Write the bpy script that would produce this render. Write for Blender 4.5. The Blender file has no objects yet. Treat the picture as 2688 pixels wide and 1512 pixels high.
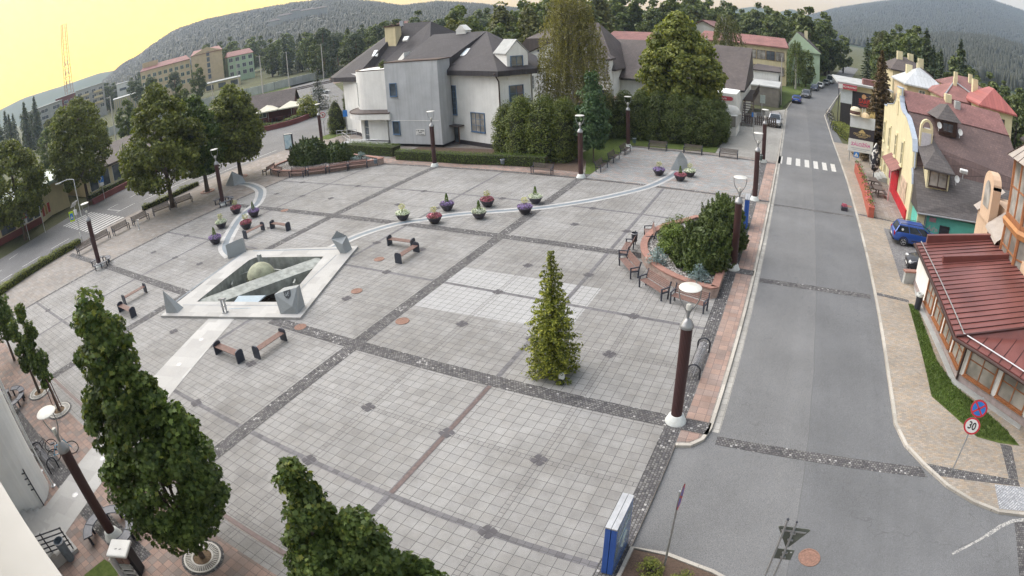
import bpy, bmesh, math, random
import numpy as np
from mathutils import Matrix, Vector
R = math.radians
PI = math.pi
rng = random.Random(7)
S = bpy.context.scene
COL = S.collection

# ------------------------------------------------------------------ materials
class NT:
    """small helper to write node maths"""
    def __init__(s, name):
        s.m = bpy.data.materials.new(name); s.m.use_nodes = True
        s.t = s.m.node_tree; s.t.nodes.clear()
        s.out = s.t.nodes.new('ShaderNodeOutputMaterial')
        s.b = s.t.nodes.new('ShaderNodeBsdfPrincipled')
        s.t.links.new(s.b.outputs[0], s.out.inputs[0])
    def put(s, sock, v):
        if isinstance(v, bpy.types.NodeSocket): s.t.links.new(v, sock)
        elif isinstance(v, (tuple, list)) and len(v) == 3 and sock.type == 'RGBA': sock.default_value = (*v, 1)
        else: sock.default_value = v
    def M(s, op, a, b=0.0, c=None, clamp=False):
        n = s.t.nodes.new('ShaderNodeMath'); n.operation = op; n.use_clamp = clamp
        s.put(n.inputs[0], a); s.put(n.inputs[1], b)
        if c is not None: s.put(n.inputs[2], c)
        return n.outputs[0]
    def mix(s, f, a, b, mode='MIX'):
        n = s.t.nodes.new('ShaderNodeMix'); n.data_type = 'RGBA'; n.blend_type = mode
        s.put(n.inputs[0], f); s.put(n.inputs[6], a); s.put(n.inputs[7], b)
        return n.outputs[2]
    def coord(s, kind='pos'):
        if kind == 'pos':
            return s.t.nodes.new('ShaderNodeNewGeometry').outputs['Position']
        return s.t.nodes.new('ShaderNodeTexCoord').outputs['Object']
    def xyz(s, v):
        n = s.t.nodes.new('ShaderNodeSeparateXYZ'); s.put(n.inputs[0], v); return n.outputs
    def comb(s, x, y, z=0.0):
        n = s.t.nodes.new('ShaderNodeCombineXYZ')
        for i, v in enumerate((x, y, z)): s.put(n.inputs[i], v)
        return n.outputs[0]
    def noise(s, v, scale, detail=4, rough=.55):
        n = s.t.nodes.new('ShaderNodeTexNoise'); s.put(n.inputs['Vector'], v)
        n.inputs['Scale'].default_value = scale; n.inputs['Detail'].default_value = detail
        n.inputs['Roughness'].default_value = rough
        return n.outputs['Fac']
    def white(s, v):
        n = s.t.nodes.new('ShaderNodeTexWhiteNoise'); s.put(n.inputs['Vector'], v); return n.outputs['Value']
    def ramp(s, f, *stops):
        n = s.t.nodes.new('ShaderNodeValToRGB'); s.put(n.inputs[0], f)
        e = n.color_ramp.elements
        while len(e) < len(stops): e.new(.5)
        for i, (p, c) in enumerate(stops):
            e[i].position = p; e[i].color = (*c, 1) if not isinstance(c, (int, float)) else (c, c, c, 1)
        return n.outputs[0]
    def bump(s, h, strength=.3, dist=.02):
        n = s.t.nodes.new('ShaderNodeBump'); n.inputs['Strength'].default_value = strength
        n.inputs['Distance'].default_value = dist; s.put(n.inputs['Height'], h)
        s.t.links.new(n.outputs[0], s.b.inputs['Normal'])
    def fin(s, col, rough=.7, metal=0., spec=.5):
        s.put(s.b.inputs['Base Color'], col); s.put(s.b.inputs['Roughness'], rough)
        s.put(s.b.inputs['Metallic'], metal); s.b.inputs['Specular IOR Level'].default_value = spec
        return s.m

def mat(name, col, rough=.7, var=.18, scale=3., metal=0., bump=.0, bscale=40., spec=.4, streak=0.):
    """plain material with blotchy wear (and rain streaks down walls)"""
    n = NT(name); v = n.coord()
    a = n.noise(v, scale, 5)
    f = n.ramp(a, (.3, 1 - var), (.7, 1 + var))
    c = n.mix(1., col, f, 'MULTIPLY')
    if streak:
        x = n.xyz(v)
        st = n.noise(n.comb(n.M('MULTIPLY', x[0], 2.2), n.M('MULTIPLY', x[1], 2.2), n.M('MULTIPLY', x[2], .12)), 1.5, 5)
        c = n.mix(n.ramp(st, (.45, 0), (.75, streak)), c, (col[0] * .45, col[1] * .45, col[2] * .43))
    if bump: n.bump(n.noise(v, bscale, 3), bump, .02)
    rr = n.M('MULTIPLY_ADD', a, .25, rough - .12)
    return n.fin(c, rr, metal, spec)

def brick(name, bw, bh, cols, joint=.012, jcol=(.1, .1, .09), off=.5, ang=0., wob=0., rough=.8, stain=.25, sscale=.35, lite=None, bump=.4, grain=.12):
    """laid stones/pavers: world coordinates turned by ang; cols = colours by chance"""
    n = NT(name); p = n.coord(); x = n.xyz(p)
    ca, sa = math.cos(ang), math.sin(ang)
    u = n.M('ADD', n.M('MULTIPLY', x[0], ca), n.M('MULTIPLY', x[1], sa))
    v = n.M('SUBTRACT', n.M('MULTIPLY', x[1], ca), n.M('MULTIPLY', x[0], sa))
    if wob:
        u = n.M('MULTIPLY_ADD', n.noise(p, 2.5 / bh * .1, 2), wob, u)
        v = n.M('MULTIPLY_ADD', n.noise(p, 3.1 / bh * .1, 2), wob, v)
    vv = n.M('DIVIDE', v, bh); row = n.M('FLOOR', vv)
    uu = n.M('ADD', n.M('DIVIDE', u, bw), n.M('MULTIPLY', row, off)); cell = n.M('FLOOR', uu)
    fu = n.M('MULTIPLY', n.M('PINGPONG', uu, .5), bw); fv = n.M('MULTIPLY', n.M('PINGPONG', vv, .5), bh)
    d = n.M('MINIMUM', fu, fv)
    edge = n.M('LESS_THAN', d, joint * .5)
    w = n.white(n.comb(cell, row))
    k = len(cols); r = n.ramp(w, *[(i / k, c) for i, c in enumerate(cols)])
    n.t.nodes[-1].color_ramp.interpolation = 'CONSTANT' if False else 'LINEAR'
    w2 = n.white(n.comb(row, cell, 3.))
    c = n.mix(1., r, n.ramp(w2, (0, .88), (1, 1.1)), 'MULTIPLY')
    if lite: c = n.mix(n.M('GREATER_THAN', w2, 1 - lite[0]), c, lite[1])
    c = n.mix(1., c, n.ramp(n.noise(p, sscale, 6, .6), (.3, 1 - stain), (.68, 1 + stain * .5)), 'MULTIPLY')
    c = n.mix(1., c, n.ramp(n.noise(p, 28, 2), (.3, 1 - grain), (.7, 1 + grain)), 'MULTIPLY')
    c = n.mix(edge, c, jcol)
    if bump: n.bump(n.M('MINIMUM', n.M('DIVIDE', d, joint * 1.5), 1.), bump, .01)
    return n.fin(c, rough)

def leafmat(name, dark, light, trans=.25, rough=.55, tipz=None):
    """leaves: every leaf its own shade between dark and light, some light through the blade"""
    n = NT(name)
    g = n.t.nodes.new('ShaderNodeNewGeometry'); w = g.outputs['Random Per Island']
    c = n.ramp(w, (.0, dark), (.75, tuple((a * .45 + b * .55) for a, b in zip(dark, light))), (1., light))
    c = n.mix(1., c, n.ramp(n.noise(g.outputs['Position'], .55, 3), (.3, .72), (.7, 1.3)), 'MULTIPLY')
    n.fin(c, rough, 0, .3)
    tr = n.t.nodes.new('ShaderNodeBsdfTranslucent'); n.put(tr.inputs[0], n.mix(1., c, (1.5, 1.6, .6), 'MULTIPLY'))
    mx = n.t.nodes.new('ShaderNodeMixShader'); mx.inputs[0].default_value = trans
    n.t.links.new(n.b.outputs[0], mx.inputs[1]); n.t.links.new(tr.outputs[0], mx.inputs[2])
    n.t.links.new(mx.outputs[0], n.out.inputs[0])
    return n.m

def glass(name, col=(.05, .06, .07), rough=.08):
    n = NT(name); v = n.coord()
    c = n.mix(n.ramp(n.noise(v, .9, 2), (.35, 0), (.7, 1)), col, tuple(min(1, q * 2.6) for q in col))
    return n.fin(c, rough, 0., .9)

# ------------------------------------------------------------------ mesh helpers
class MB:
    def __init__(s, M=None): s.v = []; s.f = []; s.mi = []; s.cur = 0; s.M = M
    def mat(s, i): s.cur = i; return s
    def add(s, vs, fs):
        o = len(s.v)
        if s.M is not None: vs = [tuple(s.M @ Vector(q)) for q in vs]
        s.v += [tuple(q) for q in vs]
        for f in fs: s.f.append(tuple(i + o for i in f)); s.mi.append(s.cur)
        return s
    def poly(s, *pts): return s.add(pts, [tuple(range(len(pts)))])
    def box(s, x0, x1, y0, y1, z0, z1):
        return s.add([(x0,y0,z0),(x1,y0,z0),(x1,y1,z0),(x0,y1,z0),(x0,y0,z1),(x1,y0,z1),(x1,y1,z1),(x0,y1,z1)],
            [(3,2,1,0),(4,5,6,7),(0,1,5,4),(1,2,6,5),(2,3,7,6),(3,0,4,7)])
    def bc(s, c, d, rz=0., rx=0., ry=0.):
        m = Matrix.Translation(c) @ Matrix.Rotation(rz, 4, 'Z') @ Matrix.Rotation(ry, 4, 'Y') @ Matrix.Rotation(rx, 4, 'X')
        a, b, h = d[0] / 2, d[1] / 2, d[2] / 2
        vs = [m @ Vector((i * a, j * b, k * h)) for k in (-1, 1) for i, j in ((-1,-1),(1,-1),(1,1),(-1,1))]
        return s.add(vs, [(3,2,1,0),(4,5,6,7),(0,1,5,4),(1,2,6,5),(2,3,7,6),(3,0,4,7)])
    def beam(s, p, q, w, h, up=(0,0,1)):
        p, q = Vector(p), Vector(q); d = (q - p).normalized(); u = Vector(up)
        if abs(d.dot(u)) > .98: u = Vector((1, 0, 0))
        a = d.cross(u).normalized() * w / 2; b = a.cross(d).normalized() * h / 2
        vs = [e + i * a + j * b for e in (p, q) for i, j in ((-1,-1),(1,-1),(1,1),(-1,1))]
        return s.add(vs, [(3,2,1,0),(4,5,6,7),(0,1,5,4),(1,2,6,5),(2,3,7,6),(3,0,4,7)])
    def tube(s, pts, r, n=10, r2=None, cap=True):
        pts = [Vector(q) for q in pts]; k = len(pts); vs = []; fs = []
        rs = r if isinstance(r, (list, tuple)) else [r + ((r2 if r2 is not None else r) - r) * i / max(1, k - 1) for i in range(k)]
        pa = None
        for i, q in enumerate(pts):
            d = (pts[min(i + 1, k - 1)] - pts[max(i - 1, 0)]).normalized()
            if pa is None:
                a = d.cross(Vector((0, 0, 1)))
                if a.length < .05: a = d.cross(Vector((1, 0, 0)))
            else: a = pa - d * pa.dot(d)
            a.normalize(); pa = a; b = d.cross(a)
            vs += [q + (a * math.cos(t) + b * math.sin(t)) * rs[i] for t in [2 * PI * j / n for j in range(n)]]
        for i in range(k - 1):
            for j in range(n):
                fs.append((i*n+j, i*n+(j+1)%n, (i+1)*n+(j+1)%n, (i+1)*n+j))
        if cap: fs += [tuple(reversed(range(n))), tuple(range((k-1)*n, k*n))]
        return s.add(vs, fs)
    def lathe(s, prof, c=(0,0,0), n=16, a0=0., a1=2*PI):
        full = abs(a1 - a0 - 2*PI) < 1e-6; m = n if full else n + 1; vs = []; fs = []
        for r, z in prof:
            vs += [(c[0] + r*math.cos(t), c[1] + r*math.sin(t), c[2] + z) for t in [a0 + (a1-a0)*j/n for j in range(m)]]
        for i in range(len(prof) - 1):
            for j in range(n):
                k = (j + 1) % m
                fs.append((i*m+j, i*m+k, (i+1)*m+k, (i+1)*m+j))
        return s.add(vs, fs)
    def prism(s, pts, z0, z1):
        n = len(pts)
        ar = sum(pts[i][0]*pts[(i+1)%n][1] - pts[(i+1)%n][0]*pts[i][1] for i in range(n))
        if ar < 0: pts = pts[::-1]
        return s.add([(x,y,z0) for x,y in pts] + [(x,y,z1) for x,y in pts],
            [tuple(reversed(range(n))), tuple(range(n, 2*n))] + [(i,(i+1)%n,n+(i+1)%n,n+i) for i in range(n)])
    def sphere(s, c, r, n=16, m=10, sz=1.):
        return s.lathe([(max(1e-4, r*math.sin(PI*i/m)), -r*sz*math.cos(PI*i/m)) for i in range(m+1)], c, n)
    def strip(s, pts, w, z, a=0.):
        """flat ribbon along pts at offset a to its left"""
        L = []; k = len(pts)
        for i, (x, y) in enumerate(pts):
            x0, y0 = pts[max(0, i-1)]; x1, y1 = pts[min(k-1, i+1)]
            d = math.hypot(x1-x0, y1-y0); nx, ny = -(y1-y0)/d, (x1-x0)/d
            L.append(((x+nx*(a+w/2), y+ny*(a+w/2), z), (x+nx*(a-w/2), y+ny*(a-w/2), z)))
        for (a0, b0), (a1, b1) in zip(L, L[1:]): s.poly(b0, b1, a1, a0)
        return s
    def wall(s, pts, w, z0, z1, a=0.):
        k = len(pts); L = []
        for i, (x, y) in enumerate(pts):
            x0, y0 = pts[max(0, i-1)]; x1, y1 = pts[min(k-1, i+1)]
            d = math.hypot(x1-x0, y1-y0); nx, ny = -(y1-y0)/d, (x1-x0)/d
            L.append(((x+nx*(a-w/2), y+ny*(a-w/2)), (x+nx*(a+w/2), y+ny*(a+w/2))))
        vs = [(*q, z) for pr in L for q in pr for z in (z0, z1)]
        fs = [(0,1,3,2), tuple(4*(k-1)+i for i in (2,3,1,0))]
        for i in range(k-1):
            o = 4*i; fs += [(o,o+4,o+5,o+1), (o+1,o+5,o+7,o+3), (o+3,o+7,o+6,o+2), (o+2,o+6,o+4,o)]
        return s.add(vs, fs)
    def build(s, name, mats, parent=None, smooth=False, bevel=0.):
        me = bpy.data.meshes.new(name); me.from_pydata(s.v, [], s.f)
        if not isinstance(mats, (list, tuple)): mats = [mats]
        for m in mats: me.materials.append(m)
        if len(mats) > 1: me.polygons.foreach_set('material_index', s.mi)
        if smooth:
            me.polygons.foreach_set('use_smooth', [True] * len(me.polygons))
            me.set_sharp_from_angle(angle=R(50))
        me.validate(); me.update()
        o = bpy.data.objects.new(name, me); COL.objects.link(o)
        if parent is not None: o.parent = parent
        if bevel:
            b = o.modifiers.new('bevel', 'BEVEL'); b.width = bevel; b.segments = 2; b.limit_method = 'ANGLE'
        return o

def tag(o, label=None, cat=None, group=None, kind=None):
    if label: o['label'] = label
    if cat: o['category'] = cat
    if group: o['group'] = group
    if kind: o['kind'] = kind
    return o
def thing(name, label, cat, loc=(0,0,0), rz=0., group=None):
    o = bpy.data.objects.new(name, None); COL.objects.link(o); o.empty_display_size = .3
    o.location = loc; o.rotation_euler = (0, 0, rz)
    return tag(o, label, cat, group)
def struct(name, mb, m, smooth=False): return tag(mb.build(name, m, None, smooth), kind='structure')
def dup(root, loc, rz, label=None, group=None, sc=None):
    r = root.copy(); COL.objects.link(r); r.location = loc; r.rotation_euler = (0, 0, rz)
    if sc: r.scale = (sc, sc, sc) if isinstance(sc, (int, float)) else sc
    if label: r['label'] = label
    if group: r['group'] = group
    for ch in list(root.children):
        c = ch.copy(); COL.objects.link(c); c.parent = r
        for g in list(ch.children):
            d = g.copy(); COL.objects.link(d); d.parent = c
    return r
def text(body, size, m, parent, M, name='lettering', ext=.004, align='CENTER', sx=1.):
    """lettering as a mesh"""
    cu = bpy.data.curves.new(name, 'FONT'); cu.body = body; cu.size = size; cu.align_x = align; cu.align_y = 'CENTER'; cu.extrude = ext; cu.offset = size*.018
    t = bpy.data.objects.new(name, cu); COL.objects.link(t)
    dg = bpy.context.evaluated_depsgraph_get(); me = bpy.data.meshes.new_from_object(t.evaluated_get(dg))
    bpy.data.objects.remove(t); me.name = name; me.materials.clear(); me.materials.append(m)
    me.transform(M @ Matrix.Scale(sx, 4, (1, 0, 0)))
    o = bpy.data.objects.new(name, me); COL.objects.link(o)
    if parent is not None: o.parent = parent
    return o
def face(x, y, z, nx, ny):
    """matrix: text plane facing horizontal direction (nx,ny) at a point"""
    n = Vector((nx, ny, 0)).normalized(); u = Vector((0, 0, 1)); r = u.cross(n)
    return Matrix(((r.x, u.x, n.x, x), (r.y, u.y, n.y, y), (r.z, u.z, n.z, z), (0, 0, 0, 1)))

# ------------------------------------------------------------------ camera: the wide, barrel-distorting lens, calibrated on the paving grid
CAM = (17.39342, -17.32932, 13.67493)
def make_camera():
    cam = bpy.data.cameras.new('camera'); o = bpy.data.objects.new('camera', cam); COL.objects.link(o); S.camera = o
    yaw, pitch, roll = -.48631, .44703, -.05302
    f = Vector((math.sin(yaw)*math.cos(pitch), math.cos(yaw)*math.cos(pitch), -math.sin(pitch)))
    r = Vector((math.cos(yaw), -math.sin(yaw), 0)); u = r.cross(f)
    r2 = math.cos(roll)*r + math.sin(roll)*u; u2 = -math.sin(roll)*r + math.cos(roll)*u
    o.matrix_world = Matrix(((r2.x,u2.x,-f.x,CAM[0]),(r2.y,u2.y,-f.y,CAM[1]),(r2.z,u2.z,-f.z,CAM[2]),(0,0,0,1)))
    cam.type = 'PANO'; cam.panorama_type = 'FISHEYE_LENS_POLYNOMIAL'
    cam.sensor_width = 36; cam.sensor_height = 20.25; s = 1 / 18
    cam.fisheye_polynomial_k0 = 0; cam.fisheye_polynomial_k1 = -.83556*s; cam.fisheye_polynomial_k2 = 0
    cam.fisheye_polynomial_k3 = -.05672*s**3; cam.fisheye_polynomial_k4 = 0; cam.fisheye_fov = R(170)
    cam.clip_start = .05; cam.clip_end = 60000
make_camera()

# ------------------------------------------------------------------ light: sunrise sky on the left, and an added broad fill lamp
SKY_G, SKY_S, SKY_T, SKY_Y = .3, 1.6, (1.24, 1.02, .93), (.92, .74, .04)
SUN_AZ, SUN_EL = R(-62), R(4)          # azimuth from +Y towards +X
def make_light():
    w = bpy.data.worlds.new('World'); S.world = w; w.use_nodes = True; t = w.node_tree; t.nodes.clear()
    out = t.nodes.new('ShaderNodeOutputWorld'); bg = t.nodes.new('ShaderNodeBackground')
    sky = t.nodes.new('ShaderNodeTexSky'); sky.sky_type = 'NISHITA'; sky.sun_disc = False
    sky.sun_elevation = SUN_EL; sky.sun_rotation = SUN_AZ; sky.altitude = 600
    sky.air_density = 1.0; sky.dust_density = 4.0; sky.ozone_density = 1.5
    bg.inputs[1].default_value = .15
    g = t.nodes.new('ShaderNodeGamma'); g.inputs[1].default_value = SKY_G
    m = t.nodes.new('ShaderNodeMix'); m.data_type = 'RGBA'; m.blend_type = 'MULTIPLY'; m.inputs[0].default_value = 1; 
    tc = t.nodes.new('ShaderNodeTexCoord'); dt = t.nodes.new('ShaderNodeVectorMath'); dt.operation = 'DOT_PRODUCT'    # warm glow of the sunrise round the hidden sun
    dt.inputs[1].default_value = (math.sin(SUN_AZ)*math.cos(SUN_EL), math.cos(SUN_AZ)*math.cos(SUN_EL), math.sin(SUN_EL)); t.links.new(tc.outputs['Generated'], dt.inputs[0])
    mr = t.nodes.new('ShaderNodeMapRange'); mr.interpolation_type = 'SMOOTHSTEP'; mr.inputs[1].default_value = math.cos(R(48)); mr.inputs[2].default_value = math.cos(R(4)); t.links.new(dt.outputs['Value'], mr.inputs[0])
    gm = t.nodes.new('ShaderNodeMix'); gm.data_type = 'RGBA'; gm.inputs[6].default_value = (*SKY_T, 1); gm.inputs[7].default_value = (*SKY_Y, 1); t.links.new(mr.outputs[0], gm.inputs[0]); t.links.new(gm.outputs[2], m.inputs[7])
    hs = t.nodes.new('ShaderNodeHueSaturation'); hs.inputs['Saturation'].default_value = SKY_S
    t.links.new(sky.outputs[0], g.inputs[0]); t.links.new(g.outputs[0], hs.inputs['Color']); t.links.new(hs.outputs[0], m.inputs[6]); t.links.new(m.outputs[2], bg.inputs[0]); t.links.new(bg.outputs[0], out.inputs[0])
    l = bpy.data.lights.new('fill_sun', 'SUN'); l.energy = 1.1; l.angle = R(75); l.color = (1, .95, .92)  # broad fill lamp added high, off the sunrise direction, to brighten the scene
    o = bpy.data.objects.new('fill_sun', l); COL.objects.link(o)
    d = Vector((math.sin(SUN_AZ-R(28))*math.cos(R(50)), math.cos(SUN_AZ-R(28))*math.cos(R(50)), math.sin(R(50))))
    o.rotation_euler = d.to_track_quat('Z', 'Y').to_euler()
make_light()
vs = S.view_settings; vs.view_transform = 'Standard'; vs.look = 'None'; vs.exposure = 2.55; vs.gamma = 1
S.render.engine = 'CYCLES'
cy = S.cycles; cy.max_bounces = 5; cy.diffuse_bounces = 3; cy.glossy_bounces = 2; cy.transmission_bounces = 4; cy.transparent_max_bounces = 6
cy.volume_bounces = 1; cy.caustics_reflective = False; cy.caustics_refractive = False
cy.use_denoising = True; cy.use_adaptive_sampling = True; cy.adaptive_threshold = .02
# ------------------------------------------------------------------ ground, paving, roads
GREY = (.36, .355, .335)
def tile_mat(name, cols, stain, lite=1.0):
    """0.4 m concrete slabs, with rows of small 0.2 m stones on the quarter lines of the 14.4 m grid"""
    n = NT(name); p = n.coord(); x = n.xyz(p); q = []
    for i in (0, 1):
        a = n.M('ABSOLUTE', n.M('SUBTRACT', n.M('FLOORED_MODULO', x[i], 7.2), 3.6)); q.append(n.M('LESS_THAN', a, .1))
    strip = n.M('MAXIMUM', q[0], q[1])
    def cells(size, o):
        u = n.M('DIVIDE', n.M('ADD', x[0], o), size); v = n.M('DIVIDE', n.M('ADD', x[1], o), size)
        d = n.M('MULTIPLY', n.M('MINIMUM', n.M('PINGPONG', u, .5), n.M('PINGPONG', v, .5)), size)
        return n.comb(n.M('FLOOR', u), n.M('FLOOR', v)), d
    c4, d4 = cells(.4, .1); c2, d2 = cells(.2, .1)
    w4, w2 = n.white(c4), n.white(c2)
    dd = n.mix(strip, d4, d2); ww = n.mix(strip, w4, w2)
    edge = n.M('LESS_THAN', dd, .0085)
    edge2 = n.M('LESS_THAN', n.M('ABSOLUTE', n.M('SUBTRACT', n.M('ABSOLUTE', n.M('SUBTRACT', n.M('FLOORED_MODULO', x[0], 7.2), 3.6)), .1)), .008)
    edge3 = n.M('LESS_THAN', n.M('ABSOLUTE', n.M('SUBTRACT', n.M('ABSOLUTE', n.M('SUBTRACT', n.M('FLOORED_MODULO', x[1], 7.2), 3.6)), .1)), .008)
    edge = n.M('MAXIMUM', edge, n.M('MAXIMUM', edge2, edge3))
    k = len(cols)
    c = n.ramp(ww, *[(i/(k-1) if k > 1 else 0, tuple(lite*a for a in cc)) for i, cc in enumerate(cols)])
    c = n.mix(n.M('MULTIPLY', strip, .22), c, (.19, .18, .175))
    c = n.mix(1., c, n.ramp(n.noise(p, .16, 7, .62), (.36, (1 - stain, 1 - stain*1.05, 1 - stain*1.12)), (.6, 1 + stain*.25)), 'MULTIPLY')
    c = n.mix(1., c, n.ramp(n.noise(p, 1.7, 6, .65), (.3, 1 - stain*.7), (.65, 1.05)), 'MULTIPLY')
    c = n.mix(1., c, n.ramp(n.noise(p, 55, 2), (.3, .72), (.7, 1.26)), 'MULTIPLY')
    c = n.mix(edge, c, (.07, .068, .066))
    n.bump(n.M('MINIMUM', n.M('DIVIDE', dd, .012), 1.), .35, .006)
    return n.fin(c, .75, 0, .35)
TILES = [(.247,.241,.232), (.265,.261,.252), (.278,.274,.264), (.27,.263,.25), (.29,.286,.276)]
M_tile = tile_mat('concrete_slabs', TILES, .27)
M_tile_new = tile_mat('clean_concrete_slabs', [(.325,.325,.318), (.345,.345,.34)], .07)
M_cob = brick('granite_setts', .115, .105, [(.055,.053,.058), (.12,.115,.118), (.085,.08,.085), (.17,.165,.16)], .02, (.035,.033,.03), .5, 0, .012, .85, .25, .5, (.035, (.36,.35,.34)), .8)
M_cob90 = brick('granite_setts_across', .115, .105, [(.055,.053,.058), (.12,.115,.118), (.085,.08,.085), (.17,.165,.16)], .02, (.035,.033,.03), .5, PI/2, .012, .85, .25, .5, (.035, (.36,.35,.34)), .8)
M_half = brick('dark_stone_row', .25, .25, [(.11,.105,.11), (.15,.145,.15)], .012, (.05,.05,.05), 0, 0, 0, .8, .2)
M_red = brick('pink_paving_slabs', .4, .4, [(.30,.20,.16), (.35,.24,.195), (.325,.225,.18), (.28,.21,.18)], .014, (.12,.09,.08), 0, 0, 0, .8, .3, .5)
M_red_small = brick('worn_terracotta_pavers', .3, .3, [(.25,.175,.145), (.31,.215,.175), (.285,.205,.17), (.22,.18,.16)], .014, (.11,.09,.08), 0, 0, 0, .82, .35, .3)
M_brown = brick('brown_grey_pavers', .4, .4, [(.215,.185,.165), (.25,.215,.185), (.23,.195,.165), (.265,.24,.22)], .016, (.1,.09,.08), 0, 0, 0, .8, .3, .25)
M_mixed = brick('mixed_grey_rose_pavers', .4, .2, [(.26,.265,.26), (.30,.30,.29), (.31,.25,.22), (.27,.255,.24), (.25,.26,.26)], .014, (.12,.11,.1), .5, 0, 0, .8, .2, .3)
M_tan = brick('tan_pavers', .21, .105, [(.29,.235,.175), (.335,.27,.2), (.31,.275,.235), (.27,.24,.20)], .01, (.17,.14,.11), .5, 0, 0, .8, .25, .35)
M_park = brick('dark_block_pavers', .2, .1, [(.13,.125,.13), (.17,.165,.165), (.2,.195,.19)], .012, (.05,.05,.05), .5, .6, 0, .85, .2)
M_fan = brick('pale_fan_setts', .1, .1, [(.36,.37,.39), (.44,.45,.46), (.3,.31,.33)], .016, (.1,.1,.1), .5, .7, .05, .8, .2)
M_slab = brick('pale_granite_slabs', 1.0, .9, [(.33,.325,.31), (.37,.365,.35)], .008, (.3,.29,.27), .5, .38, 0, .6, .12, .5, None, .1, .05)
M_white = brick('white_marble_ribbon', .5, .4, [(.37,.365,.355), (.42,.415,.40)], .008, (.3,.3,.28), 0, .6, 0, .6, .15)
M_bluegrey = mat('blue_grey_stone_ribbon', (.17,.20,.225), .6, .15, 2, bump=.1)
M_kerb = brick('concrete_kerb', 1.0, 1.0, [(.36,.335,.29), (.42,.39,.34)], .012, (.18,.16,.14), 0, 0, 0, .85, .25)
M_gutter = brick('gutter_pavers', .4, .25, [(.30,.29,.265), (.36,.345,.31)], .014, (.13,.12,.11), .5, PI/2, 0, .85, .25)
M_drain = mat('rusty_drain_grate', (.12,.09,.085), .6, .3, 8, .3)
M_metal = mat('grey_metal', (.36,.36,.37), .45, .12, 4, .6)
M_steel = mat('galvanised_steel', (.45,.46,.47), .4, .12, 5, .7)
M_dark = mat('black_iron', (.03,.032,.04), .45, .2, 6)
M_paint = mat('white_road_paint', (.5,.49,.46), .7, .3, 9, bump=.1)
def worn_mat():
    n = NT('half_worn_road_paint'); p = n.coord(); f = n.ramp(n.noise(p, 14, 5, .75), (.44, 0), (.56, 1)); return n.fin(n.mix(f, (.15,.15,.15), (.42,.41,.38)), .8)
M_worn = worn_mat()
M_grass = None
def grass_mat(name, a, b, c):
    n = NT(name); p = n.coord()
    k = n.ramp(n.noise(p, 3.5, 6, .7), (.3, a), (.5, b), (.72, c))
    k = n.mix(1., k, n.ramp(n.noise(p, .12, 3), (.3, .75), (.7, 1.2)), 'MULTIPLY')
    n.bump(n.noise(p, 60, 3), .8, .05)
    return n.fin(k, .9, 0, .2)
M_grass = grass_mat('mown_grass', (.05,.075,.018), (.09,.125,.03), (.13,.15,.05))
M_land = grass_mat('far_meadow_and_soil', (.06,.075,.03), (.085,.09,.045), (.12,.11,.06))
M_soil = mat('bark_mulch', (.11,.075,.055), .95, .4, 25, bump=.9, bscale=60)
def asphalt(name, base, seam=None):
    n = NT(name); p = n.coord(); x = n.xyz(p)
    c = n.ramp(n.noise(p, 38, 3, .8), (.3, tuple(b*.45 for b in base)), (.7, tuple(b*1.65 for b in base)))
    c = n.mix(1., c, n.ramp(n.noise(p, .22, 6, .6), (.3, .84), (.7, 1.14)), 'MULTIPLY')
    st = n.noise(n.comb(n.M('MULTIPLY', x[0], 1.), n.M('MULTIPLY', x[1], .04)), 1.2, 4)
    c = n.mix(1., c, n.ramp(st, (.35, .96), (.65, 1.03)), 'MULTIPLY')
    vo = n.t.nodes.new('ShaderNodeTexVoronoi'); vo.feature = 'DISTANCE_TO_EDGE'; vo.inputs['Scale'].default_value = .13
    wv = n.comb(n.M('MULTIPLY_ADD', n.noise(p, .8, 4), 3., x[0]), n.M('MULTIPLY_ADD', n.noise(p, .7, 4), 3., x[1]))
    n.put(vo.inputs['Vector'], wv)
    crack = n.M('LESS_THAN', vo.outputs[0], .0016)
    c = n.mix(n.M('MULTIPLY', crack, .55), c, (.09,.09,.09))
    if seam is not None:
        right = n.M('GREATER_THAN', n.M('MULTIPLY_ADD', n.noise(p, .5, 2), .12, x[0]), seam)
        c = n.mix(right, n.mix(1., c, (1.07,1.07,1.06), 'MULTIPLY'), n.mix(1., c, (.93,.94,.95), 'MULTIPLY'))
        ln = n.M('LESS_THAN', n.M('ABSOLUTE', n.M('SUBTRACT', n.M('MULTIPLY_ADD', n.noise(p, .5, 2), .12, x[0]), seam)), .018)
        c = n.mix(n.M('MULTIPLY', ln, .6), c, (.1,.1,.1))
    n.bump(n.noise(p, 130, 2), .5, .01)
    return n.fin(c, .85, 0, .35)
M_asph = asphalt('street_asphalt', (.135,.136,.137), 19.75)
M_asph2 = asphalt('side_street_asphalt', (.14,.138,.136))

ZR = -.10
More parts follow.
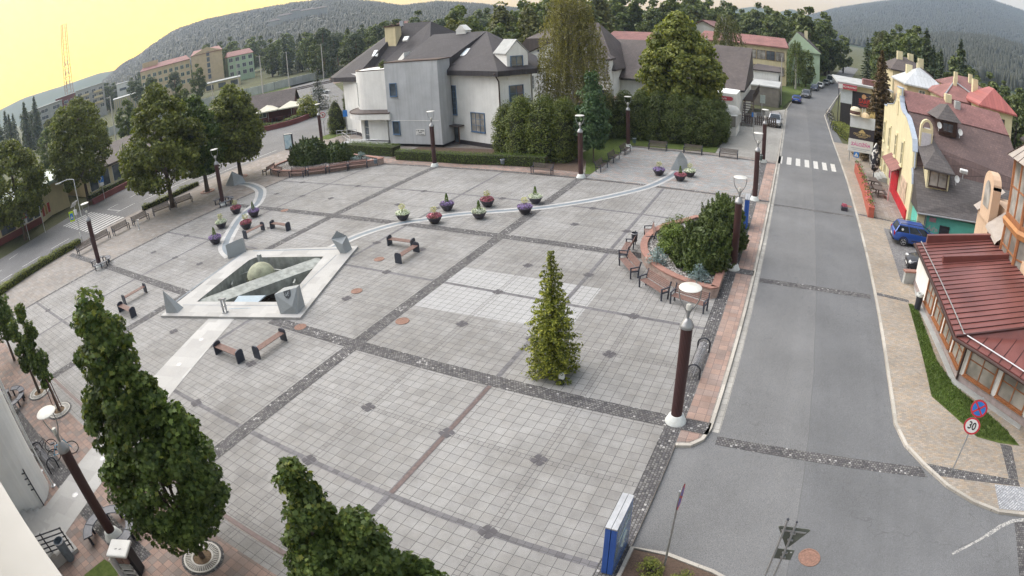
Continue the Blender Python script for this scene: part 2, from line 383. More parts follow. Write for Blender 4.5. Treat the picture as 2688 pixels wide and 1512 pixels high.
# ground sheet to the horizon
g = MB(); nseg = 48
rad = [0, 60, 200, 700, 2000, 4250]
g.v = [(0,0,-.16)] + [(max(-2250, min(3000, r*math.cos(2*PI*j/nseg))), max(-840, r*math.sin(2*PI*j/nseg)), -.16) for r in rad[1:] for j in range(nseg)]
g.f = [(1+i*nseg+j, 1+(i+1)*nseg+j, 1+(i+1)*nseg+(j+1)%nseg, 1+i*nseg+(j+1)%nseg) for i in range(len(rad)-2) for j in range(nseg)]
g.mi = [0]*len(g.f)
GPIT = [(-13.0,-2.2),(-5.2,.95),(-8.2,9.0),(-15.2,6.1)]
from mathutils.geometry import tessellate_polygon
def holed(mb, outer, hole, z):
    o = [Vector((x,y,0)) for x,y in outer]; h = [Vector((x,y,0)) for x,y in hole]
    allp = o + h; fs = []
    for a, b, c in tessellate_polygon([o, h]):
        n = (allp[b]-allp[a]).cross(allp[c]-allp[a]); fs.append((a,b,c) if n.z > 0 else (c,b,a))
    mb.add([(q.x,q.y,z) for q in allp], fs); return mb
holed(g, [(60*math.cos(2*PI*j/nseg), 60*math.sin(2*PI*j/nseg)) for j in range(nseg)], GPIT, -.16)
struct('ground', g, M_land)

# streets
struct('right_street', MB().poly((14.4,-40,ZR),(60,-40,ZR),(60,3,ZR),(26,5,ZR),(25,40,ZR),(23.4,84,ZR),(27.2,115,ZR),(37.5,189,ZR),(49,270,ZR),(42,272,ZR),(31.2,189,ZR),(19.4,115,ZR),(16.6,94,ZR),(16.0,84,ZR),(15.9,0,ZR),(14.9,-1.2,ZR)), M_asph)
left_near = [(-36.6,-25),(-38.6,-8.4),(-39.2,1.),(-40.9,7.3),(-41.3,12),(-41.3,19),(-41.6,26),(-41.5,33),(-41.0,41),(-44.,50),(-62,72),(-84,92),(-120,125)]
left_far = [(-48,-25),(-51.3,-4),(-52.3,0),(-54.5,6),(-56,11),(-58.5,20),(-60.5,32),(-61,44),(-57.4,50),(-62,58),(-75,70),(-92,84),(-130,117)]
struct('left_street', MB().add([(*q, ZR+.01) for q in left_near] + [(*q, ZR+.01) for q in left_far], [(i, i+1, 14+i, 13+i) for i in range(12)]), M_asph2)

# plaza slab (a real step above the street) with its paving sheets
pl = [(15.9,43.6),(15.9,.1),(15.75,-.6),(15.4,-1.0),(14.9,-1.2),(14.9,-30),(-30,-30),(-36.2,-25),(-38.2,-8.4),(-38.8,1.),(-40.5,7.3),(-40.9,12),(-40.9,19),(-41.2,26),(-41.1,33),(-40.5,41),(-30,43.6)]
PIT = GPIT
pb = MB(); holed(pb, pl, PIT, -.004)
for a, b in zip(pl, pl[1:] + pl[:1]): pb.poly((*a,-.2),(*b,-.2),(*b,-.004),(*a,-.004))
struct('plaza_base', pb, M_brown)
struct('plaza_paving', holed(MB(), [(-28.5,-11),(14.25,-11),(14.25,28.5),(-28.5,28.5)], PIT, 0), M_tile)
struct('plaza_upper_paving', MB().poly((.35,29.1,0),(14.25,29.1,0),(14.25,42.3,0),(.35,42.3,0)), M_mixed)
Z1, Z2, Z3 = .004, .008, .012
struct('plaza_lower_paving', MB().poly((-28,-25,.001),(14.2,-25,.001),(14.2,-11.35,.001),(-28,-11.35,.001)), M_red_small)
struct('plaza_left_paving', MB().poly((-36.4,-8,.002),(-28.6,-11,.002),(-28.85,12,.002),(-34.6,14,.002),(-36.2,8,.002),(-36.2,2,.002)), brick('grey_brown_pavers', .6, .3, [(.225,.207,.188),(.25,.233,.215),(.24,.212,.185)], .016, (.12,.11,.1), .5, -.0, 0, .8, .2, .2))
struct('clean_paving_patch', MB().poly((.34,4.3,Z1),(8.4,4.75,Z1),(8.4,9.45,Z1),(.34,9.3,Z1)), M_tile_new)

# wide sett bands on the 14.4 m grid
bx = MB(); by = MB()
for xx in (-14.4, 0): bx.poly((xx-.36,-11,Z2),(xx+.36,-11,Z2),(xx+.36,28.9,Z2),(xx-.36,28.9,Z2))
bx.poly((-28.75,-11,Z2),(-28.4,-11,Z2),(-28.4,28.9,Z2),(-28.75,28.9,Z2))
bx.poly((14.25,-11.,Z2),(14.88,-11.,Z2),(14.88,43.3,Z2),(14.25,43.3,Z2))
bx.poly((-.36,29.2,Z2),(.36,29.2,Z2),(.36,42.4,Z2),(-.36,42.4,Z2))
for yy, x0, x1 in ((0,-28.5,-13.0), (0,-5.9,15.9), (14.4,-28.5,15.9)): by.poly((x0,yy-.36,Z3),(x1,yy-.36,Z3),(x1,yy+.36,Z3),(x0,yy+.36,Z3))
by.poly((-28.5,28.62,Z3),(15.9,28.62,Z3),(15.9,28.98,Z3),(-28.5,28.98,Z3))
by.poly((-36.6,-.5,Z3),(-28.5,-.36,Z3),(-28.5,.36,Z3),(-36.9,.1,Z3))
by.poly((.4,42.2,Z3),(15.8,42.2,Z3),(15.8,42.6,Z3),(.4,42.6,Z3))
by.poly((-20,-15.1,Z3),(2,-15.1,Z3),(2,-14.1,Z3),(-20,-14.1,Z3))
struct('sett_bands_along', bx, M_cob90); struct('sett_bands_across', by, M_cob)
hb = MB()
for xx in (-21.6, -7.2, 7.2):
    for y0, y1 in ((-11,-.36),(8.3 if xx == -7.2 else .36,14.04),(14.76,28.6)): hb.poly((xx-.12,y0,Z1+.001),(xx+.12,y0,Z1+.001),(xx+.12,y1,Z1+.001),(xx-.12,y1,Z1+.001))
for yy in (-7.2, 7.2, 21.6):
    for x0, x1 in ((-28.4,-15.5 if yy == 7.2 else -14.76),(-7.2 if yy == 7.2 else -14.04,-.36),(.36,14.25)): hb.poly((x0,yy-.12,Z1+.002),(x1,yy-.12,Z1+.002),(x1,yy+.12,Z1+.002),(x0,yy+.12,Z1+.002))
struct('dark_stone_rows', hb, M_half)
st = MB()
for i in range(-4, 2):
    for j in range(-1, 4):
        for cx, cyy in ((i*7.2+3.6, j*7.2+3.6-7.2), (i*7.2+3.6, j*7.2), (i*7.2+7.2, j*7.2+3.6-7.2)):
            if not (-28 < cx < 14 and -10.6 < cyy < 28) or (abs(cx % 14.4) < .1 or abs(cyy % 14.4) < .1) or (-13.5 < cx < -6.8 and -1 < cyy < 9): continue
            for k in range(4):
                a = k*PI/2 + .35; pts = [(.0,.0),(.24,-.10),(.30,.06),(.14,.2)]
                st.poly(*[(cx+px*math.cos(a)-py*math.sin(a), cyy+px*math.sin(a)+py*math.cos(a), Z3+.001) for px, py in pts])
struct('star_inlays', st, mat('dark_star_stone', (.085,.08,.085), .8, .2))
dr = MB()
dr.poly((7.13,-7.1,Z3),(7.3,-7.1,Z3),(7.3,-.36,Z3),(7.13,-.36,Z3)); dr.poly((-20,-11.15,Z3),(14.2,-11.15,Z3),(14.2,-10.98,Z3),(-20,-10.98,Z3))
struct('drain_channel', dr, M_drain)
struct('grey_border_paving', MB().poly((-28,-11.9,.003),(14.2,-11.9,.003),(14.2,-11.2,.003),(-28,-11.2,.003)), M_tile)

# pink footway and kerb along the right street
struct('pink_footway', MB().poly((14.9,-1.05,Z1),(15.35,-.9,Z1),(15.65,-.6,Z1),(15.78,.1,Z1),(15.78,28,Z1),(14.9,28,Z1)), M_red)
struct('pink_footway_far', MB().poly((14.9,28.9,Z1),(15.78,28.9,Z1),(15.78,42.4,Z1),(14.9,42.4,Z1)), M_red)
kp = [(14.9,-1.2),(15.4,-1.05),(15.75,-.6),(15.9,.1),(15.92,15),(15.94,44),(15.96,70),(16.05,84),(16.7,94),(19.4,115)]
struct('street_kerb', MB().wall(kp, .14, -.15, .012), M_kerb)
struct('gutter_strip', MB().strip([(16.13,.0),(16.13,44),(16.15,84)], .3, ZR+.006), M_gutter)
struct('far_left_footway', MB().poly((9.3,43.4,-.02),(15.85,43.4,-.02),(15.9,84,-.02),(9.2,73,-.02)), asphalt('pale_forecourt', (.28,.27,.245)))
# right footway
kr = [(40,-2.2),(29.3,-2.1),(28,-2.05),(26.8,-1.65),(25.65,-.95),(24.65,.1),(23.9,1.1),(23.5,2.4),(23.42,6),(23.4,20),(23.3,40),(22.95,60),(22.85,84),(27.,115),(37.3,189)]
fw = [(25.5,5),(25.5,16),(25.4,27),(25.0,30),(25,45),(26.5,60),(27,84)]
struct('right_footway', MB().prism([(x+.05,y) for x, y in kr[:12]] + [(27,60),(27.8,48),(33,30),(33,3),(40,2.2)], -.2, 0.), M_tan)
struct('right_kerb', MB().wall(kr, .15, -.15, .014), M_kerb)
struct('right_gutter', MB().strip(kr[1:-3], .28, ZR+.006, -.23), M_gutter)
struct('right_footway_bands', MB().poly((24.66,.14,Z1),(29.35,-.22,Z1),(29.4,-.58,Z1),(25.22,-.5,Z1)).poly((28.85,2,Z1),(29.5,1.95,Z1),(29.38,-.2,Z1),(28.85,-.17,Z1)).poly((23.5,14.7,Z1),(25.6,14.45,Z1),(25.6,14.1,Z1),(23.5,14.3,Z1)).poly((23.45,29.6,Z1),(28,29.3,Z1),(28,28.95,Z1),(23.45,29.25,Z1)), M_cob)
struct('fan_setts', MB().poly((28,-.6,Z1),(28,-1.95,Z1),(36,-2,Z1),(36,-.6,Z1)), M_fan)
struct('parking_paving', MB().poly((25.45,16.9,Z1),(33,16.9,Z1),(33,27,Z1),(25.45,27,Z1)), M_park)
struct('cafe_terrace_paving', MB().poly((25.1,29.6,Z1),(27.9,29.6,Z1),(27.9,50,Z1),(25.1,46,Z1)), M_brown)
# sett bands over the street
cb = MB()
cb.poly((16.25,-.18,ZR+.005),(23.2,-.05,ZR+.005),(24.5,.0,ZR+.005),(24.8,-.55,ZR+.005),(23.2,-.62,ZR+.005),(16.25,-.68,ZR+.005))
for y0, w in ((14.3,.62), (28.9,.4)): cb.poly((16.3,y0-.15,ZR+.005),(23.1,y0+.15,ZR+.005),(23.1,y0+.15-w,ZR+.005),(16.3,y0-.15-w,ZR+.005))
cb.poly((28.75,-2.5,ZR+.005),(29.35,-2.4,ZR+.005),(29.0,-8,ZR+.005),(28.4,-8,ZR+.005))
struct('street_sett_bands', cb, M_cob)
# zebra and markings
zb = MB()
for i in range(7): zb.poly(*[(15.95+i*.985+dx, 43.3+dy+i*.02, ZR+.006) for dx, dy in ((0,0),(.5,0),(.5,3.5),(0,3.5))])
for i in range(6): zb.poly(*[(31.6+i*1.0+dx, 191-i*.9+dy, ZR+.006) for dx, dy in ((0,0),(.5,0),(.6,4),(.1,4))])
lw = [(25.6,-4.25),(26.3,-3.85),(27.2,-3.3),(28.0,-2.75),(28.7,-2.42),(29.4,-2.3)]

for i in range(12): zb.poly(*[(-51.1+i*.98+dx, yy, ZR+.017) for dx, yy in ((-.1,4.3),(.38,4.3),(.1,8.8),(-.38,8.8))])
lane = [(-40.6,-14),(-41.3,-7.7),(-42.6,-2),(-43.7,2.3)]
for a, b in (((-41.3,-7.7),(-41.55,-6.1)),((-42.1,-4.6),(-42.5,-2.1)),((-43.1,-.4),(-43.6,2.3)),((-45.,9.6),(-45.45,12.5)),((-46,15),(-46.6,18)),((-48.7,10.2),(-49.,11.8)),((-47.2,-9),(-47.9,-6.2)),((-48.5,-4.6),(-49.1,-3.1)),((-45.2,-8),(-45.6,-6.4)),((-49.7,14),(-50.5,17))): zb.strip([a, b], .13, ZR+.017)
zb.strip([(-48.6,10.0),(-45.1,10.2)], .12, ZR+.017)
for dx in (0, 3.2): zb.strip([(-42.2+dx*.2-.2,14),(-42.6,24),(-43,34)], .12, ZR+.017, dx)
struct('road_markings', zb, M_paint); wp_ = MB(); wp_.strip(lw[:4], .1, ZR+.007); wp_.strip(lw[2:], .17, ZR+.0075); struct('worn_corner_line', wp_, M_worn)
struct('island_bed_soil', MB().prism([(14.98,-6.28),(16.0,-6.22),(17.4,-6.5),(19.5,-7.3),(20.5,-9),(20.5,-12),(15,-12)], -.12, .02), M_soil)
struct('island_bed_kerb', MB().wall([(14.95,-12),(14.95,-6.22),(16.0,-6.16),(17.45,-6.43),(19.6,-7.25),(20.6,-9),(20.6,-12)], .12, -.15, .06), M_kerb)

# curved inlaid "river": white - blue grey - white, from the fountain to the two pyramids
def smooth(pts, k=8):
    out = []; n = len(pts)
    for i in range(n-1):
        p0, p1, p2, p3 = pts[max(0,i-1)], pts[i], pts[i+1], pts[min(n-1,i+2)]
        for j in range(k):
            t = j/k
            out.append(tuple(.5*(2*b + (c-a)*t + (2*a-5*b+4*c-d)*t*t + (3*b-a-3*c+d)*t**3) for a, b, c, d in zip(p0, p1, p2, p3)))
    return out + [pts[-1]]
riverR = smooth([(-9.7,8.9),(-9.3,11.6),(-8.1,14.2),(-6.4,15.8),(-5.1,17.15),(-1.7,19.25),(.4,20.7),(2.9,23.4),(5.,26.6),(6.1,28.9),(6.9,32.1),(7.1,34.2)])
riverL = smooth([(-16.4,5.5),(-18.2,6.3),(-19.7,7.6),(-22.1,10.4),(-23.7,12.6),(-24.9,15.2),(-27.2,17.7),(-29.2,19.1),(-32,20.1),(-33.4,20.2)])
rv = MB(); rw = MB()
for pth in (riverR, riverL):
    wd = 1.0 if pth is riverL else .8
    rv.strip(pth, wd*.5, .0165); rw.strip(pth, wd*.32, .0165, wd*.41); rw.strip(pth, wd*.32, .0165, -wd*.41)
struct('river_inlay', rv, M_bluegrey); struct('river_inlay_borders', rw, M_white)
struct('pale_path', MB().poly((-9.95,-1.3,.014),(-8.3,-.6,.014),(-5.2,-8,.014),(-1.6,-17,.014),(-3.9,-17,.014)), M_slab)
# ------------------------------------------------------------------ street furniture
M_brown_col = None
def rib_mat():
    n = NT('ribbed_brown_column'); x = n.xyz(n.coord('obj'))
    a = n.M('ARCTAN2', x[1], x[0]); s = n.M('SINE', n.M('MULTIPLY', a, 26))
    n.bump(s, .8, .012)
    c = n.mix(n.ramp(s, (.2, 0), (.8, 1)), (.045,.018,.018), (.085,.033,.03))
    return n.fin(c, .5)
M_col = rib_mat()
M_base = mat('pale_concrete_foot', (.60,.62,.59), .7, .15, 4, bump=.2)
M_cap = mat('lamp_grey_metal', (.30,.30,.30), .4, .1, 4, .5)
M_disc = mat('opal_lamp_disc', (.58,.57,.52), .35, .1, 3)
M_wood = mat('red_brown_slats', (.19,.115,.095), .6, .3, 9, bump=.2)
M_woodg = mat('weathered_dark_slats', (.095,.075,.065), .7, .3, 9, bump=.2)
M_bend = mat('dark_bench_iron', (.035,.04,.055), .4, .2, 6)

def make_lamp():
    t = thing('street_lamp', '', 'street lamp')
    MB().lathe([(.0,0),(.40,0),(.40,.03),(.36,.1),(.29,.27),(.245,.33),(0,.335)], n=28).build('base', M_base, t, True)
    MB().lathe([(.205,.3),(.205,3.92)], n=36).build('column', M_col, t, True)
    MB().lathe([(.235,3.90),(.245,3.93),(.245,4.0),(.21,4.04),(.17,4.14),(.09,4.22),(.045,4.25),(.04,4.34),(.06,4.44)], n=24).build('cap', M_cap, t, True)
    f = MB()
    for sg in (-1, 1):
        pts = smooth([(sg*.02,0,4.35),(sg*.07,0,4.5),(sg*.17,0,4.66),(sg*.29,0,4.86),(sg*.35,0,5.08),(sg*.36,0,5.33)], 4)
        f.tube(pts, .03, 8, .018)
    f.tube([(0,0,4.3),(0,0,4.56)], .06, 10, .07)
    fk = f.build('fork', M_cap, t, True)
    MB().lathe([(.0,4.55),(.085,4.56),(.085,4.72),(.075,4.75),(0,4.752)], n=18).build('lamp_head', M_disc, fk, True)
    MB().lathe([(0,5.30),(.30,5.31),(.375,5.335),(.385,5.35),(.36,5.375),(0,5.395)], n=36).build('reflector_disc', M_disc, t, True)
    return t
lamps = [((14.57,.08), 'street lamp nearest the street corner, its big disc in front of the round planter'),
 ((14.64,14.57), 'street lamp rising beside the dark pines of the curved planter'),
 ((14.67,28.71), 'street lamp on the pink footway beyond the round pine planter'),
 ((14.49,42.26), 'street lamp by the zebra crossing with a dark bin at its foot'),
 ((-.06,29.05), 'street lamp in front of the young round tree and tall thuja screen'),
 ((-14.6,28.97), 'street lamp in front of the grey wall panel of the white corner building'),
 ((-28.68,-.31), 'street lamp ringed by a bench next to the solar crossing sign'),
 ((-29.03,14.27), 'street lamp ringed by a bench behind the red flower bowls'),
 ((.02,-14.65), 'tall street lamp with a ring bench by the entrance steps, nearest on the left'),
 ((.33,42.05), 'street lamp on the lawn edge against the wide dark hedge'),
 ((-36.54,36.2), 'street lamp rising behind the dark pine mound of the boat-shaped planter')]
lamp0 = make_lamp()
for i, ((x, y), lb) in enumerate(lamps):
    rz = [.1,.15,.1,.2,.1,.05,.6,.5,.55,.1,.2][i]
    if i == 0: lamp0.location = (x,y,0); lamp0.rotation_euler = (0,0,rz); lamp0['label'] = lb; lamp0['group'] = 'column lamps round the square'
    else: dup(lamp0, (x,y,0), rz, lb, 'column lamps round the square')

# ring benches
def make_ring():
    t = thing('ring_bench', '', 'bench')
    s = MB(); fr = MB()
    M_mesh = mat('grey_mesh_seat', (.13,.135,.15), .55, .2, 8, .3)
    for a0, a1 in ((R(-70), R(10)), (R(20), R(100)), (R(110), R(190))):
        s.lathe([(.78,.43),(.78,.46),(1.16,.46),(1.16,.43),(.78,.43)], n=12, a0=a0, a1=a1)
        for r in (.77, 1.17):
            fr.tube([(r*math.cos(a0+(a1-a0)*k/12), r*math.sin(a0+(a1-a0)*k/12), .45) for k in range(13)], .022, 6)
        for a in (a0, (a0+a1)/2, a1): fr.tube([(.77*math.cos(a),.77*math.sin(a),.465),(1.17*math.cos(a),1.17*math.sin(a),.465)], .018, 6)
    s.build('seat', M_mesh, t); fr.build('seat_frame', M_bend, t, True)
    for a in (-65, -30, 5, 25, 60, 95, 115, 150, 185):
        a = R(a); MB().beam((.97*math.cos(a),.97*math.sin(a),0),(.97*math.cos(a),.97*math.sin(a),.44),.05,.10).build('leg', M_bend, t)
    return t
ring0 = make_ring()
rings = [((-28.68,-.31), .3, 'dark ring bench round the lamp beside the solar crossing sign'), ((-29.03,14.27), .2, 'dark ring bench round the lamp behind the red flower bowls'),
         ((.02,-14.65), 1.1, 'dark mesh ring bench round the lamp by the entrance steps'), ((-14.4,-14.3), .9, 'dark ring bench by the flagpoles near the slim staked tree')]
for i, ((x,y), rz, lb) in enumerate(rings):
    if i == 0: ring0.location=(x,y,0); ring0.rotation_euler=(0,0,rz); ring0['label']=lb; ring0['group']='ring benches'
    else: dup(ring0, (x,y,0), rz, lb, 'ring benches')

def end_panel(mb, x, back=False):
    """rounded iron side of a bench"""
    pr = [(-.23,0),(.23,0),(.23,.52)] + [(.23*math.cos(a), .52+.15*math.sin(a)) for a in (PI*.15, PI*.3, PI*.5, PI*.7, PI*.85)] + [(-.23,.52)]
    n = len(pr); vs = [(x+dx, a, b) for dx in (-.035,.035) for a, b in pr]
    mb.add(vs, [tuple(range(n)), tuple(reversed(range(n,2*n)))] + [(i, n+i, n+(i+1)%n, (i+1)%n) for i in range(n)])
def make_flat_bench():
    t = thing('park_bench', '', 'bench')
    s = MB()
    for k in range(6): s.box(-.9,.9,-.2+k*.07,-.2+k*.07+.05,.42,.455)
    s.build('seat', M_wood, t)
    for x in (-.93, .93): m = MB(); end_panel(m, x); m.build('side_panel', M_bend, t)
    MB().box(-.9,.9,-.03,.03,.37,.415).build('rail', M_bend, t)
    return t
fb0 = make_flat_bench()
flat = [((-5.15,-3.72),0,'backless slatted bench below the pale path, square to the longer-looking one'), ((-3.67,-2.16),PI/2,'backless bench nearest the shield stone of the fountain, running towards the rear'),
 ((-5.15,10.8),0,'backless bench behind the fountain tip, crossways, farther of that corner pair'), ((-3.68,9.43),PI/2,'backless bench right of the fountain tip, running towards the rear'),
 ((-18.2,-2.2),PI/2,'backless bench left of the fountain, longer-looking one of the pair by the dark shield obelisk'), ((-16.45,-3.85),0,'backless bench with bright red slats just above the big maple, left of the fountain'),
 ((-18.22,9.3),PI/2,'backless bench beside the grey ribbon behind the fountain, below the red flower bowl'), ((-16.68,10.75),0,'backless bench crossways behind the fountain, right of the red flower bowl')]
for i, ((x,y), rz, lb) in enumerate(flat):
    if i == 0: fb0.location=(x,y,0); fb0['label']=lb; fb0['group']='backless benches round the fountain'
    else: dup(fb0, (x,y,0), rz, lb, 'backless benches round the fountain')

def make_back_bench(M_w, name='park_bench'):
    """faces -Y"""
    t = thing(name, '', 'bench')
    s = MB()
    for k in range(5): s.box(-.9,.9,-.24+k*.09,-.24+k*.09+.065,.42,.45)
    s.build('seat', M_w, t)
    b = MB()
    for k in range(5): b.bc((0,.235+.024*k,.52+.085*k), (1.8,.028,.062), rx=-.28)
    b.build('backrest', M_w, t)
    for x in (-.93,.93):
        m = MB(); m.beam((x,-.22,0),(x,-.22,.62),.06,.07,(0,1,0)); m.beam((x,.2,0),(x,.24,.5),.06,.07,(0,1,0)); m.beam((x,.24,.48),(x,.36,.92),.055,.06,(0,1,0)); m.beam((x,-.26,.61),(x,.27,.64),.06,.05); m.beam((x,-.22,.40),(x,.24,.40),.05,.05)
        m.build('side_frame', M_bend, t)
    return t
bb0 = make_back_bench(M_woodg)
left = [((-35.0,1.0),'dark backed bench nearest the ring-bench lamp on the left footway'), ((-35.55,3.2),'dark backed bench partly behind the lamp column with the solar sign to its left'),
 ((-35.55,5.6),'dark backed bench facing the square opposite the end of the zebra stripes'), ((-35.6,8.1),'dark backed bench behind the slim drinking tap'),
 ((-35.5,10.75),'dark backed bench just left of the thick trunk of the biggest square-side tree'), ((-34.9,13.3),'dark backed bench just right of the thick trunk of the biggest square-side tree')]
for i, ((x,y), lb) in enumerate(left):
    if i == 0: bb0.location=(x,y,0); bb0.rotation_euler=(0,0,PI/2+.1); bb0['label']=lb; bb0['group']='benches along the left street'
    else: dup(bb0, (x,y,0), PI/2+(.05 if i<4 else -.25), lb, 'benches along the left street')
for (x,y), rz, lb, gr in [((.75,32.15),PI/2,'backed bench at the lawn edge nearest the young round tree','benches by the lawn'),((.75,35.8),PI/2,'middle one of the three backed benches facing right along the lawn edge','benches by the lawn'),((.85,39.3),PI/2,'backed bench on the lawn edge close to the lamp with the green bin','benches by the lawn'),
  ((3.5,42.0),0,'backed bench on the rear edge left of the grey pyramid stone','benches under the wide hedge'),((7.2,42.0),0,'backed bench right behind the grey pyramid stone','benches under the wide hedge'),((10.9,42.1),0,'backed bench on the rear edge nearest the pale forecourt','benches under the wide hedge'),
  ((-3.6,29.0),0,'lone backed bench in front of the end of the low box hedge',None)]:
    q = dup(bb0, (x,y,0), rz, lb, gr)
    if gr is None: del q['group']
bb1 = make_back_bench(M_wood)
bed = [((8.95,16.95),R(-90+18),'slatted bench at the far end of the round pine planter beside the bin'),((8.3,14.25),R(-90+4),'slatted bench on the left side of the round pine planter'),((9.1,12.0),R(-90+36),'worn red-slatted bench at the lower left of the round pine planter'),((11.05,9.95),R(-38),'red-slatted bench at the front of the round pine planter'),((13.1,9.05),R(-16),'red-slatted bench partly behind the nearest lamp disc')]
for i, ((x,y), rz, lb) in enumerate(bed):
    if i == 0: bb1.location=(x,y,0); bb1.rotation_euler=(0,0,rz); bb1['label']=lb; bb1['group']='benches round the pine planter'
    else: dup(bb1, (x,y,0), rz, lb, 'benches round the pine planter')
bedl = [((-33.3,24.1),R(-70),'pinkish worn bench at the pointed left tip of the boat-shaped planter'),((-31.2,23.4),R(-15),'light seated bench beside the pointed tip of the boat-shaped planter'),((-27.6,23.2),R(8),'slatted bench at the middle of the boat-shaped planter wall, left one'),((-25.6,24.1),R(35),'slatted bench at the middle of the boat-shaped planter wall, under the pine mound'),((-23.9,25.5),R(37),'slatted bench on the boat-shaped planter wall below the pale gravel'),((-22.3,26.7),R(33),'slatted bench nearest the brick end of the boat-shaped planter')]
for x, rz, lb in bedl: dup(bb1, (*x,0), rz, lb, 'benches round the boat-shaped planter')

# ------------------------------------------------------------------ planters
M_brickcap = brick('orange_brick_cap', .25, .12, [(.27,.135,.105),(.32,.165,.125),(.295,.15,.115)], .012, (.25,.16,.13), .5, .6, 0, .75, .2)
M_brickwall = mat('brick_and_plaster_wall', (.36,.27,.23), .8, .3, 6, bump=.4)
def pebble_mat():
    n = NT('white_river_pebbles'); p = n.coord()
    vo = n.t.nodes.new('ShaderNodeTexVoronoi'); vo.inputs['Scale'].default_value = 8; n.put(vo.inputs['Vector'], p)
    c = n.mix(n.ramp(vo.outputs['Distance'], (.25, 0), (.6, 1)), (.5,.48,.45), (.09,.08,.075))
    w = n.white(vo.outputs['Position']); c = n.mix(1., c, n.ramp(w, (0, .6), (1, 1.25)), 'MULTIPLY')
    n.bump(n.M('SUBTRACT', 1., vo.outputs['Distance']), 1., .06)
    return n.fin(c, .8)
M_peb = pebble_mat()
def planter(name, label, cpath, zt=.62):
    t = thing(name, label, 'planter')
    cl = cpath + [cpath[0]]
    MB().wall(cl, .3, 0, zt-.07).build('wall', M_brickwall, t)
    MB().wall(cl, .42, zt-.068, zt).build('wall_cap', M_brickcap, t)
    MB().poly(*[(x,y,zt-.16) for x,y in cpath]).build('gravel_bed', M_peb, t)
    return t
arcR = [(14.15,10.55)] + [(14.6+5.55*math.cos(a), 16.05+5.6*math.sin(a)) for a in [R(d) for d in range(-96,-229,-8)]] + [(11.2,21.0),(14.1,21.4)]
planter('stone_planter', 'round-fronted planter with orange brick cap, white pebbles and big pines by the street', arcR[::-1])
arcL = smooth([(-20.9,28.95),(-21.6,28.0),(-23.2,26.9),(-24.9,25.4),(-26.4,24.3),(-28.3,23.5),(-30.2,23.35),(-31.9,23.7),(-33.0,24.6),(-33.4,26.0),(-33.2,28.0),(-31.9,30.2)],3) + [(-27.5,30.3),(-24,29.7)]
planter('stone_planter', 'boat-shaped planter with brick cap and pale pebbles in front of the white corner building', arcL)

# flower bowls
M_bowl = mat('black_plastic_bowl', (.045,.04,.05), .45, .15, 5)
FL = {'red': leafmat('red_petunias', (.30,.06,.11), (.62,.25,.31), .1), 'white': leafmat('white_petunias', (.45,.5,.38), (.85,.86,.78), .1), 'purple': leafmat('purple_petunias', (.19,.12,.30), (.44,.33,.6), .1)}
M_lf = leafmat('bedding_leaves', (.04,.09,.02), (.16,.28,.06), .2)
M_thuja = leafmat('thuja_green', (.05,.10,.015), (.20,.28,.05), .2)
M_feather = leafmat('cream_variegated_leaves', (.3,.3,.17), (.7,.66,.45), .25)
nr = np.random.default_rng(3)
def leaf_mesh(P, size, name, m, parent=None, tri=False, N=None, aspect=.55, droop=0., shape=None, smax=1.3):
    """many leaf blades: one rhombus (or own outline) per point, normals around N, as one mesh"""
    n = len(P); P = np.asarray(P, float)
    if N is None: N = nr.normal(size=(n,3))
    else: N = np.asarray(N, float) + nr.normal(size=(n,3))*.55
    N /= np.linalg.norm(N, axis=1)[:,None] + 1e-9
    A = nr.normal(size=(n,3)); A[:,2] -= droop; A -= N*(A*N).sum(1)[:,None]; A /= np.linalg.norm(A, axis=1)[:,None] + 1e-9
    B = np.cross(N, A); s = size*nr.uniform(.65, smax, n)[:,None]
    if shape is None: shape = [(-.5,0,0),(0,-aspect/2,.06),(.5,0,-.05),(0,aspect/2,.06)]
    V = np.stack([P + A*s*a + B*s*b + N*s*c for a, b, c in shape], 1).reshape(-1,3)
    k = len(shape)
    me = bpy.data.meshes.new(name); me.vertices.add(n*k); me.vertices.foreach_set('co', V.ravel())
    me.loops.add(n*k); me.loops.foreach_set('vertex_index', np.arange(n*k, dtype=np.int32))
    me.polygons.add(n); me.polygons.foreach_set('loop_start', np.arange(0, n*k, k, dtype=np.int32)); me.polygons.foreach_set('loop_total', np.full(n, k, dtype=np.int32))
    me.materials.append(m); me.update(); me.validate()
    o = bpy.data.objects.new(name, me); COL.objects.link(o)
    if parent is not None: o.parent = parent
    return o
def ball(n, r, c=(0,0,0), shell=.5, sq=1.):
    d = nr.normal(size=(n,3)); d /= np.linalg.norm(d, axis=1)[:,None]
    rr = (shell + (1-shell)*nr.random(n)**.5)[:,None]
    p = d*rr*np.asarray(r)[None] if np.ndim(r) else d*rr*r
    return p + np.asarray(c)[None], d
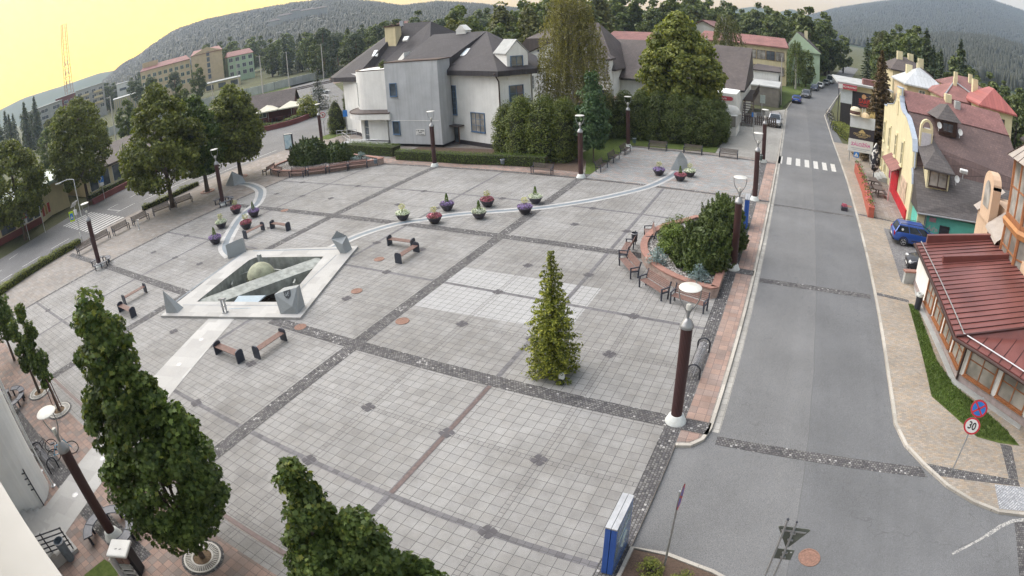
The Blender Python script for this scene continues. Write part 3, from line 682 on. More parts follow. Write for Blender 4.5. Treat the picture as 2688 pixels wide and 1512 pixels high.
def make_pot(col, kind):
    t = thing('flower_bowl', '', 'flower pot')
    MB().lathe([(0,0),(.24,0),(.27,.02),(.38,.17),(.46,.33),(.5,.42),(.53,.44),(.53,.46),(.47,.47),(.44,.42),(0,.40)], n=28).build('bowl', M_bowl, t, True)
    P, N = ball(560, (.55,.55,.17), (0,0,.55), .55); k = P[:,2] > .44
    leaf_mesh(P[k], .085, 'flower_foliage', FL[col], t, N=N[k], aspect=.95)
    P, N = ball(260, (.48,.48,.13), (0,0,.52), .5); leaf_mesh(P, .1, 'leaf_foliage', M_lf, t)
    if kind == 'thuja':
        h = nr.random(500)**.7; a = nr.random(500)*2*PI; r = .2*(1-h)**.6*(.7+.3*nr.random(500))
        leaf_mesh(np.stack([r*np.cos(a), r*np.sin(a), .45+h*.85],1), .09, 'shrub', M_thuja, t, aspect=.4)
    else:
        MB().tube([(0,0,.42),(.01,0,.85)], .018, 6).build('stem', M_woodg, t)
        P, N = ball(150, (.26,.26,.24), (0,0,1.0), .3); leaf_mesh(P, .11, 'shrub', M_feather, t, aspect=.4)
    return t
pots = [(-24.82,12.68,'red','f','red flower bowl beside the ring-bench lamp, with a cream shrub'),(-21.95,12.45,'purple','thuja','purple flower bowl with a green cone, right of the red bowl near the ring-bench lamp'),(-22.96,9.55,'white','f','white flower bowl left of the grey ribbon, alone in its colour in that cluster'),(-20.1,10.05,'red','f','red flower bowl with a cream shrub inside the bend of the grey ribbon'),(-20.2,6.85,'purple','thuja','purple flower bowl with a green shrub nearest the fountain'),
 (-8.15,15.1,'white','f','white flower bowl left of the ribbon in the middle, with a tall cream shrub'),(-5.5,15.2,'red','f','red flower bowl standing on the ribbon right of the white one'),(-6.15,17.85,'purple','thuja','purple flower bowl with a green cone in the middle of the square'),(-3.0,17.0,'white','thuja','white flower bowl on the ribbon with a dark green cone'),(-3.75,19.55,'red','f','red flower bowl behind the white bowl with the green cone'),(-.42,18.9,'purple','f','purple flower bowl beside the sett crossing, with a cream shrub'),(-.72,21.3,'white','thuja','white flower bowl on the sett band behind the purple one'),
 (5.91,32.35,'purple','f','purple flower bowl left of the grey pyramid stone'),(7.99,31.4,'red','thuja','red flower bowl with a leafy green shrub by the grey pyramid stone'),(8.51,33.1,'white','f','white flower bowl half behind the red one by the grey pyramid stone')]
protos = {}
for x, y, c, k, lb in pots:
    key = (c, k)
    if key not in protos: protos[key] = o = make_pot(c, k); o.location = (x,y,0); o['label'] = lb; o['group'] = 'flower bowls on the square'
    else: dup(protos[key], (x,y,0), rng.random()*6, lb, 'flower bowls on the square')

# ------------------------------------------------------------------ fountain
HOLE = [(-12.37,-.62),(-7.02,1.52),(-7.25,3.4),(-8.95,7.5),(-13.9,5.75),(-14.0,5.2)]
OUT = [(-13.3,-2.95),(-4.35,.72),(-7.85,9.7),(-15.7,6.45)]
M_conc = mat('stained_concrete', (.30,.315,.29), .75, .3, 2.2, bump=.3, streak=.5)
M_stone = mat('polished_grey_granite', (.27,.29,.295), .4, .15, 30)
M_globe = mat('mossy_stone_globe', (.28,.29,.20), .7, .3, 2.5, bump=.4)
M_wet = mat('dark_wet_basin_floor', (.07,.055,.045), .25, .3, 2)
M_blue = mat('pale_blue_slab', (.30,.37,.42), .5, .1, 3)
def fountain():
    t = thing('fountain', 'sunken diamond-shaped stone fountain with pale rim and mossy globe', 'fountain')
    r = MB(); holed(r, OUT, HOLE, .13)
    n = len(OUT)
    for i in range(n):
        a, b = OUT[i], OUT[(i+1)%n]; r.poly((*a,-.1),(*b,-.1),(*b,.13),(*a,.13))
    r.build('rim', M_slab, t)
    w = MB(); m = len(HOLE)
    for i in range(m):
        a, b = HOLE[i], HOLE[(i+1)%m]; w.poly((*a,.128),(*b,.128),(*b,-1.25),(*a,-1.25))
    w.build('basin_wall', M_conc, t)
    MB().poly(*[(x,y,-1.22) for x,y in HOLE]).build('basin_floor', M_wet, t)
    # groove line near the inner edge
    l = MB()
    for (a, b) in (((-13.0,-1.35),(-6.3,1.35)),((-6.3,1.35),(-8.25,8.0))): l.strip([a,b], .05, .136)
    for (a, b) in (((-13.9,-1.5),(-15.6,5.9)),((-15.1,6.55),(-8.6,8.9))): l.strip([a,b], .14, .137)
    l.build('rim_groove', M_bluegrey, t)
    gl = MB().sphere((-11.65,4.25,-.32), .98, 28, 18).build('globe', M_globe, t, True)
    rel = MB()
    for k in range(16):
        a = R(160+k*8+rng.random()*5); z = rng.uniform(-.5,.2); rr = math.sqrt(max(.05,.98**2-z*z))+.015
        rel.bc((-11.65+rr*math.cos(a), 4.25+rr*math.sin(a), -.32+z), (.05,.22+rng.random()*.2,.08), rz=a, rx=rng.random()*2)
    for k in range(7):
        a = R(-75+k*9); z = .3+.05*math.sin(k*2); rr = math.sqrt(.98**2-z*z)+.01
        rel.bc((-11.65+rr*math.cos(a), 4.25+rr*math.sin(a), -.32+z), (.05,.14,.06), rz=a)
    rel.build('relief', mat('dark_bronze_relief', (.12,.12,.09), .6, .3, 8), gl)
    MB().box(-12.75,-12.5,5.05,5.25,-1.2,.75).build('jet_post', M_stone, t)
    # curved retaining walls and slanting beam
    arc = [( -11.2+2.5*math.cos(a), 3.9+1.75*math.sin(a)) for a in [R(q) for q in range(20,236,12)]]
    MB().wall(arc, .12, -1.2, -.35).build('curved_wall', M_conc, t)
    b = MB(); p0, p1 = Vector((-12.15,-.45,0)), Vector((-9.0,7.3,0)); d = (p1-p0).normalized(); s = Vector((d.y,-d.x,0))
    pts = []
    for q in (p0, p1):
        pts += [q - s*.42 + Vector((0,0,.06)), q + s*.62 + Vector((0,0,-.14)), q + s*.62 + Vector((0,0,-.8)), q - s*.42 + Vector((0,0,-.8))]
    b.add(pts, [(0,1,2,3),(7,6,5,4),(0,4,5,1),(1,5,6,2),(2,6,7,3),(3,7,4,0)]); b.build('slanting_beam', M_conc, t)
    arc2 = [(-8.9+1.4*math.cos(a)*1.2, 3.3+2.3*math.sin(a)) for a in [R(q) for q in range(-75,40,10)]]
    MB().wall(arc2, .12, -1.2, -.3).build('curved_wall', M_conc, t)
    MB().add([(-9.3,-.35,.14),(-8.0,.3,.14),(-8.9,2.2,-.12),(-10.6,1.4,-.1),(-9.3,-.35,.08),(-8.0,.3,.08),(-8.9,2.2,-.2),(-10.6,1.4,-.2)],[(0,1,2,3),(7,6,5,4),(0,4,5,1),(1,5,6,2),(2,6,7,3),(3,7,4,0)]).build('blue_slab', M_blue, t)
fountain()
def stone(name, label, vs, fs, m=M_stone):
    return tag(MB().add(vs, fs).build(name, m), label, 'sculpture')
M_shield = mat('dark_bronze_shield', (.05,.055,.06), .45, .25, 9)
# shield stone, front right: slanting triangular face carrying a coat of arms
P = [Vector(q) for q in ((-5.75,.55,.13),(-4.78,.95,.13),(-5.1,1.85,.13),(-6.05,1.5,.13))]
T = [Vector(q) for q in ((-6.15,.75,1.1),(-5.0,1.45,1.38),(-5.25,1.9,1.3),(-6.15,1.5,1.15))]
lowmid = Vector((-5.0,.86,.55))
o = thing('shield_stone', 'grey wedge stone with a dark coat of arms on the near fountain rim', 'sculpture')
MB().add(P + T + [lowmid], [(3,2,1,0),(0,1,8),(0,8,4),(4,8,5),(1,5,8),(1,2,6,5),(2,3,7,6),(3,0,4,7),(4,5,6,7)]).build('stone', M_stone, o)
fn = (T[1]-T[0]).cross(lowmid-T[0]).normalized(); fn = fn if fn.dot(Vector(CAM)-T[0]) > 0 else -fn
fc = (T[0]*.36 + T[1]*.42 + lowmid*.22); fr = (T[1]-T[0]).normalized(); fu = fn.cross(fr); fu = fu if fu.z > 0 else -fu
FM = Matrix(((fr.x,fu.x,fn.x,fc.x),(fr.y,fu.y,fn.y,fc.y),(fr.z,fu.z,fn.z,fc.z),(0,0,0,1)))
def shield(parent, M, s=.2):
    out = [(-1,1),(1,1),(1,.1),(.82,-.5),(.45,-.95),(0,-1.2),(-.45,-.95),(-.82,-.5),(-1,.1)]
    k = len(out); m = MB(M); m.add([(x*s,y*s,.0) for x,y in out]+[(x*s,y*s,.03) for x,y in out], [tuple(range(k,2*k))]+[(i,(i+1)%k,k+(i+1)%k,k+i) for i in range(k)])
    sh = m.build('coat_of_arms', M_shield, parent)
    d = MB(M)
    for a, b, w in (((-.5,-.5),(.1,.2),.2),((.1,.2),(.45,.55),.22),((.1,.2),(.5,-.05),.12),((-.1,-.05),(.3,-.5),.14),((-.5,-.5),(-.65,.1),.1),((-.65,.1),(-.35,.45),.09)):
        d.beam((a[0]*s,a[1]*s,.035),(b[0]*s,b[1]*s,.035),w*s,.02,(0,0,1))
    d.build('heraldic_relief', M_stone, sh)
shield(o, FM)
o = thing('shield_stone', 'slim grey obelisk with a dark coat of arms at the left fountain corner', 'sculpture')
MB().add([(-13.2,-2.55,.13),(-12.35,-2.15,.13),(-12.6,-1.55,.13),(-13.4,-1.9,.13),(-13.22,-2.35,1.5)], [(3,2,1,0),(0,1,4),(1,2,4),(2,3,4),(3,0,4)]).build('stone', M_stone, o)
a, b, c = Vector((-13.2,-2.55,.13)), Vector((-13.4,-1.9,.13)), Vector((-13.22,-2.35,1.5)); nn = (c-a).cross(b-a).normalized(); nn = -nn if nn.x > 0 else nn
shield(o, Matrix(((0,0,-1,-13.4),(-1,0,0,-2.2),(0,1,0,.72),(0,0,0,1))), .13)
stone('leaf_stone', 'rough leaf-shaped grey stone on the far right tip of the fountain', [(-8.2,8.3,.13),(-7.8,8.4,.13),(-7.85,9.1,.13),(-8.15,9.2,.13),(-8.75,8.25,1.05),(-8.5,8.6,1.5),(-8.15,9.1,1.0),(-7.95,8.35,.75)], [(3,2,1,0),(0,1,7,4),(1,2,6,7),(2,3,5,6),(3,0,4,5),(4,7,6,5)])
stone('slanting_block', 'big slanting grey block at the rear left corner of the fountain beside the ribbon', [(-16.25,5.05,0),(-15.5,6.25,0),(-16.5,7.0,0),(-17.3,5.9,0),(-16.45,5.2,.95),(-15.75,6.3,1.12),(-16.4,6.9,.75),(-17.1,5.85,.6)], [(3,2,1,0),(0,1,5,4),(1,2,6,5),(2,3,7,6),(3,0,4,7),(4,5,6,7)])
stone('pyramid_stone', 'dark split pyramid stone on the brown paving behind the ring-bench lamp', [(-35.3,19.3,0),(-33.85,19.4,0),(-33.3,20.7,0),(-35,21,0),(-34.0,19.55,1.55),(-34.9,20.4,.95),(-33.7,20.6,.7)], [(3,2,1,0),(0,1,4),(1,2,6,4),(2,3,5,6),(3,0,4,5),(4,6,5)])
stone('pyramid_stone', 'pale grey cut pyramid stone among flower bowls at the rear right of the square', [(6.45,34.6,0),(7.25,34.75,0),(8.05,35.5,0),(7.1,36.3,0),(7.25,35.35,1.7),(6.95,35.0,1.15),(7.75,35.55,.9)], [(3,2,1,0),(0,1,5),(1,2,6,5),(2,3,4,6),(3,0,5,4),(5,6,4)])
o = thing('info_pedestal', 'slim metal pedestal with slanted top at the fountain end of the pale path', 'pedestal', (-9.2,-.72,.13), .4)
MB().box(-.16,.16,-.13,.13,0,.05).build('foot', M_steel, o)
for x in (-.11,.11): MB().beam((x,0,.04),(x*.95,0,.74),.06,.12,(0,1,0)).build('post', M_steel, o)
MB().box(-.17,.17,-.1,.1,.36,.42).build('shelf', M_steel, o)
MB().bc((0,0,.8),(.36,.3,.1),rx=-.25).build('top_panel', M_steel, o)
o = thing('drinking_tap', 'slim white drinking tap post in front of a dark bench on the left footway', 'tap', (-33.47,6.71,0), .3)
MB().lathe([(0,0),(.16,0),(.16,.03),(.055,.05),(.05,.85),(.04,.86)], n=14).build('post', M_steel, o, True)
MB().lathe([(.04,.86),(.17,.93),(.18,.97),(.14,.96),(0,.92)], n=16).build('basin', M_steel, o, True)

# in-ground lights and manhole covers
M_rust = mat('rusty_cast_iron', (.23,.13,.095), .7, .3, 14, bump=.6)
def cover(x, y, r, lb, m=M_rust, z=.019):
    t = thing('manhole_cover', lb, 'manhole cover', (x,y,z))
    MB().lathe([(0,.0),(r*.86,.0),(r*.86,-.01)], n=28).build('lid', m, t)
    f = MB()
    f.lathe([(r*.87,-.01),(r*.87,.008),(r,.008),(r+.01,-.01)], n=28)
    for k in (.3,.55): f.lathe([(r*k-.015,0),(r*k-.01,.007),(r*k+.01,.007),(r*k+.015,0)], n=20)
    f.build('frame', m, t)
for x, y, r, lb in [(.77,2.72,.34,'rusty manhole cover beside the long sett band, nearest the white paving patch'),(-3.8,.12,.32,'manhole cover set in the cross sett band below the fountain'),(-3.66,4.53,.32,'pale rusty manhole cover right of the fountain rim'),(-5.24,8.59,.32,'manhole cover just below the pair of benches right of the fountain'),(-20.08,14.34,.34,'tan manhole cover on the sett band near the purple flower bowl')]: cover(x, y, r, lb)
for x, y, r, lb in [(20.3,-5.12,.36,'red-brown manhole cover in the side street behind the give-way sign'),(22.81,31.55,.3,'manhole cover in the street level with the red flower trough')]: cover(x, y, r, lb, M_rust, ZR+.014)
M_light = mat('frosted_ground_light', (.6,.6,.57), .4, .1, 5)
for i, (x, y) in enumerate([(-7.29,-5.63),(-8.22,-3.35),(-9.09,-1.12),(-3.51,-14.68),(-4.42,-12.47)]):
    t = thing('ground_light', ['round light set in the pale path, second from the fountain end of the row' if False else 'round light in the middle of the pale path, partly in from the maple','round light in the pale path between the fountain and the next light','round light in the pale path right at the foot of the metal pedestal','round light in the pale path nearest the entrance steps','round light in the pale path beside the leaning-looking lamp column'][i], 'ground light', (x,y,.018), 0, 'lights set in the pale path')
    MB().lathe([(0,.004),(.1,.004),(.1,-.002)], n=20).build('lens', M_light, t); MB().lathe([(.1,-.002),(.1,.006),(.16,.006),(.165,-.002)], n=20).build('ring', M_metal, t)

# bike racks: spiral tube between two hoops
def bike_rack(x, y, rz, L, lb):
    t = thing('bike_rack', lb, 'bike rack', (x,y,0), rz)
    sp = MB(); n = int(L/.12); sp.tube([(-L/2+.06+ (L-.12)*k/(n*8), .2*math.cos(k*PI/4), .36+.2*math.sin(k*PI/4)) for k in range(n*8+1)], .012, 5); sp.build('spiral', M_metal, t, True)
    for xx in (-L/2, L/2): MB().tube([(xx,-.26,0),(xx,-.27,.35)] + [(xx,.27*math.cos(a),.4+.27*math.sin(a)) for a in [PI*(1-k/8) for k in range(9)]] + [(xx,.27,.35),(xx,.26,0)], .035, 8).build('hoop', M_dark, t, True)
    MB().tube([(-L/2,0,.13),(L/2,0,.13)], .02, 6).build('rail', M_metal, t)
    return t
bike_rack(14.58, 4.1, PI/2, 2.2, 'spiral bike rack on the sett strip beside the nearest street lamp')
bike_rack(-6.9, -14.7, .05, 1.9, 'spiral bike rack beside the flagpoles with two bicycles')
M_tyre = mat('black_rubber', (.02,.02,.021), .7, .2, 20)
def bicycle(x, y, rz, col, lb, lean=.12):
    t = thing('bicycle', lb, 'bicycle', (x,y,0), rz); t.rotation_euler = (lean, 0, rz)
    M_f = mat('bicycle_paint', col, .35, .1, 5)
    for xx in (-.52, .52):
        w = MB(); w.tube([(xx+.33*math.cos(a),0,.34+.33*math.sin(a)) for a in [2*PI*k/24 for k in range(25)]], .022, 6, cap=False)
        wh = w.build('wheel', M_tyre, t, True)
        s = MB()
        for k in range(10): s.beam((xx,0,.34),(xx+.32*math.cos(k*PI/5),0,.34+.32*math.sin(k*PI/5)),.006,.006)
        s.build('spokes', M_steel, wh)
    f = MB()
    for a, b in (((-.52,.34),(-.18,.30)),((-.18,.30),(.32,.78)),((-.18,.30),(-.28,.80)),((-.28,.75),(.30,.84)),((-.52,.34),(-.27,.74)),((.30,.9),(.52,.34))): f.tube([(a[0],0,a[1]),(b[0],0,b[1])], .018, 6)
    f.build('frame', M_f, t)
    MB().tube([(.28,0,.88),(.27,0,1.0)],.013,6).tube([(.22,-.27,1.0),(.28,0,1.01),(.22,.27,1.0)],.013,6).build('handlebar', M_dark, t)
    MB().tube([(-.28,0,.78),(-.3,0,.92)],.013,6).bc((-.3,0,.94),(.24,.13,.05)).build('saddle', M_dark, t)
    MB().lathe([(.0,-.01),(.09,-.01),(.09,.01),(0,.01)],n=12).build('chainwheel', M_steel, t).matrix_local = Matrix.Translation((-.18,.03,.3)) @ Matrix.Rotation(PI/2,4,'X')
bicycle(-6.35, -13.75, R(70), (.05,.32,.5), 'light blue bicycle parked in the spiral rack behind the lamp column')
bicycle(-7.5, -14.55, R(80), (.06,.05,.06), 'black bicycle standing in the spiral rack by the flagpoles')

# bins
def bin_(x, y, lb, h=.8, r=.2, m=M_dark, post=True):
    t = thing('litter_bin', lb, 'bin', (x,y,0))
    z0 = .3 if post else 0.
    MB().lathe([(0,z0),(r*.75,z0),(r*.85,z0+.06),(r,h),(r*.9,h+.01),(r*.82,h-.05),(r*.7,z0+.1),(0,z0+.1)], n=18).build('bucket', m, t, True)
    MB().lathe([(r+.005,h-.06),(r+.02,h-.05),(r+.02,h-.02),(r+.005,h-.01)], n=18).build('band', M_metal, t)
    if post: MB().tube([(0,r+.04,0),(0,r+.04,h+.05)], .03, 8).build('post', M_dark, t)
M_gbin = mat('green_grey_bin', (.07,.11,.10), .5, .2, 6); M_grbin = mat('grey_blue_bin', (.13,.16,.19), .5, .2, 6)
bin_(8.35,15.75,'dark litter bin at the left end of the round pine planter benches',.85)
bin_(-8.02,30.2,'small grey litter bin in front of the low box hedge',.75,.2,M_grbin)
bin_(.75,42.9,'dark green litter bin beside the lamp on the lawn edge',.85,.2,M_gbin)
bin_(14.25,41.7,'dark bin at the foot of the lamp by the zebra crossing',.85,.2,M_gbin)
bin_(-20.95,27.9,'blue-grey bin on the brick end of the boat-shaped planter',.75,.2,M_grbin)
bin_(-.56,-16.71,'cylindrical dark grey bin beside the stair rail at the bottom left',.95,.22,M_grbin,False)
t = thing('litter_bin', 'dark tall bin with pale liner on the grass by the red metal roof', 'bin', (26.0,13.4,0))
MB().lathe([(0,0),(.2,0),(.22,.85),(.19,.86),(.17,.5),(0,.5)], n=16).build('bucket', M_dark, t, True); MB().lathe([(.225,.8),(.25,.9),(.2,.98),(.12,.95),(.1,.85)], n=12).build('liner', mat('pale_bin_liner', (.5,.52,.5), .5, .3, 12), t, True)
# ------------------------------------------------------------------ trees and plants
M_bark = mat('tree_bark', (.085,.065,.05), .9, .35, 9, bump=.8, bscale=30)
M_birchbark = mat('birch_bark', (.42,.40,.36), .8, .35, 5, bump=.3)
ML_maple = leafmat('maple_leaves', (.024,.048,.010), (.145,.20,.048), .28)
ML_mapleT = leafmat('painted_sunlit_maple_leaves', (.05,.075,.012), (.22,.24,.05), .3)  # lighter copy for upper leaves, sunlight put into the colour
ML_lime = leafmat('lime_tree_leaves', (.05,.068,.014), (.225,.24,.055), .32)
ML_green = leafmat('fresh_green_leaves', (.07,.095,.018), (.30,.31,.075), .3)
ML_birch = leafmat('birch_leaves', (.10,.095,.035), (.30,.275,.11), .35)
ML_thuja = leafmat('thuja_sprays', (.045,.07,.012), (.19,.215,.045), .2)
ML_dkth = leafmat('dark_thuja_sprays', (.042,.066,.016), (.165,.195,.055), .22)
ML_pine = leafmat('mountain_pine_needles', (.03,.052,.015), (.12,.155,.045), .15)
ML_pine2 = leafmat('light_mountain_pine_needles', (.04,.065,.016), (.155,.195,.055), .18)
ML_juni = leafmat('juniper_needles', (.05,.085,.012), (.18,.24,.04), .2)
ML_blue = leafmat('blue_spruce_needles', (.09,.14,.14), (.28,.36,.36), .1)
ML_spruce = leafmat('brown_tinged_spruce_needles', (.075,.058,.03), (.22,.15,.085), .2)
ML_gold = leafmat('golden_tipped_spruce_needles', (.05,.075,.012), (.36,.36,.06), .25)
ML_box = leafmat('box_hedge_leaves', (.045,.08,.012), (.16,.22,.035), .2)
ML_dark = leafmat('dark_woodland_leaves', (.042,.064,.02), (.16,.19,.06), .25)
ML_mid = leafmat('woodland_leaves', (.05,.08,.022), (.20,.23,.07), .28)
ML_olive = leafmat('olive_woodland_leaves', (.06,.07,.02), (.2,.2,.065), .25)
ML_con = leafmat('conifer_needles', (.034,.054,.028), (.12,.15,.07), .15)

MAPLE = [(-.5,0,0),(-.25,-.18,.03),(-.2,-.5,-.02),(.05,-.25,.03),(.2,-.42,-.03),(.22,-.15,.02),(.6,0,-.05),(.22,.15,.02),(.2,.42,-.03),(.05,.25,.03),(-.2,.5,-.02),(-.25,.18,.03)]
def cloud(env, h0, h1, nclump, per, cr, shell=.55, lean=(0,0), sq=.75):
    """leaf points: clumps spread through a crown whose radius at height fraction t is env(t)"""
    P = []; N = []
    for i in range(nclump):
        while True:
            t = rng.random()
            if rng.random() < (env(t)/max(env(k/12) for k in range(13)))**.9 + .12: break
        a = rng.random()*2*PI; rr = env(t)*(shell + (1-shell)*rng.random()**.6)
        r = cr*rng.uniform(.65,1.25)
        rr = max(0, rr - r*.55)
        c = np.array([rr*math.cos(a)+lean[0]*t, rr*math.sin(a)+lean[1]*t, h0+(h1-h0)*t])
        p, d = ball(per, (r,r,r*sq), c, .45)
        P.append(p); N.append(d*.7 + np.array([math.cos(a)*.3, math.sin(a)*.3, .5]))
    return np.concatenate(P), np.concatenate(N)
def trunk(t, pts, r, m=None, limbs=(), n=9, name='trunk'):
    b = MB(); b.tube(smooth3(pts), r, n)
    for l in limbs: b.tube(smooth3(l[0]), l[1], 6)
    return b.build(name, m or M_bark, t, True)
def smooth3(pts, k=4):
    out = []; n = len(pts)
    if n < 3: return pts
    for i in range(n-1):
        p0, p1, p2, p3 = pts[max(0,i-1)], pts[i], pts[i+1], pts[min(n-1,i+2)]
        for j in range(k):
            q = j/k; out.append(tuple(.5*(2*b+(c-a)*q+(2*a-5*b+4*c-d)*q*q+(3*b-a-3*c+d)*q**3) for a,b,c,d in zip(p0,p1,p2,p3)))
    return out + [pts[-1]]
def taper(r0, r1, k): return [r0+(r1-r0)*i/(k-1) for i in range(k)]
def limbs_for(h0, h1, env, n, r):
    out = []
    for i in range(n):
        t = (i+.5)/n*.75; a = i*2.4+rng.random(); z = h0+(h1-h0)*t*.75; e = env(min(1,t+.15))*.75
        out.append(([(0,0,z*.82),(e*.45*math.cos(a),e*.45*math.sin(a),z+.3),(e*math.cos(a),e*math.sin(a),z+(h1-h0)*.16)], taper(r*(1-t*.6),r*.15,9)))
    return out
def broadleaf(label, x, y, H, h0, env, nclump, per, cr, leaf, m, tr=.22, group=None, name='broadleaf_tree', shape=None, aspect=.7, lean=(0,0), z=0., rz=0., shell=.55):
    t = thing(name, label, 'tree', (x,y,z), rz, group)
    P, N = cloud(env, h0, H, nclump, per, cr, shell, lean)
    leaf_mesh(P, leaf, 'crown', m, t, N=N, aspect=aspect, shape=shape, droop=.4)
    top = h0+(H-h0)*.8
    trunk(t, [(0,0,-.15),(.03,0,h0*.6),(lean[0]*.3,lean[1]*.3,(h0+top)/2),(lean[0]*.8,lean[1]*.8,top)], taper(tr,tr*.2,13), None, limbs_for(h0,H,env,7,tr*.45))
    return t
egg = lambda R0, p=.38: (lambda t: R0*max(.04, math.sin(PI*min(1,max(0,(t*.96+.02)))**p if False else PI*(t*.94+.03)**(.62 if p<.5 else 1)))**.75)
def prof(*pts):
    xs = [a for a,_ in pts]; ys = [b for _,b in pts]
    return lambda t: float(np.interp(t, xs, ys))

# foreground maples
G1 = 'globe maples in iron grates at the near edge'
def maple(label, x, y, lobes, h0, H, seed, n_leaf=.15):
    t = thing('maple_tree', label, 'tree', (x,y,0))
    Ps = []; Ns = []
    for (lx,ly,z0,z1,env,nc,cr) in lobes:
        P, N = cloud(env, z0, z1, int(nc*1.35), 150, cr, .6); P[:,0] += lx; P[:,1] += ly; Ps.append(P); Ns.append(N)
    P = np.concatenate(Ps); N = np.concatenate(Ns); top = P[:,2] > H-1.0-.0*P[:,0]
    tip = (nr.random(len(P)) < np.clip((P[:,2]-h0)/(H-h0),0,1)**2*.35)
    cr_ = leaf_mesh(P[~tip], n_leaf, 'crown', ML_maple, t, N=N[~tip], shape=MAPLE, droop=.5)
    leaf_mesh(P[tip], n_leaf, 'painted_sunlit_foliage', ML_mapleT, cr_, N=N[tip], shape=MAPLE, droop=.5)
    trunk(t, [(0,0,-.1),(.02,.02,h0*.7),(0,0,h0+1),(0,0,H-1)], taper(.11,.03,13), None, [([(0,0,h0*.9),(l[0]*.6,l[1]*.6,l[2]+.5),(l[0],l[1],l[3]-.5)], taper(.06,.015,9)) for l in lobes[1:]])
    return t
maple('big two-part maple at the bottom left growing from a round iron grate', 3.68, -12.92, [
 (0.05,0.1,1.45,5.7,prof((0,1.05),(.25,1.75),(.6,1.95),(.85,1.45),(1,.8)),120,.42),
 (-.1,.05,5.3,9.1,prof((0,.85),(.3,1.08),(.65,.85),(1,.25)),46,.36),
 (1.35,.75,3.6,5.9,prof((0,.6),(.5,.7),(1,.22)),20,.34),
 (-1.35,-.55,4.3,6.1,prof((0,.45),(.5,.6),(1,.2)),14,.32),
 (.75,.55,5.0,6.9,prof((0,.6),(.5,.55),(1,.18)),14,.3)], 1.5, 9.1, 1)
maple('pointed maple at the bottom edge, left of the middle, with yellow tips', 9.15, -11.9, [
 (.1,.1,.8,3.5,prof((0,1.1),(.3,1.35),(.7,1.15),(1,.75)),70,.42),
 (-.1,.12,3.0,5.75,prof((0,.95),(.4,.62),(.8,.38),(1,.14)),32,.34),
 (.95,.55,2.6,4.6,prof((0,.7),(.5,.6),(1,.2)),18,.34),
 (1.6,.9,.9,3.3,prof((0,.85),(.5,.8),(1,.25)),26,.36),
 (2.2,1.1,.8,2.4,prof((0,.6),(.5,.55),(1,.2)),14,.32)], .8, 5.75, 2, .135)
maple('slim young maple with stakes between the flagpoles and the square', -10.4, -12.24, [(0,0,1.5,5.6,prof((0,.35),(.3,.6),(.7,.45),(1,.12)),34,.28)], 1.4, 5.6, 3, .14)
maple('small slim maple left of the staked one', -13.6, -12.4, [(0,0,1.5,4.1,prof((0,.4),(.4,.5),(1,.15)),16,.3)], 1.4, 4.1, 4, .15)
maple('dark maple cut by the left edge of the picture', -20.0, -12.2, [(0,0,1.6,5.6,prof((0,1.0),(.3,1.25),(.7,1.1),(1,.4)),40,.5)], 1.5, 5.6, 5, .16)
st_ = thing('tree_stakes', 'three wooden stakes round the slim young maple', 'tree stakes', (-10.4,-12.24,0))
for k in range(3): MB().tube([(.28*math.cos(k*2.1),.28*math.sin(k*2.1),0),(.22*math.cos(k*2.1),.22*math.sin(k*2.1),1.9)], .03, 7).build('stake', M_wood, st_)
M_grate = mat('pale_cast_grate', (.42,.41,.38), .6, .2, 8, .2)
def grate(x, y, lb, ro=.66, ri=.38):
    t = thing('tree_grate', lb, 'tree grate', (x,y,.016))
    b = MB()
    for k in range(44):
        a = 2*PI*k/44; b.beam((ri*math.cos(a),ri*math.sin(a),.015),(ro*math.cos(a),ro*math.sin(a),.015),.036,.03)
    for r in (ri, ro): b.lathe([(r-.03,0),(r-.03,.035),(r+.03,.035),(r+.03,0)], n=36)
    b.build('grate', M_grate, t)
    MB().lathe([(0,.02),(ri*.6,.015),(ri,.0)], n=20).build('soil', mat('leaf_litter_soil', (.17,.12,.075), .95, .4, 18, bump=.7), t)
    s = MB(); s.lathe([(ro+.03,-.004),(ro+.13,-.004)], n=36); s.build('sett_ring', M_cob, t)
grate(3.68,-12.92,'pale round slotted grate at the foot of the big many-lobed maple'); grate(-10.4,-12.24,'round grate at the foot of the slim staked maple'); grate(-13.6,-12.4,'round grate at the foot of the small slim maple'); grate(9.05,-11.95,'round grate hidden under the pointed maple')

# left street trees (limes)
lime = [(-54.24,-.42,11.6,2.6,prof((0,3.2),(.25,4.9),(.55,4.6),(.85,3.0),(1,.9)),'broad olive tree at the left edge in front of the shop corner'),
 (-56.94,10.82,13.6,2.8,prof((0,3.0),(.25,4.8),(.6,4.9),(.88,3.4),(1,1.0)),'tall dark olive tree in front of the shop entrance with the posters'),
 (-35.9,12.4,12.3,2.6,prof((0,3.8),(.15,5.0),(.45,4.8),(.75,3.1),(1,.7)),'biggest cone-shaped tree on the left of the square, with benches at its trunk'),
 (-36.1,17.3,10.0,2.4,prof((0,2.2),(.3,2.8),(.6,2.4),(.85,1.4),(1,.3)),'narrow tree squeezed behind the biggest left tree, with a brick ring'),
 (-36.4,22.4,10.0,2.3,prof((0,2.4),(.25,3.5),(.6,3.2),(.85,2.0),(1,.5)),'rounded tree at the end of the left row near the boat-shaped planter')]
for i, (x,y,H,h0,e,lb) in enumerate(lime): broadleaf(lb, x, y, H, h0, e, int(230 if i != 3 else 120), 105, .85, .34, ML_lime if i in (0,1) else ML_maple if i==3 else ML_lime, .3, 'trees of the left street')
rr = MB()
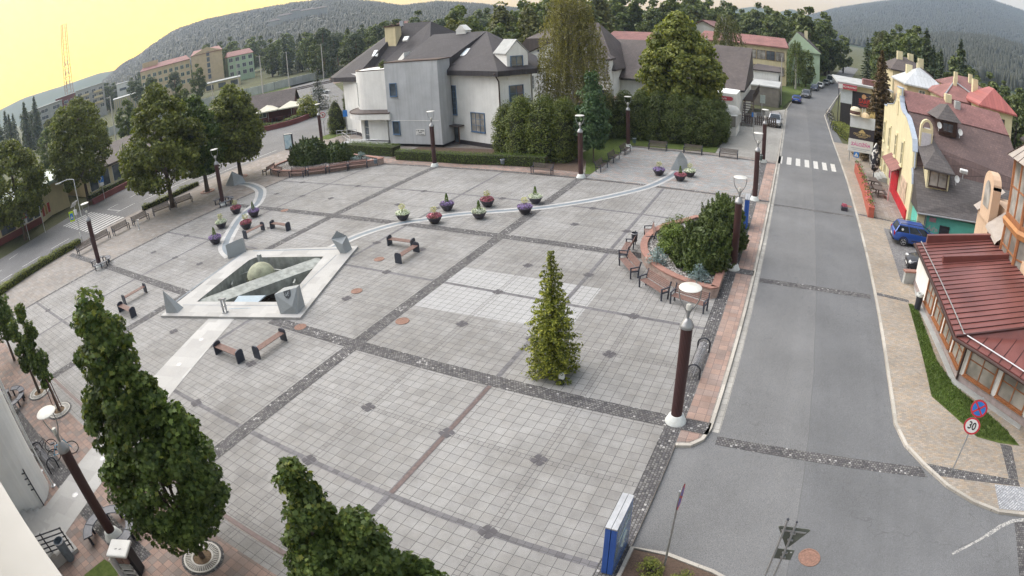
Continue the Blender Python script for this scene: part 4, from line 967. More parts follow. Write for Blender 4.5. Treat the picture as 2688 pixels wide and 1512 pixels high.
for x, y in ((-36.1,17.3),(-36.4,22.4)):
    t = thing('tree_ring', 'ring of orange bricks round the trunk of the %s' % ('narrow tree' if y < 20 else 'last tree of the left row'), 'tree ring', (x,y,.01))
    MB().lathe([(.55,0),(.55,.05),(.85,.05),(.85,0)], n=24).build('bricks', M_brickcap, t)

# square: golden spruce
def conifer(label, x, y, H, r0, m, n_whorl, leaf, per, name='spruce_tree', z=0., group=None, power=.85, droop=.25, trr=.14, base=.12, aspect=.22, jit=.16):
    t = thing(name, label, 'tree', (x,y,z), 0, group); P = []; N = []
    for i in range(n_whorl):
        f = (i+.4)/n_whorl; zz = base + (H-base)*(f**.93); r = r0*(1-f)**power*rng.uniform(.85,1.12)+.05
        nb = max(4, int(9*(1-f)+4))
        for b in range(nb):
            a = b*2*PI/nb + i*1.3 + rng.uniform(-.2,.2); L = r*rng.uniform(.75,1.15); k = max(4, int(per*L/r0)+4)
            s = nr.random(k)**.75
            w = (1-s*.55)*L*.22
            px = s*L*math.cos(a)+nr.normal(size=k)*w*abs(math.sin(a))*.8; py = s*L*math.sin(a)+nr.normal(size=k)*w*abs(math.cos(a))*.8
            pz = zz - droop*L*s + .10*L*s*s*1.2 + nr.normal(size=k)*jit*.35
            P.append(np.stack([px,py,pz],1)); N.append(np.tile([[.25*math.cos(a),.25*math.sin(a),1.]],(k,1)))
    P = np.concatenate(P); N = np.concatenate(N)
    leaf_mesh(P, leaf, 'crown', m, t, N=N, aspect=aspect)
    trunk(t, [(0,0,-.1),(0,0,H*.5),(0,0,H*.97)], taper(trr,.015,9))
    return t
conifer('golden-green spruce standing alone on the paving at the right of the square', 9.1, 1.5, 5.3, 1.15, ML_gold, 27, .14, 78, aspect=.42, power=.72, trr=.09, base=.22, droop=.3, jit=.1)
st2 = thing('ground_spotlight', 'small white lamp at the foot of the golden spruce', 'spotlight', (9.75,.85,0))
MB().lathe([(0,0),(.12,0),(.12,.03),(.03,.04),(.03,.25)], n=10).build('stand', M_dark, st2, True); MB().bc((0,0,.38),(.22,.16,.26)).build('lamp_body', M_base, st2, bevel=.03)

# pine planter by the street
def shrub(label, x, y, dims, m, n, leaf, name='pine_shrub', z=.5, aspect=.3, clumps=40, group=None, cat='shrub', up=.6, sc=.28, shell=.6, rz=0., stem=True):
    t = thing(name, label, cat, (x,y,z), rz, group); P = []; N = []
    rx, ry, h = dims
    for i in range(clumps):
        d = nr.normal(size=3); d[2] = abs(d[2])*.95; d /= np.linalg.norm(d); s = shell+(1-shell)*rng.random()
        c = d*np.array([rx,ry,h])*s*.92
        p, q = ball(n, (sc*max(rx,.5), sc*max(ry,.5), sc*h*.8), c, .3); P.append(p); N.append(q*.5+d[None]*.6+np.array([[0,0,up]]))
    P = np.concatenate(P); P[:,2] = np.maximum(P[:,2], .02)
    leaf_mesh(P, leaf, 'foliage', m, t, N=np.concatenate(N), aspect=aspect)
    if stem:
        b = MB()
        for k in range(5): b.tube([(0,0,-.1),(rx*.35*math.cos(k*1.26),ry*.35*math.sin(k*1.26),h*.4),(rx*.6*math.cos(k*1.26),ry*.6*math.sin(k*1.26),h*.7)], [.06,.04,.01], 5)
        b.build('stems', M_bark, t)
    return t
def needles(label, x, y, dims, m, n, L, name='pine_shrub', z=.5, clumps=60, group=None):
    """pine with upright candle shoots"""
    t = thing(name, label, 'shrub', (x,y,z), 0, group); P = []; N = []; rx, ry, h = dims
    for i in range(clumps):
        d = nr.normal(size=3); d[2] = abs(d[2]); d /= np.linalg.norm(d); c = d*np.array([rx,ry,h])*rng.uniform(.72,1.0)
        k = n; s = nr.random(k); ang = nr.random(k)*2*PI; rad = .085*(1.25-s)
        dirv = d*.5+np.array([0,0,.85]); dirv /= np.linalg.norm(dirv); Ls = rng.uniform(.3,.6)*min(1,h/2)
        base = c[None]+dirv[None]*(s*Ls-.2)[:,None]+np.stack([np.cos(ang)*rad,np.sin(ang)*rad,np.zeros(k)],1)
        P.append(base); N.append(np.stack([np.cos(ang),np.sin(ang),.5+0*ang],1))
    P = np.concatenate(P); P[:,2] = np.maximum(P[:,2], .02)
    leaf_mesh(P, L, 'foliage', m, t, N=np.concatenate(N), aspect=.28)
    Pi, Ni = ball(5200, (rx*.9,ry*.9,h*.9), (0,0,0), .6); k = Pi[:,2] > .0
    leaf_mesh(Pi[k], L*2.0, 'inner_fill', ML_pine, t, N=Ni[k], aspect=.5)
    b = MB()
    for k in range(6): b.tube([(0,0,-.1),(rx*.35*math.cos(k*1.05),ry*.35*math.sin(k*1.05),h*.4),(rx*.65*math.cos(k*1.05),ry*.65*math.sin(k*1.05),h*.75)], [.07,.045,.012], 5)
    b.build('stems', M_bark, t)
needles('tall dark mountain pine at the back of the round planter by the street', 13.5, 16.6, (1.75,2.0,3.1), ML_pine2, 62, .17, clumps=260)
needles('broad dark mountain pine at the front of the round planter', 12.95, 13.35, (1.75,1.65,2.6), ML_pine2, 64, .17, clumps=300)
shrub('bright green spreading juniper on the left of the round planter', 11.35, 15.3, (1.55,1.75,1.9), ML_juni, 90, .17, 'juniper_shrub', clumps=110, sc=.2, aspect=.35)
for x, y, h, r, lb in ((10.55,12.6,1.0,.75,'blue spruce on the pebbles at the left of the round planter'),(13.15,11.2,1.0,.72,'blue spruce on the pebbles by the street corner of the round planter')):
    conifer(lb, x, y, h, r, ML_blue, 9, .10, 24, 'blue_spruce', .46, 'dwarf blue spruces in the round planter', .7, .1, .04, .08, .35, .08)
needles('big dark pine mound over the pointed part of the boat-shaped planter', -29.6, 27.2, (2.9,2.2,2.7), ML_pine, 56, .22, clumps=260)
needles('lower dark pine mound in the middle of the boat-shaped planter', -26.6, 28.2, (2.4,1.5,1.9), ML_pine, 56, .22, clumps=190)
shrub('low pale blue juniper on the gravel of the boat-shaped planter', -23.4, 28.4, (1.0,.8,.85), ML_blue, 50, .13, 'blue_juniper', clumps=24, sc=.3, aspect=.35)
for (x,y), lb in (((15.75,-7.0),'yellow-green round shrub in the mulch bed next to the blue board'),((16.75,-7.15),'yellow-green round shrub in the mulch bed right of the thin sign post'),((17.75,-7.3),'yellow-green shrub cut by the bottom edge behind the give-way sign')):
    shrub(lb, x, y, (.4,.4,.62), ML_gold if False else ML_green, 45, .07, 'round_shrub', .02, .4, 26, 'small shrubs in the mulch bed', sc=.35)

# hedges
def hedge(label, pts, w, h, m, leaf, dens, name='box_hedge', lump=.0, inner=(.02,.035,.008), z=0.):
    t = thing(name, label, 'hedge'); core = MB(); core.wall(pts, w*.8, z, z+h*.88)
    core.build('shade_core', M_hcore, t); P = []; N = []
    for (x0,y0),(x1,y1) in zip(pts, pts[1:]):
        L = math.hypot(x1-x0,y1-y0); ux, uy = (x1-x0)/L, (y1-y0)/L; k = int(dens*L*(w+2*h))
        s = nr.random(k)*L; f = nr.random(k)*(w+2*h); side = np.where(f<h, -1, np.where(f>w+h, 1, 0))
        off = np.where(side==0, f-h-w/2, side*w/2); zz = np.where(side==-1, f, np.where(side==1, f-w-h, h))
        j = nr.normal(size=(k,3))*.05; lum = 1+lump*np.sin(s*2.3+np.sin(s*.7)*2)
        zz = zz*lum
        P.append(np.stack([x0+ux*s-uy*off, y0+uy*s+ux*off, z+zz],1)+j); N.append(np.stack([-uy*side, ux*side, (side==0)*1.+.2],1))
    leaf_mesh(np.concatenate(P), leaf, 'foliage', m, t, N=np.concatenate(N), aspect=.6)
M_hcore = mat('foliage_shade_core', (.03,.035,.015), .9, .3, 9)  # dark solid core blocks the view through, its colour standing for inner shade
hedge('clipped box hedge right of the gap, in front of the thuja screen', [(-20.4,30.9),(-12,30.7),(-4.3,31.6)], 1.0, 1.0, ML_box, .09, 190)
hedge('clipped box hedge left of the gap, behind the boat-shaped planter', [(-29.2,33.2),(-25,32.6),(-21.6,32.3)], 1.5, 1.1, ML_box, .09, 170)
hedge('low leafy hedge between the left footway and the street', [(-33.6,-13),(-36.6,-8.7),(-38.0,-3.5),(-38.8,1.8)], .95, .62, ML_green, .12, 170, 'street_hedge', .12)
hedge('sparse low hedge beyond the thick trunk of the biggest left tree', [(-40.0,10.8),(-39.9,14),(-40.6,19)], .6, .5, ML_green, .12, 120, 'street_hedge', .25)

# thuja screens
def thuja(label, x, y, h, r, m, group, n=75, per=80, leaf=.17, name='thuja_tree', pw=None):
    e = pw or prof((0,.85*r),(.2,r),(.6,.95*r),(.88,.6*r),(1,.12*r))
    t = thing(name, label, 'tree', (x,y,0), rng.random()*6, group)
    P, N = cloud(e, .1, h, n, per, .42*r+.1, .75); N[:,2] += .4
    leaf_mesh(P, leaf, 'crown', m, t, N=N, aspect=.4, droop=-.6)
    MB().lathe([(.7*r,.1),(.8*r,h*.2),(.7*r,h*.6),(.35*r,h*.85),(.02,h*.93)], n=10).build('inner_fill', M_hcore, t, True)  # dark solid filler behind the sprays, painted as the shade inside
    return t
LBF = 'tall light green thuja in the clipped-together screen right of the white corner building'
fr = [(-9.6,34.6,5.2,1.5),(-7.6,33.3,5.9,1.45),(-5.6,33.6,5.9,1.4),(-3.7,34.1,5.7,1.35),(-8.3,36,5.6,1.5),(-6.1,36,5.7,1.5),(-4.2,36.4,5.5,1.4)]
th0 = [thuja(LBF, *fr[0], ML_thuja, 'thuja screen by the white corner building', 140, 110, .2), thuja(LBF, *fr[1], ML_thuja, 'thuja screen by the white corner building', 140, 110, .2)]
for i, (x,y,h,r) in enumerate(fr[2:]): dup(th0[i%2], (x,y,0), i*1.7, LBF, 'thuja screen by the white corner building', h/fr[i%2][2])
LBR = 'dark thuja in the long wide screen behind the rear benches'
rh = [(-1.6,47.2,4.9,1.6),(.4,46.9,5.1,1.5),(2.3,47.1,5.1,1.5),(4.2,46.9,5.0,1.5),(6.0,47.1,5.0,1.5),(7.7,47.2,4.7,1.5),(8.3,49.5,4.5,1.5),(8.4,52,4.4,1.5),(-3.4,46.6,4.6,1.5),(6.6,49.5,4.6,1.6),(4.5,49.5,4.8,1.6)]
th1 = [thuja(LBR, *rh[0], ML_dkth, 'wide thuja screen behind the benches', 150, 110, .24), thuja(LBR, *rh[1], ML_dkth, 'wide thuja screen behind the benches', 150, 110, .24)]
for i, (x,y,h,r) in enumerate(rh[2:]): dup(th1[i%2], (x,y,0), i*2.1, LBR, 'wide thuja screen behind the benches', (1.05,1.05,h/rh[i%2][2]))
cone = prof((0,1.0),(.2,1.05),(.6,.75),(1,.08))
for x,y,h,r,lb in ((-40.3,43.2,4.9,1.35,'light green thuja at the left corner of the white building'),(-38.9,44.8,6.3,1.1,'tall narrow dark thuja against the left wall of the white building'),(-41.2,47.2,6.9,1.1,'tall dark thuja by the roadside behind the light green one'),(-42.6,49.6,6.6,1.1,'dark thuja farthest along the roadside')):
    thuja(lb, x, y, h, r, ML_thuja if h < 5 else ML_dkth, 'thujas by the roadside corner', 70, 80, .2, pw=prof((0,.9*r),(.2,r),(.6,.8*r),(1,.08)))

broadleaf('young round-headed dark green tree on a thin trunk by the lawn benches', -.8, 34.3, 8.5, 1.5, prof((0,.9),(.2,1.7),(.5,1.6),(.8,.95),(1,.25)), 95, 110, .6, .24, leafmat('blue_green_leaves', (.03,.065,.028), (.11,.175,.07), .2), .08)
broadleaf('huge round broadleaf tree towering over the wide dark screen', 3.6, 52.5, 14.0, 2.6, prof((0,2.2),(.15,5.0),(.45,5.6),(.7,4.0),(.9,2.2),(1,.7)), 260, 120, 1.05, .42, ML_green, .35)

def birch(label, x, y, H, R0, ns, z=0., m=None, leaf=.2, group=None, h0=.25):
    t = thing('birch_tree', label, 'tree', (x,y,z), 0, group); P = []
    lim = []
    for i in range(ns):
        a = rng.random()*2*PI; f = h0+(1-h0)*rng.random()**.75
        r = R0*math.sin(PI*min(.97,max(.06,(1.08-f)*.85)))**.7*rng.uniform(.25,1.0)
        top = H*f; L = rng.uniform(.16,.34)*H*(.5+.5*(1-abs(f-.6))); k = int(14+L*7)
        s = nr.random(k)
        P.append(np.stack([r*math.cos(a)*(1+.15*s)+nr.normal(size=k)*.10, r*math.sin(a)*(1+.15*s)+nr.normal(size=k)*.10, np.maximum(.6,top-s*L)],1))
        if i % 9 == 0: lim.append(([(0,0,top*.72),(r*.5*math.cos(a),r*.5*math.sin(a),top*.95),(r*math.cos(a),r*math.sin(a),top)], taper(.07,.012,9)))
    leaf_mesh(np.concatenate(P), leaf, 'crown', m or ML_birch, t, aspect=.4, droop=2.2)
    trunk(t, [(0,0,-.1),(.1,0,H*.4),(-.1,.1,H*.75),(0,0,H*.95)], taper(.24,.03,13), M_birchbark, lim)
birch('tall weeping birch with yellowish hanging twigs behind the thuja screen', -6.2, 43.5, 17.0, 3.9, 820, leaf=.26)

# brownish spruce by the billboards
conifer('brown-tinged spruce towering beside the yellow gabled house', 28.1, 53.0, 13.0, 2.7, ML_spruce, 40, .42, 95, aspect=.42, trr=.2)
# kiosk corner
shrub('yellow-green round bush beside the cream parasols', -59.6, 56.5, (2.3,2.3,4.2), ML_gold, 70, .33, 'yellow_bush', 0, .5, 46, None, 'bush')
conifer('grey-green spruce behind the brown-roofed kiosk', -64.5, 64.5, 7.6, 2.3, leafmat('grey_spruce_needles', (.05,.065,.05), (.15,.17,.135), .1), 22, .32, 20, aspect=.4)
# grass patches
struct('lawn', MB().poly((-.1,30.2,.012),(.35,30.3,.012),(.35,42.8,.012),(9.3,43.6,.012),(9.3,46.5,.012),(-3,46,.012),(-3.2,36,.012),(-1.6,34.6,.012)), M_grass)
struct('footway_by_hedge', MB().poly((-28,29.1,.013),(-.4,29.1,.013),(-.4,30.6,.013),(-28,31,.013)), M_red_small)
struct('planting_bed', MB().poly((-21.5,31.,.014),(-.5,30.6,.014),(-1.6,34.6,.014),(-3.2,37,.014),(-21.5,36.2,.014)), M_soil)
struct('verge_grass', MB().poly((25.5,13.95,.012),(26.0,13.7,.012),(26.35,8,.012),(27.0,6,.012),(29.4,3.1,.012),(30.0,2.04,.012),(28.8,2.04,.012),(27.6,2.25,.012),(25.55,4.75,.012)), M_grass)
P = []
poly = [(25.5,13.9),(26.05,13.7),(26.35,8),(27.0,6),(29.4,3.1),(29.9,2.1),(27.6,2.3),(25.55,4.8)]
def inside(x, y, pg):
    c = False; n = len(pg)
    for i in range(n):
        (x0,y0),(x1,y1) = pg[i], pg[i-1]
        if (y0>y) != (y1>y) and x < (x1-x0)*(y-y0)/(y1-y0)+x0: c = not c
    return c
P = [(x,y,.05) for x, y in ((rng.uniform(25.4,30), rng.uniform(2,14)) for _ in range(30000)) if inside(x,y,poly)]
go = leaf_mesh(P, .14, 'verge_grass_blades', leafmat('grass_blades', (.04,.07,.012), (.13,.2,.04), .2), N=np.tile([[0,.0,.1]],(len(P),1)), aspect=.18, droop=-3)
tag(go, 'tufty green grass strip along the red-roofed building', 'grass', kind='stuff')
struct('corner_grass', MB().poly((.6,-16.7,.02),(.65,-15.62,.02),(1.55,-15.4,.02),(2.6,-17.2,.02)), M_grass)
struct('crossing_grass', MB().poly((-41.2,39.5,.01),(-38.3,39.2,.01),(-38.2,44,.01),(-41.2,43.5,.01)), M_grass)
# ------------------------------------------------------------------ buildings
M_wht = mat('white_render', (.74,.735,.70), .8, .08, .7, bump=.1, bscale=30, streak=.18)
M_grypan = mat('grey_stained_render', (.43,.445,.455), .8, .12, .5, bump=.1, bscale=30, streak=.35)
M_cream = mat('cream_render', (.60,.52,.33), .85, .1, .8, streak=.2)
M_yel = mat('pale_yellow_render', (.62,.56,.36), .85, .08, .8, streak=.18)
M_sand = mat('sandy_render', (.55,.44,.29), .85, .1, .6, streak=.15)
M_greenr = mat('mint_green_render', (.42,.54,.38), .85, .1, .6, streak=.15)
M_turq = mat('turquoise_render', (.12,.46,.38), .8, .1, 1., streak=.2)
M_grey = mat('grey_concrete_render', (.36,.37,.36), .85, .12, .7, streak=.3)
M_redr = mat('red_render', (.17,.055,.05), .8, .15, 1.)
M_plinth = mat('dark_tile_plinth', (.045,.04,.045), .5, .2, 4)
def roofmat(name, cols, bw=.35, bh=.25, ang=0., stain=.25, joint=.02, rough=.75):
    return brick(name, bw, bh, cols, joint, tuple(c*.5 for c in cols[0]), .5, ang, 0, rough, stain, .4, None, .5)
M_rbrown = roofmat('dark_brown_shingles', [(.034,.03,.033),(.043,.038,.041),(.038,.034,.037)])
M_rgreyb = roofmat('grey_brown_tiles', [(.075,.06,.057),(.095,.076,.07),(.085,.068,.062)])
M_rred = roofmat('faded_red_tiles', [(.215,.095,.085),(.255,.115,.10),(.235,.105,.092)], 1.2, .5)
M_rrust = roofmat('red_brown_tiles', [(.18,.085,.078),(.225,.105,.095),(.20,.093,.085)], .3, .28)
M_rdark = roofmat('charcoal_slates', [(.075,.066,.064),(.10,.088,.084),(.085,.075,.072)], .5, .22)
M_rgrey = roofmat('grey_metal_roof', [(.42,.44,.45),(.47,.49,.5)], .6, 8., 0, .12, .03, .45)
M_rbright = roofmat('bright_red_metal_roof', [(.29,.085,.075),(.33,.1,.085)], .5, 9., 0, .1, .03, .5)
M_flat = mat('pale_bitumen_roof', (.36,.37,.36), .9, .2, .6)
M_glass = glass('window_glass', (.045,.055,.065)); M_glass2 = glass('window_glass_with_curtain', (.16,.15,.135), .15)
M_fblue = mat('blue_window_frame', (.09,.16,.26), .5, .1, 3); M_fwht = mat('white_window_frame', (.62,.62,.6), .5, .08, 3)
M_fbrn = mat('brown_window_frame', (.13,.06,.035), .5, .2, 5); M_forg = mat('orange_timber_frame', (.30,.125,.055), .5, .2, 5)
M_gut = mat('dark_brown_gutter', (.06,.035,.03), .45, .1, 3, .3)

def win(parent, o, d, s, z, w, h, nx=2, ny=2, mf=None, mg=None, sill=True, fr=.07, dep=.09, name='window', skipframe=False):
    """window standing proud of a wall: o = (x,y) wall start, d = unit wall direction, outward side is to the right of d"""
    mf = mf or M_fwht; mg = mg or M_glass
    n = (d[1], -d[0])
    def P(a, b, k): return (o[0]+d[0]*a+n[0]*k, o[1]+d[1]*a+n[1]*k, b)
    def bx(mb, a0, a1, b0, b1, k0, k1):
        vs = [P(a,b,k) for k in (k0,k1) for a,b in ((a0,b0),(a1,b0),(a1,b1),(a0,b1))]
        mb.add(vs, [(0,1,2,3),(7,6,5,4),(1,0,4,5),(2,1,5,6),(3,2,6,7),(0,3,7,4)])
    g = MB(); bx(g, s, s+w, z, z+h, -.02, .015); go = g.build(name, mg, parent)
    f = MB()
    bx(f, s-fr, s, z-fr, z+h+fr, -.01, dep); bx(f, s+w, s+w+fr, z-fr, z+h+fr, -.01, dep); bx(f, s, s+w, z+h, z+h+fr, -.01, dep); bx(f, s, s+w, z-fr, z, -.01, dep)
    for i in range(1, nx): bx(f, s+w*i/nx-fr*.3, s+w*i/nx+fr*.3, z, z+h, .0, dep*.55)
    for i in range(1, ny): bx(f, s, s+w, z+h*i/ny-fr*.28, z+h*i/ny+fr*.28, .0, dep*.5)
    f.build('frame', mf, go)
    if sill:
        q = MB(); bx(q, s-fr*1.4, s+w+fr*1.4, z-fr-.05, z-fr-.004, -.01, dep+.08); q.build('sill', mf, go)
    return go
def wallbox(mb, pts, z0, z1): return mb.prism(pts, z0, z1)
def hip(mb, eave, ridge, ze, zr=None, thick=.28):
    """hipped roof: every eave edge runs up to the nearest ridge points (x,y,z)"""
    n = len(eave)
    near = [min(range(len(ridge)), key=lambda k: (ridge[k][0]-e[0])**2+(ridge[k][1]-e[1])**2) for e in eave]
    ez = [(e[0], e[1], ze if len(e) < 3 else e[2]) for e in eave]
    for i in range(n):
        j = (i+1)%n
        a, b = ez[i], ez[j]
        if near[i] == near[j]: mb.poly(a, b, ridge[near[i]])
        else: mb.poly(a, b, ridge[near[j]], ridge[near[i]])
        mb.poly((a[0],a[1],a[2]-thick),(b[0],b[1],b[2]-thick),b,a)
    mb.poly(*[(x,y,z-thick) for x,y,z in reversed(ez)])
    return mb
def unit(a, b):
    L = math.hypot(b[0]-a[0], b[1]-a[1]); return ((b[0]-a[0])/L, (b[1]-a[1])/L), L

# ---- white corner building with brown hipped roofs
def corner_building():
    t = thing('corner_building', 'big white building with dark brown hipped roofs and a grey front panel', 'building')
    pts = [(-38.4,43.3),(-34.2,41.2),(-30.6,38.0),(-25.0,36.9),(-18.7,36.9),(-18.7,38.9),(-11.3,36.55),(-9.2,39.4),(-11.6,45),(-17.2,56),(-34,57),(-39.5,49)]
    MB().prism(pts, .45, 8.3).build('wall', M_wht, t)
    MB().prism([(x*.999-.0,y-.02) for x,y in pts], -.1, .44).build('plinth', M_plinth, t)
    MB().box(-25.4,-18.3,36.15,38.6,.35,9.7).build('grey_panel', M_grypan, t)
    MB().box(-25.5,-18.2,36.1,38.6,9.704,9.8).build('parapet_cap', M_gut, t)
    MB().box(-25.0,-18.55,36.12,36.149,3.0,3.05).build('ledge', M_wht, t)
    g0, gd = (-25.05,36.15), (1,0)
    win(t, g0, gd, .3, 5.9, .85, 1.4, 1, 1, M_fblue); win(t, g0, gd, .3, 1.5, .85, 1.4, 1, 1, M_fblue)
    # rounded entrance tower
    up = [(-25.02,36.5)] + [(-28.6+3.5*math.sin(a)*-1, 40.2-3.5*math.cos(a)) for a in [R(q) for q in range(0,112,10)]] + [(-30,44),(-25.02,44)]
    MB().prism(up, 4.05, 8.9).build('entrance_tower', M_wht, t)
    MB().wall(up[:13]+[up[13]], .22, 8.904, 9.0, -.1).build('parapet_cap', M_gut, t)
    win(t, up[5], unit(up[5],up[6])[0], -.2, 4.6, .8, 2.9, 1, 5, M_wht, M_glass, False)
    cn = [(-25.02,35.9)] + [(-28.9-4.6*math.sin(a), 40.4-4.5*math.cos(a)) for a in [R(q) for q in range(0,112,10)]] + [(-30,44.5),(-25.02,44)]
    MB().prism(cn, 3.15, 3.85).build('canopy', M_wht, t)
    rf = MB(); k = len(cn)
    for i in range(12): rf.poly((*cn[i],3.87),(*cn[i+1],3.87),(*up[i+1],4.25),(*up[i],4.25))
    rf.build('canopy_roof', M_rgreyb, t)
    MB().wall(cn[:13], .12, 3.853, 3.95, -.02).build('gutter', M_gut, t)
    MB().box(-28.9,-26.1,36.72,36.95,.55,3.15).build('entrance_panel', M_wht, t)
    MB().box(-28.9,-25.05,36.75,36.95,-.05,.546).build('entrance_plinth', M_plinth, t)
    win(t, (-29.95,37.25), unit((-29.95,37.25),(-28.95,36.95))[0], .08, .2, .85, 2.8, 1, 3, M_fwht, M_glass, False, name='door')
    MB().box(-30.4,-29.95,37.1,37.55,0,3.15).build('entrance_pillar', M_wht, t)
    MB().tube([(-25.2,36.3,3.85),(-25.2,36.3,0)], .07, 8).build('downpipe', M_gut, t)
    # right wing with facets
    A, (dA, LA) = (-18.7,38.9), unit((-18.7,38.9),(-11.3,36.55))
    win(t, A, dA, .25, 3.3, .75, 3.2, 2, 5, M_fblue); win(t, A, dA, 3.3, 1.65, 2.0, 2.0, 3, 3, M_fblue, M_glass2)
    win(t, A, dA, .35, .1, .75, 1.9, 1, 1, M_fbrn, M_glass, False, name='door')
    dm = MB(); dm.beam((A[0]+dA[0]*.05+dA[1]*.55, A[1]+dA[1]*.05-dA[0]*.55, 2.15),(A[0]+dA[0]*2.1+dA[1]*.55, A[1]+dA[1]*2.1-dA[0]*.55, 2.15), 1.0, .12); dm.build('door_canopy', M_rgreyb, t)
    B, (dB, LB) = (-11.3,36.55), unit((-11.3,36.55),(-9.2,39.4))
    win(t, B, dB, 1.1, 5.0, 1.5, 1.6, 2, 2, M_fblue); win(t, B, dB, 1.1, 1.6, 1.5, 1.9, 2, 2, M_fblue)
    # wall dormer on that facet
    n = (dB[1], -dB[0]); q = lambda a, k: (B[0]+dB[0]*a+n[0]*k, B[1]+dB[1]*a+n[1]*k)
    dmr = MB(); dmr.prism([q(.9,.1),q(3.3,.1),q(3.3,-2.6),q(.9,-2.6)], 7.3, 10.1)
    a, b, c, e = q(.9,.1), q(3.3,.1), q(3.3,-2.6), q(.9,-2.6); m0, m1 = q(2.1,.1), q(2.1,-2.6)
    dmr.poly((*a,10.1),(*b,10.1),(m0[0],m0[1],11.3)); dmr.build('wall_dormer', M_wht, t)
    r_ = MB(); 
    for s0, s1 in ((q(.75,.22),q(.75,-2.7)),(q(3.45,.22),q(3.45,-2.7))):
        mm0, mm1 = q(2.1,.22), q(2.1,-2.7); r_.poly((*s0,9.95),(*s1,9.95),(*mm1,11.42),(*mm0,11.42)); r_.poly((*s0,10.03),(*mm0,11.5),(*mm1,11.5),(*s1,10.03)); r_.poly((*s0,9.95),(*mm0,11.42),(*mm0,11.5),(*s0,10.03))
    r_.build('dormer_roof', M_grey, t)
    win(t, q(0,.1), dB, 1.35, 7.9, 1.3, 1.8, 2, 2, M_fblue)
    for px, py in ((-11.25,36.45),): MB().tube([(px-.1,py-.75,8.1),(px,py-.1,7.2),(px,py-.08,.2)], .075, 8).build('downpipe', M_gut, t)
    # roofs
    e1 = [(-41.0,43.6),(-39.2,42.4),(-34.0,40.9),(-33.0,42.5),(-25.1,40.2),(-22,40),(-20,58),(-35,58.6),(-41.5,50)]
    hip(MB(), e1, [(-31.0,48.2,14.2),(-27.0,48.4,14.1)], 7.9, thick=.6).build('roof', M_rbrown, t)
    e2 = [(-25.05,38.65),(-18.45,38.65),(-19.8,39.6),(-10.9,35.7),(-7.2,39.3),(-6.6,45),(-8,57),(-25,57)]
    e2 = [(-25.05,38.65),(-18.45,38.65),(-18.5,38.0),(-10.9,35.6),(-8.3,39.1),(-10.8,45.3),(-16.4,57),(-25,57)]
    hip(MB(), [(x,y,8.35 if i > 1 else 9.6) for i,(x,y) in enumerate(e2)], [(-24.2,44.6,12.35),(-16.6,44.2,12.35)], 8.1, thick=.55).build('roof', M_rbrown, t)
    ch = MB().box(-32.4,-30.7,45.6,46.9,10.5,13.9).build('chimney', M_cream, t)
    MB().box(-32.55,-30.55,45.45,47.05,13.9,14.1).build('chimney_cap', M_gut, ch)
    d = MB().bc((-29.9,46.0,14.2),(.5,.06,.7),rz=.6,rx=-.3); d.build('satellite_dish', M_metal, t)
    def sky(x, y, z, w, h, rz, rx):
        s = MB(); m = Matrix.Translation((x,y,z)) @ Matrix.Rotation(rz,4,'Z') @ Matrix.Rotation(rx,4,'X')
        b = MB(m); b.box(-w/2,w/2,-h/2,h/2,-.1,.1); g = b.build('roof_window', M_fwht, t); c = MB(m); c.box(-w/2+.08,w/2-.08,-h/2+.08,h/2-.08,.1,.112); c.build('pane', glass('sky_painted_pane', (.3,.34,.36), .1), g)  # sky reflection put into the pane's pale base colour
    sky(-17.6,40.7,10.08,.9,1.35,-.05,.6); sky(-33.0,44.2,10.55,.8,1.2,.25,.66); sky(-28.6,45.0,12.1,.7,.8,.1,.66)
    # terrace gable left of the grey panel
    gb = MB(); gb.add([(-27.4,40.4,8.0),(-25.3,39.9,8.0),(-25.3,39.9,10.6),(-27.4,40.4,9.0),(-27.2,42.6,8.0),(-25.1,42.6,8.0),(-25.1,42.6,10.6),(-27.2,42.6,9.0)],[(0,1,2,3),(7,6,5,4),(1,5,6,2),(4,0,3,7),(3,2,6,7)]); gb.build('terrace_gable', M_wht, t)
    gw = MB(); gw.box(-20.6,-19.3,44.0,45.2,11.4,12.6); gw.add([(-20.7,43.95,12.6),(-19.2,43.95,12.6),(-19.95,43.95,13.3),(-20.7,45.3,12.6),(-19.2,45.3,12.6),(-19.95,45.3,13.3)],[(0,1,2),(5,4,3),(0,2,5,3),(1,4,5,2)]); gw.build('roof_vent_gable', M_wht, t)
    s = MB().box(-21.67,-20.45,36.10,36.145,1.4,2.06).build('wall_sign', M_fwht, t)
    m = MB(); m.box(-21.6,-21.5,36.09,36.099,1.84,1.92).box(-21.4,-21.2,36.09,36.099,1.83,1.93).box(-21.05,-20.55,36.09,36.099,1.83,1.92).box(-21.3,-20.85,36.09,36.099,1.65,1.72).box(-21.5,-21.15,36.09,36.099,1.47,1.52).box(-21.05,-20.6,36.09,36.099,1.46,1.52); m.build('lettering', M_dark, s)
    # steps, ramp and rails by the entrance
    MB().box(-33.5,-25.5,35.2,37.0,-.02,.18).box(-32.8,-26,35.8,37.4,.184,.42).build('entrance_steps', M_grey, t)
    rl = MB()
    for x0,y0,x1,y1 in ((-35.6,39.2,-31.5,36.1),(-31.5,35.3,-26.3,35.1),(-37.4,40.0,-34.6,40.8)):
        for zz in (.55,1.0): rl.tube([(x0,y0,zz),(x1,y1,zz)], .03, 6)
        for k in range(5): rl.tube([(x0+(x1-x0)*k/4,y0+(y1-y0)*k/4,0),(x0+(x1-x0)*k/4,y0+(y1-y0)*k/4,1.0)], .03, 6)
    rl.build('handrail', M_steel, t)
corner_building()
shrub('small potted shrub on the terrace of the white corner building', -28.4, 39.6, (.6,.6,1.1), ML_dark, 40, .16, 'terrace_shrub', 8.85, .5, 14)

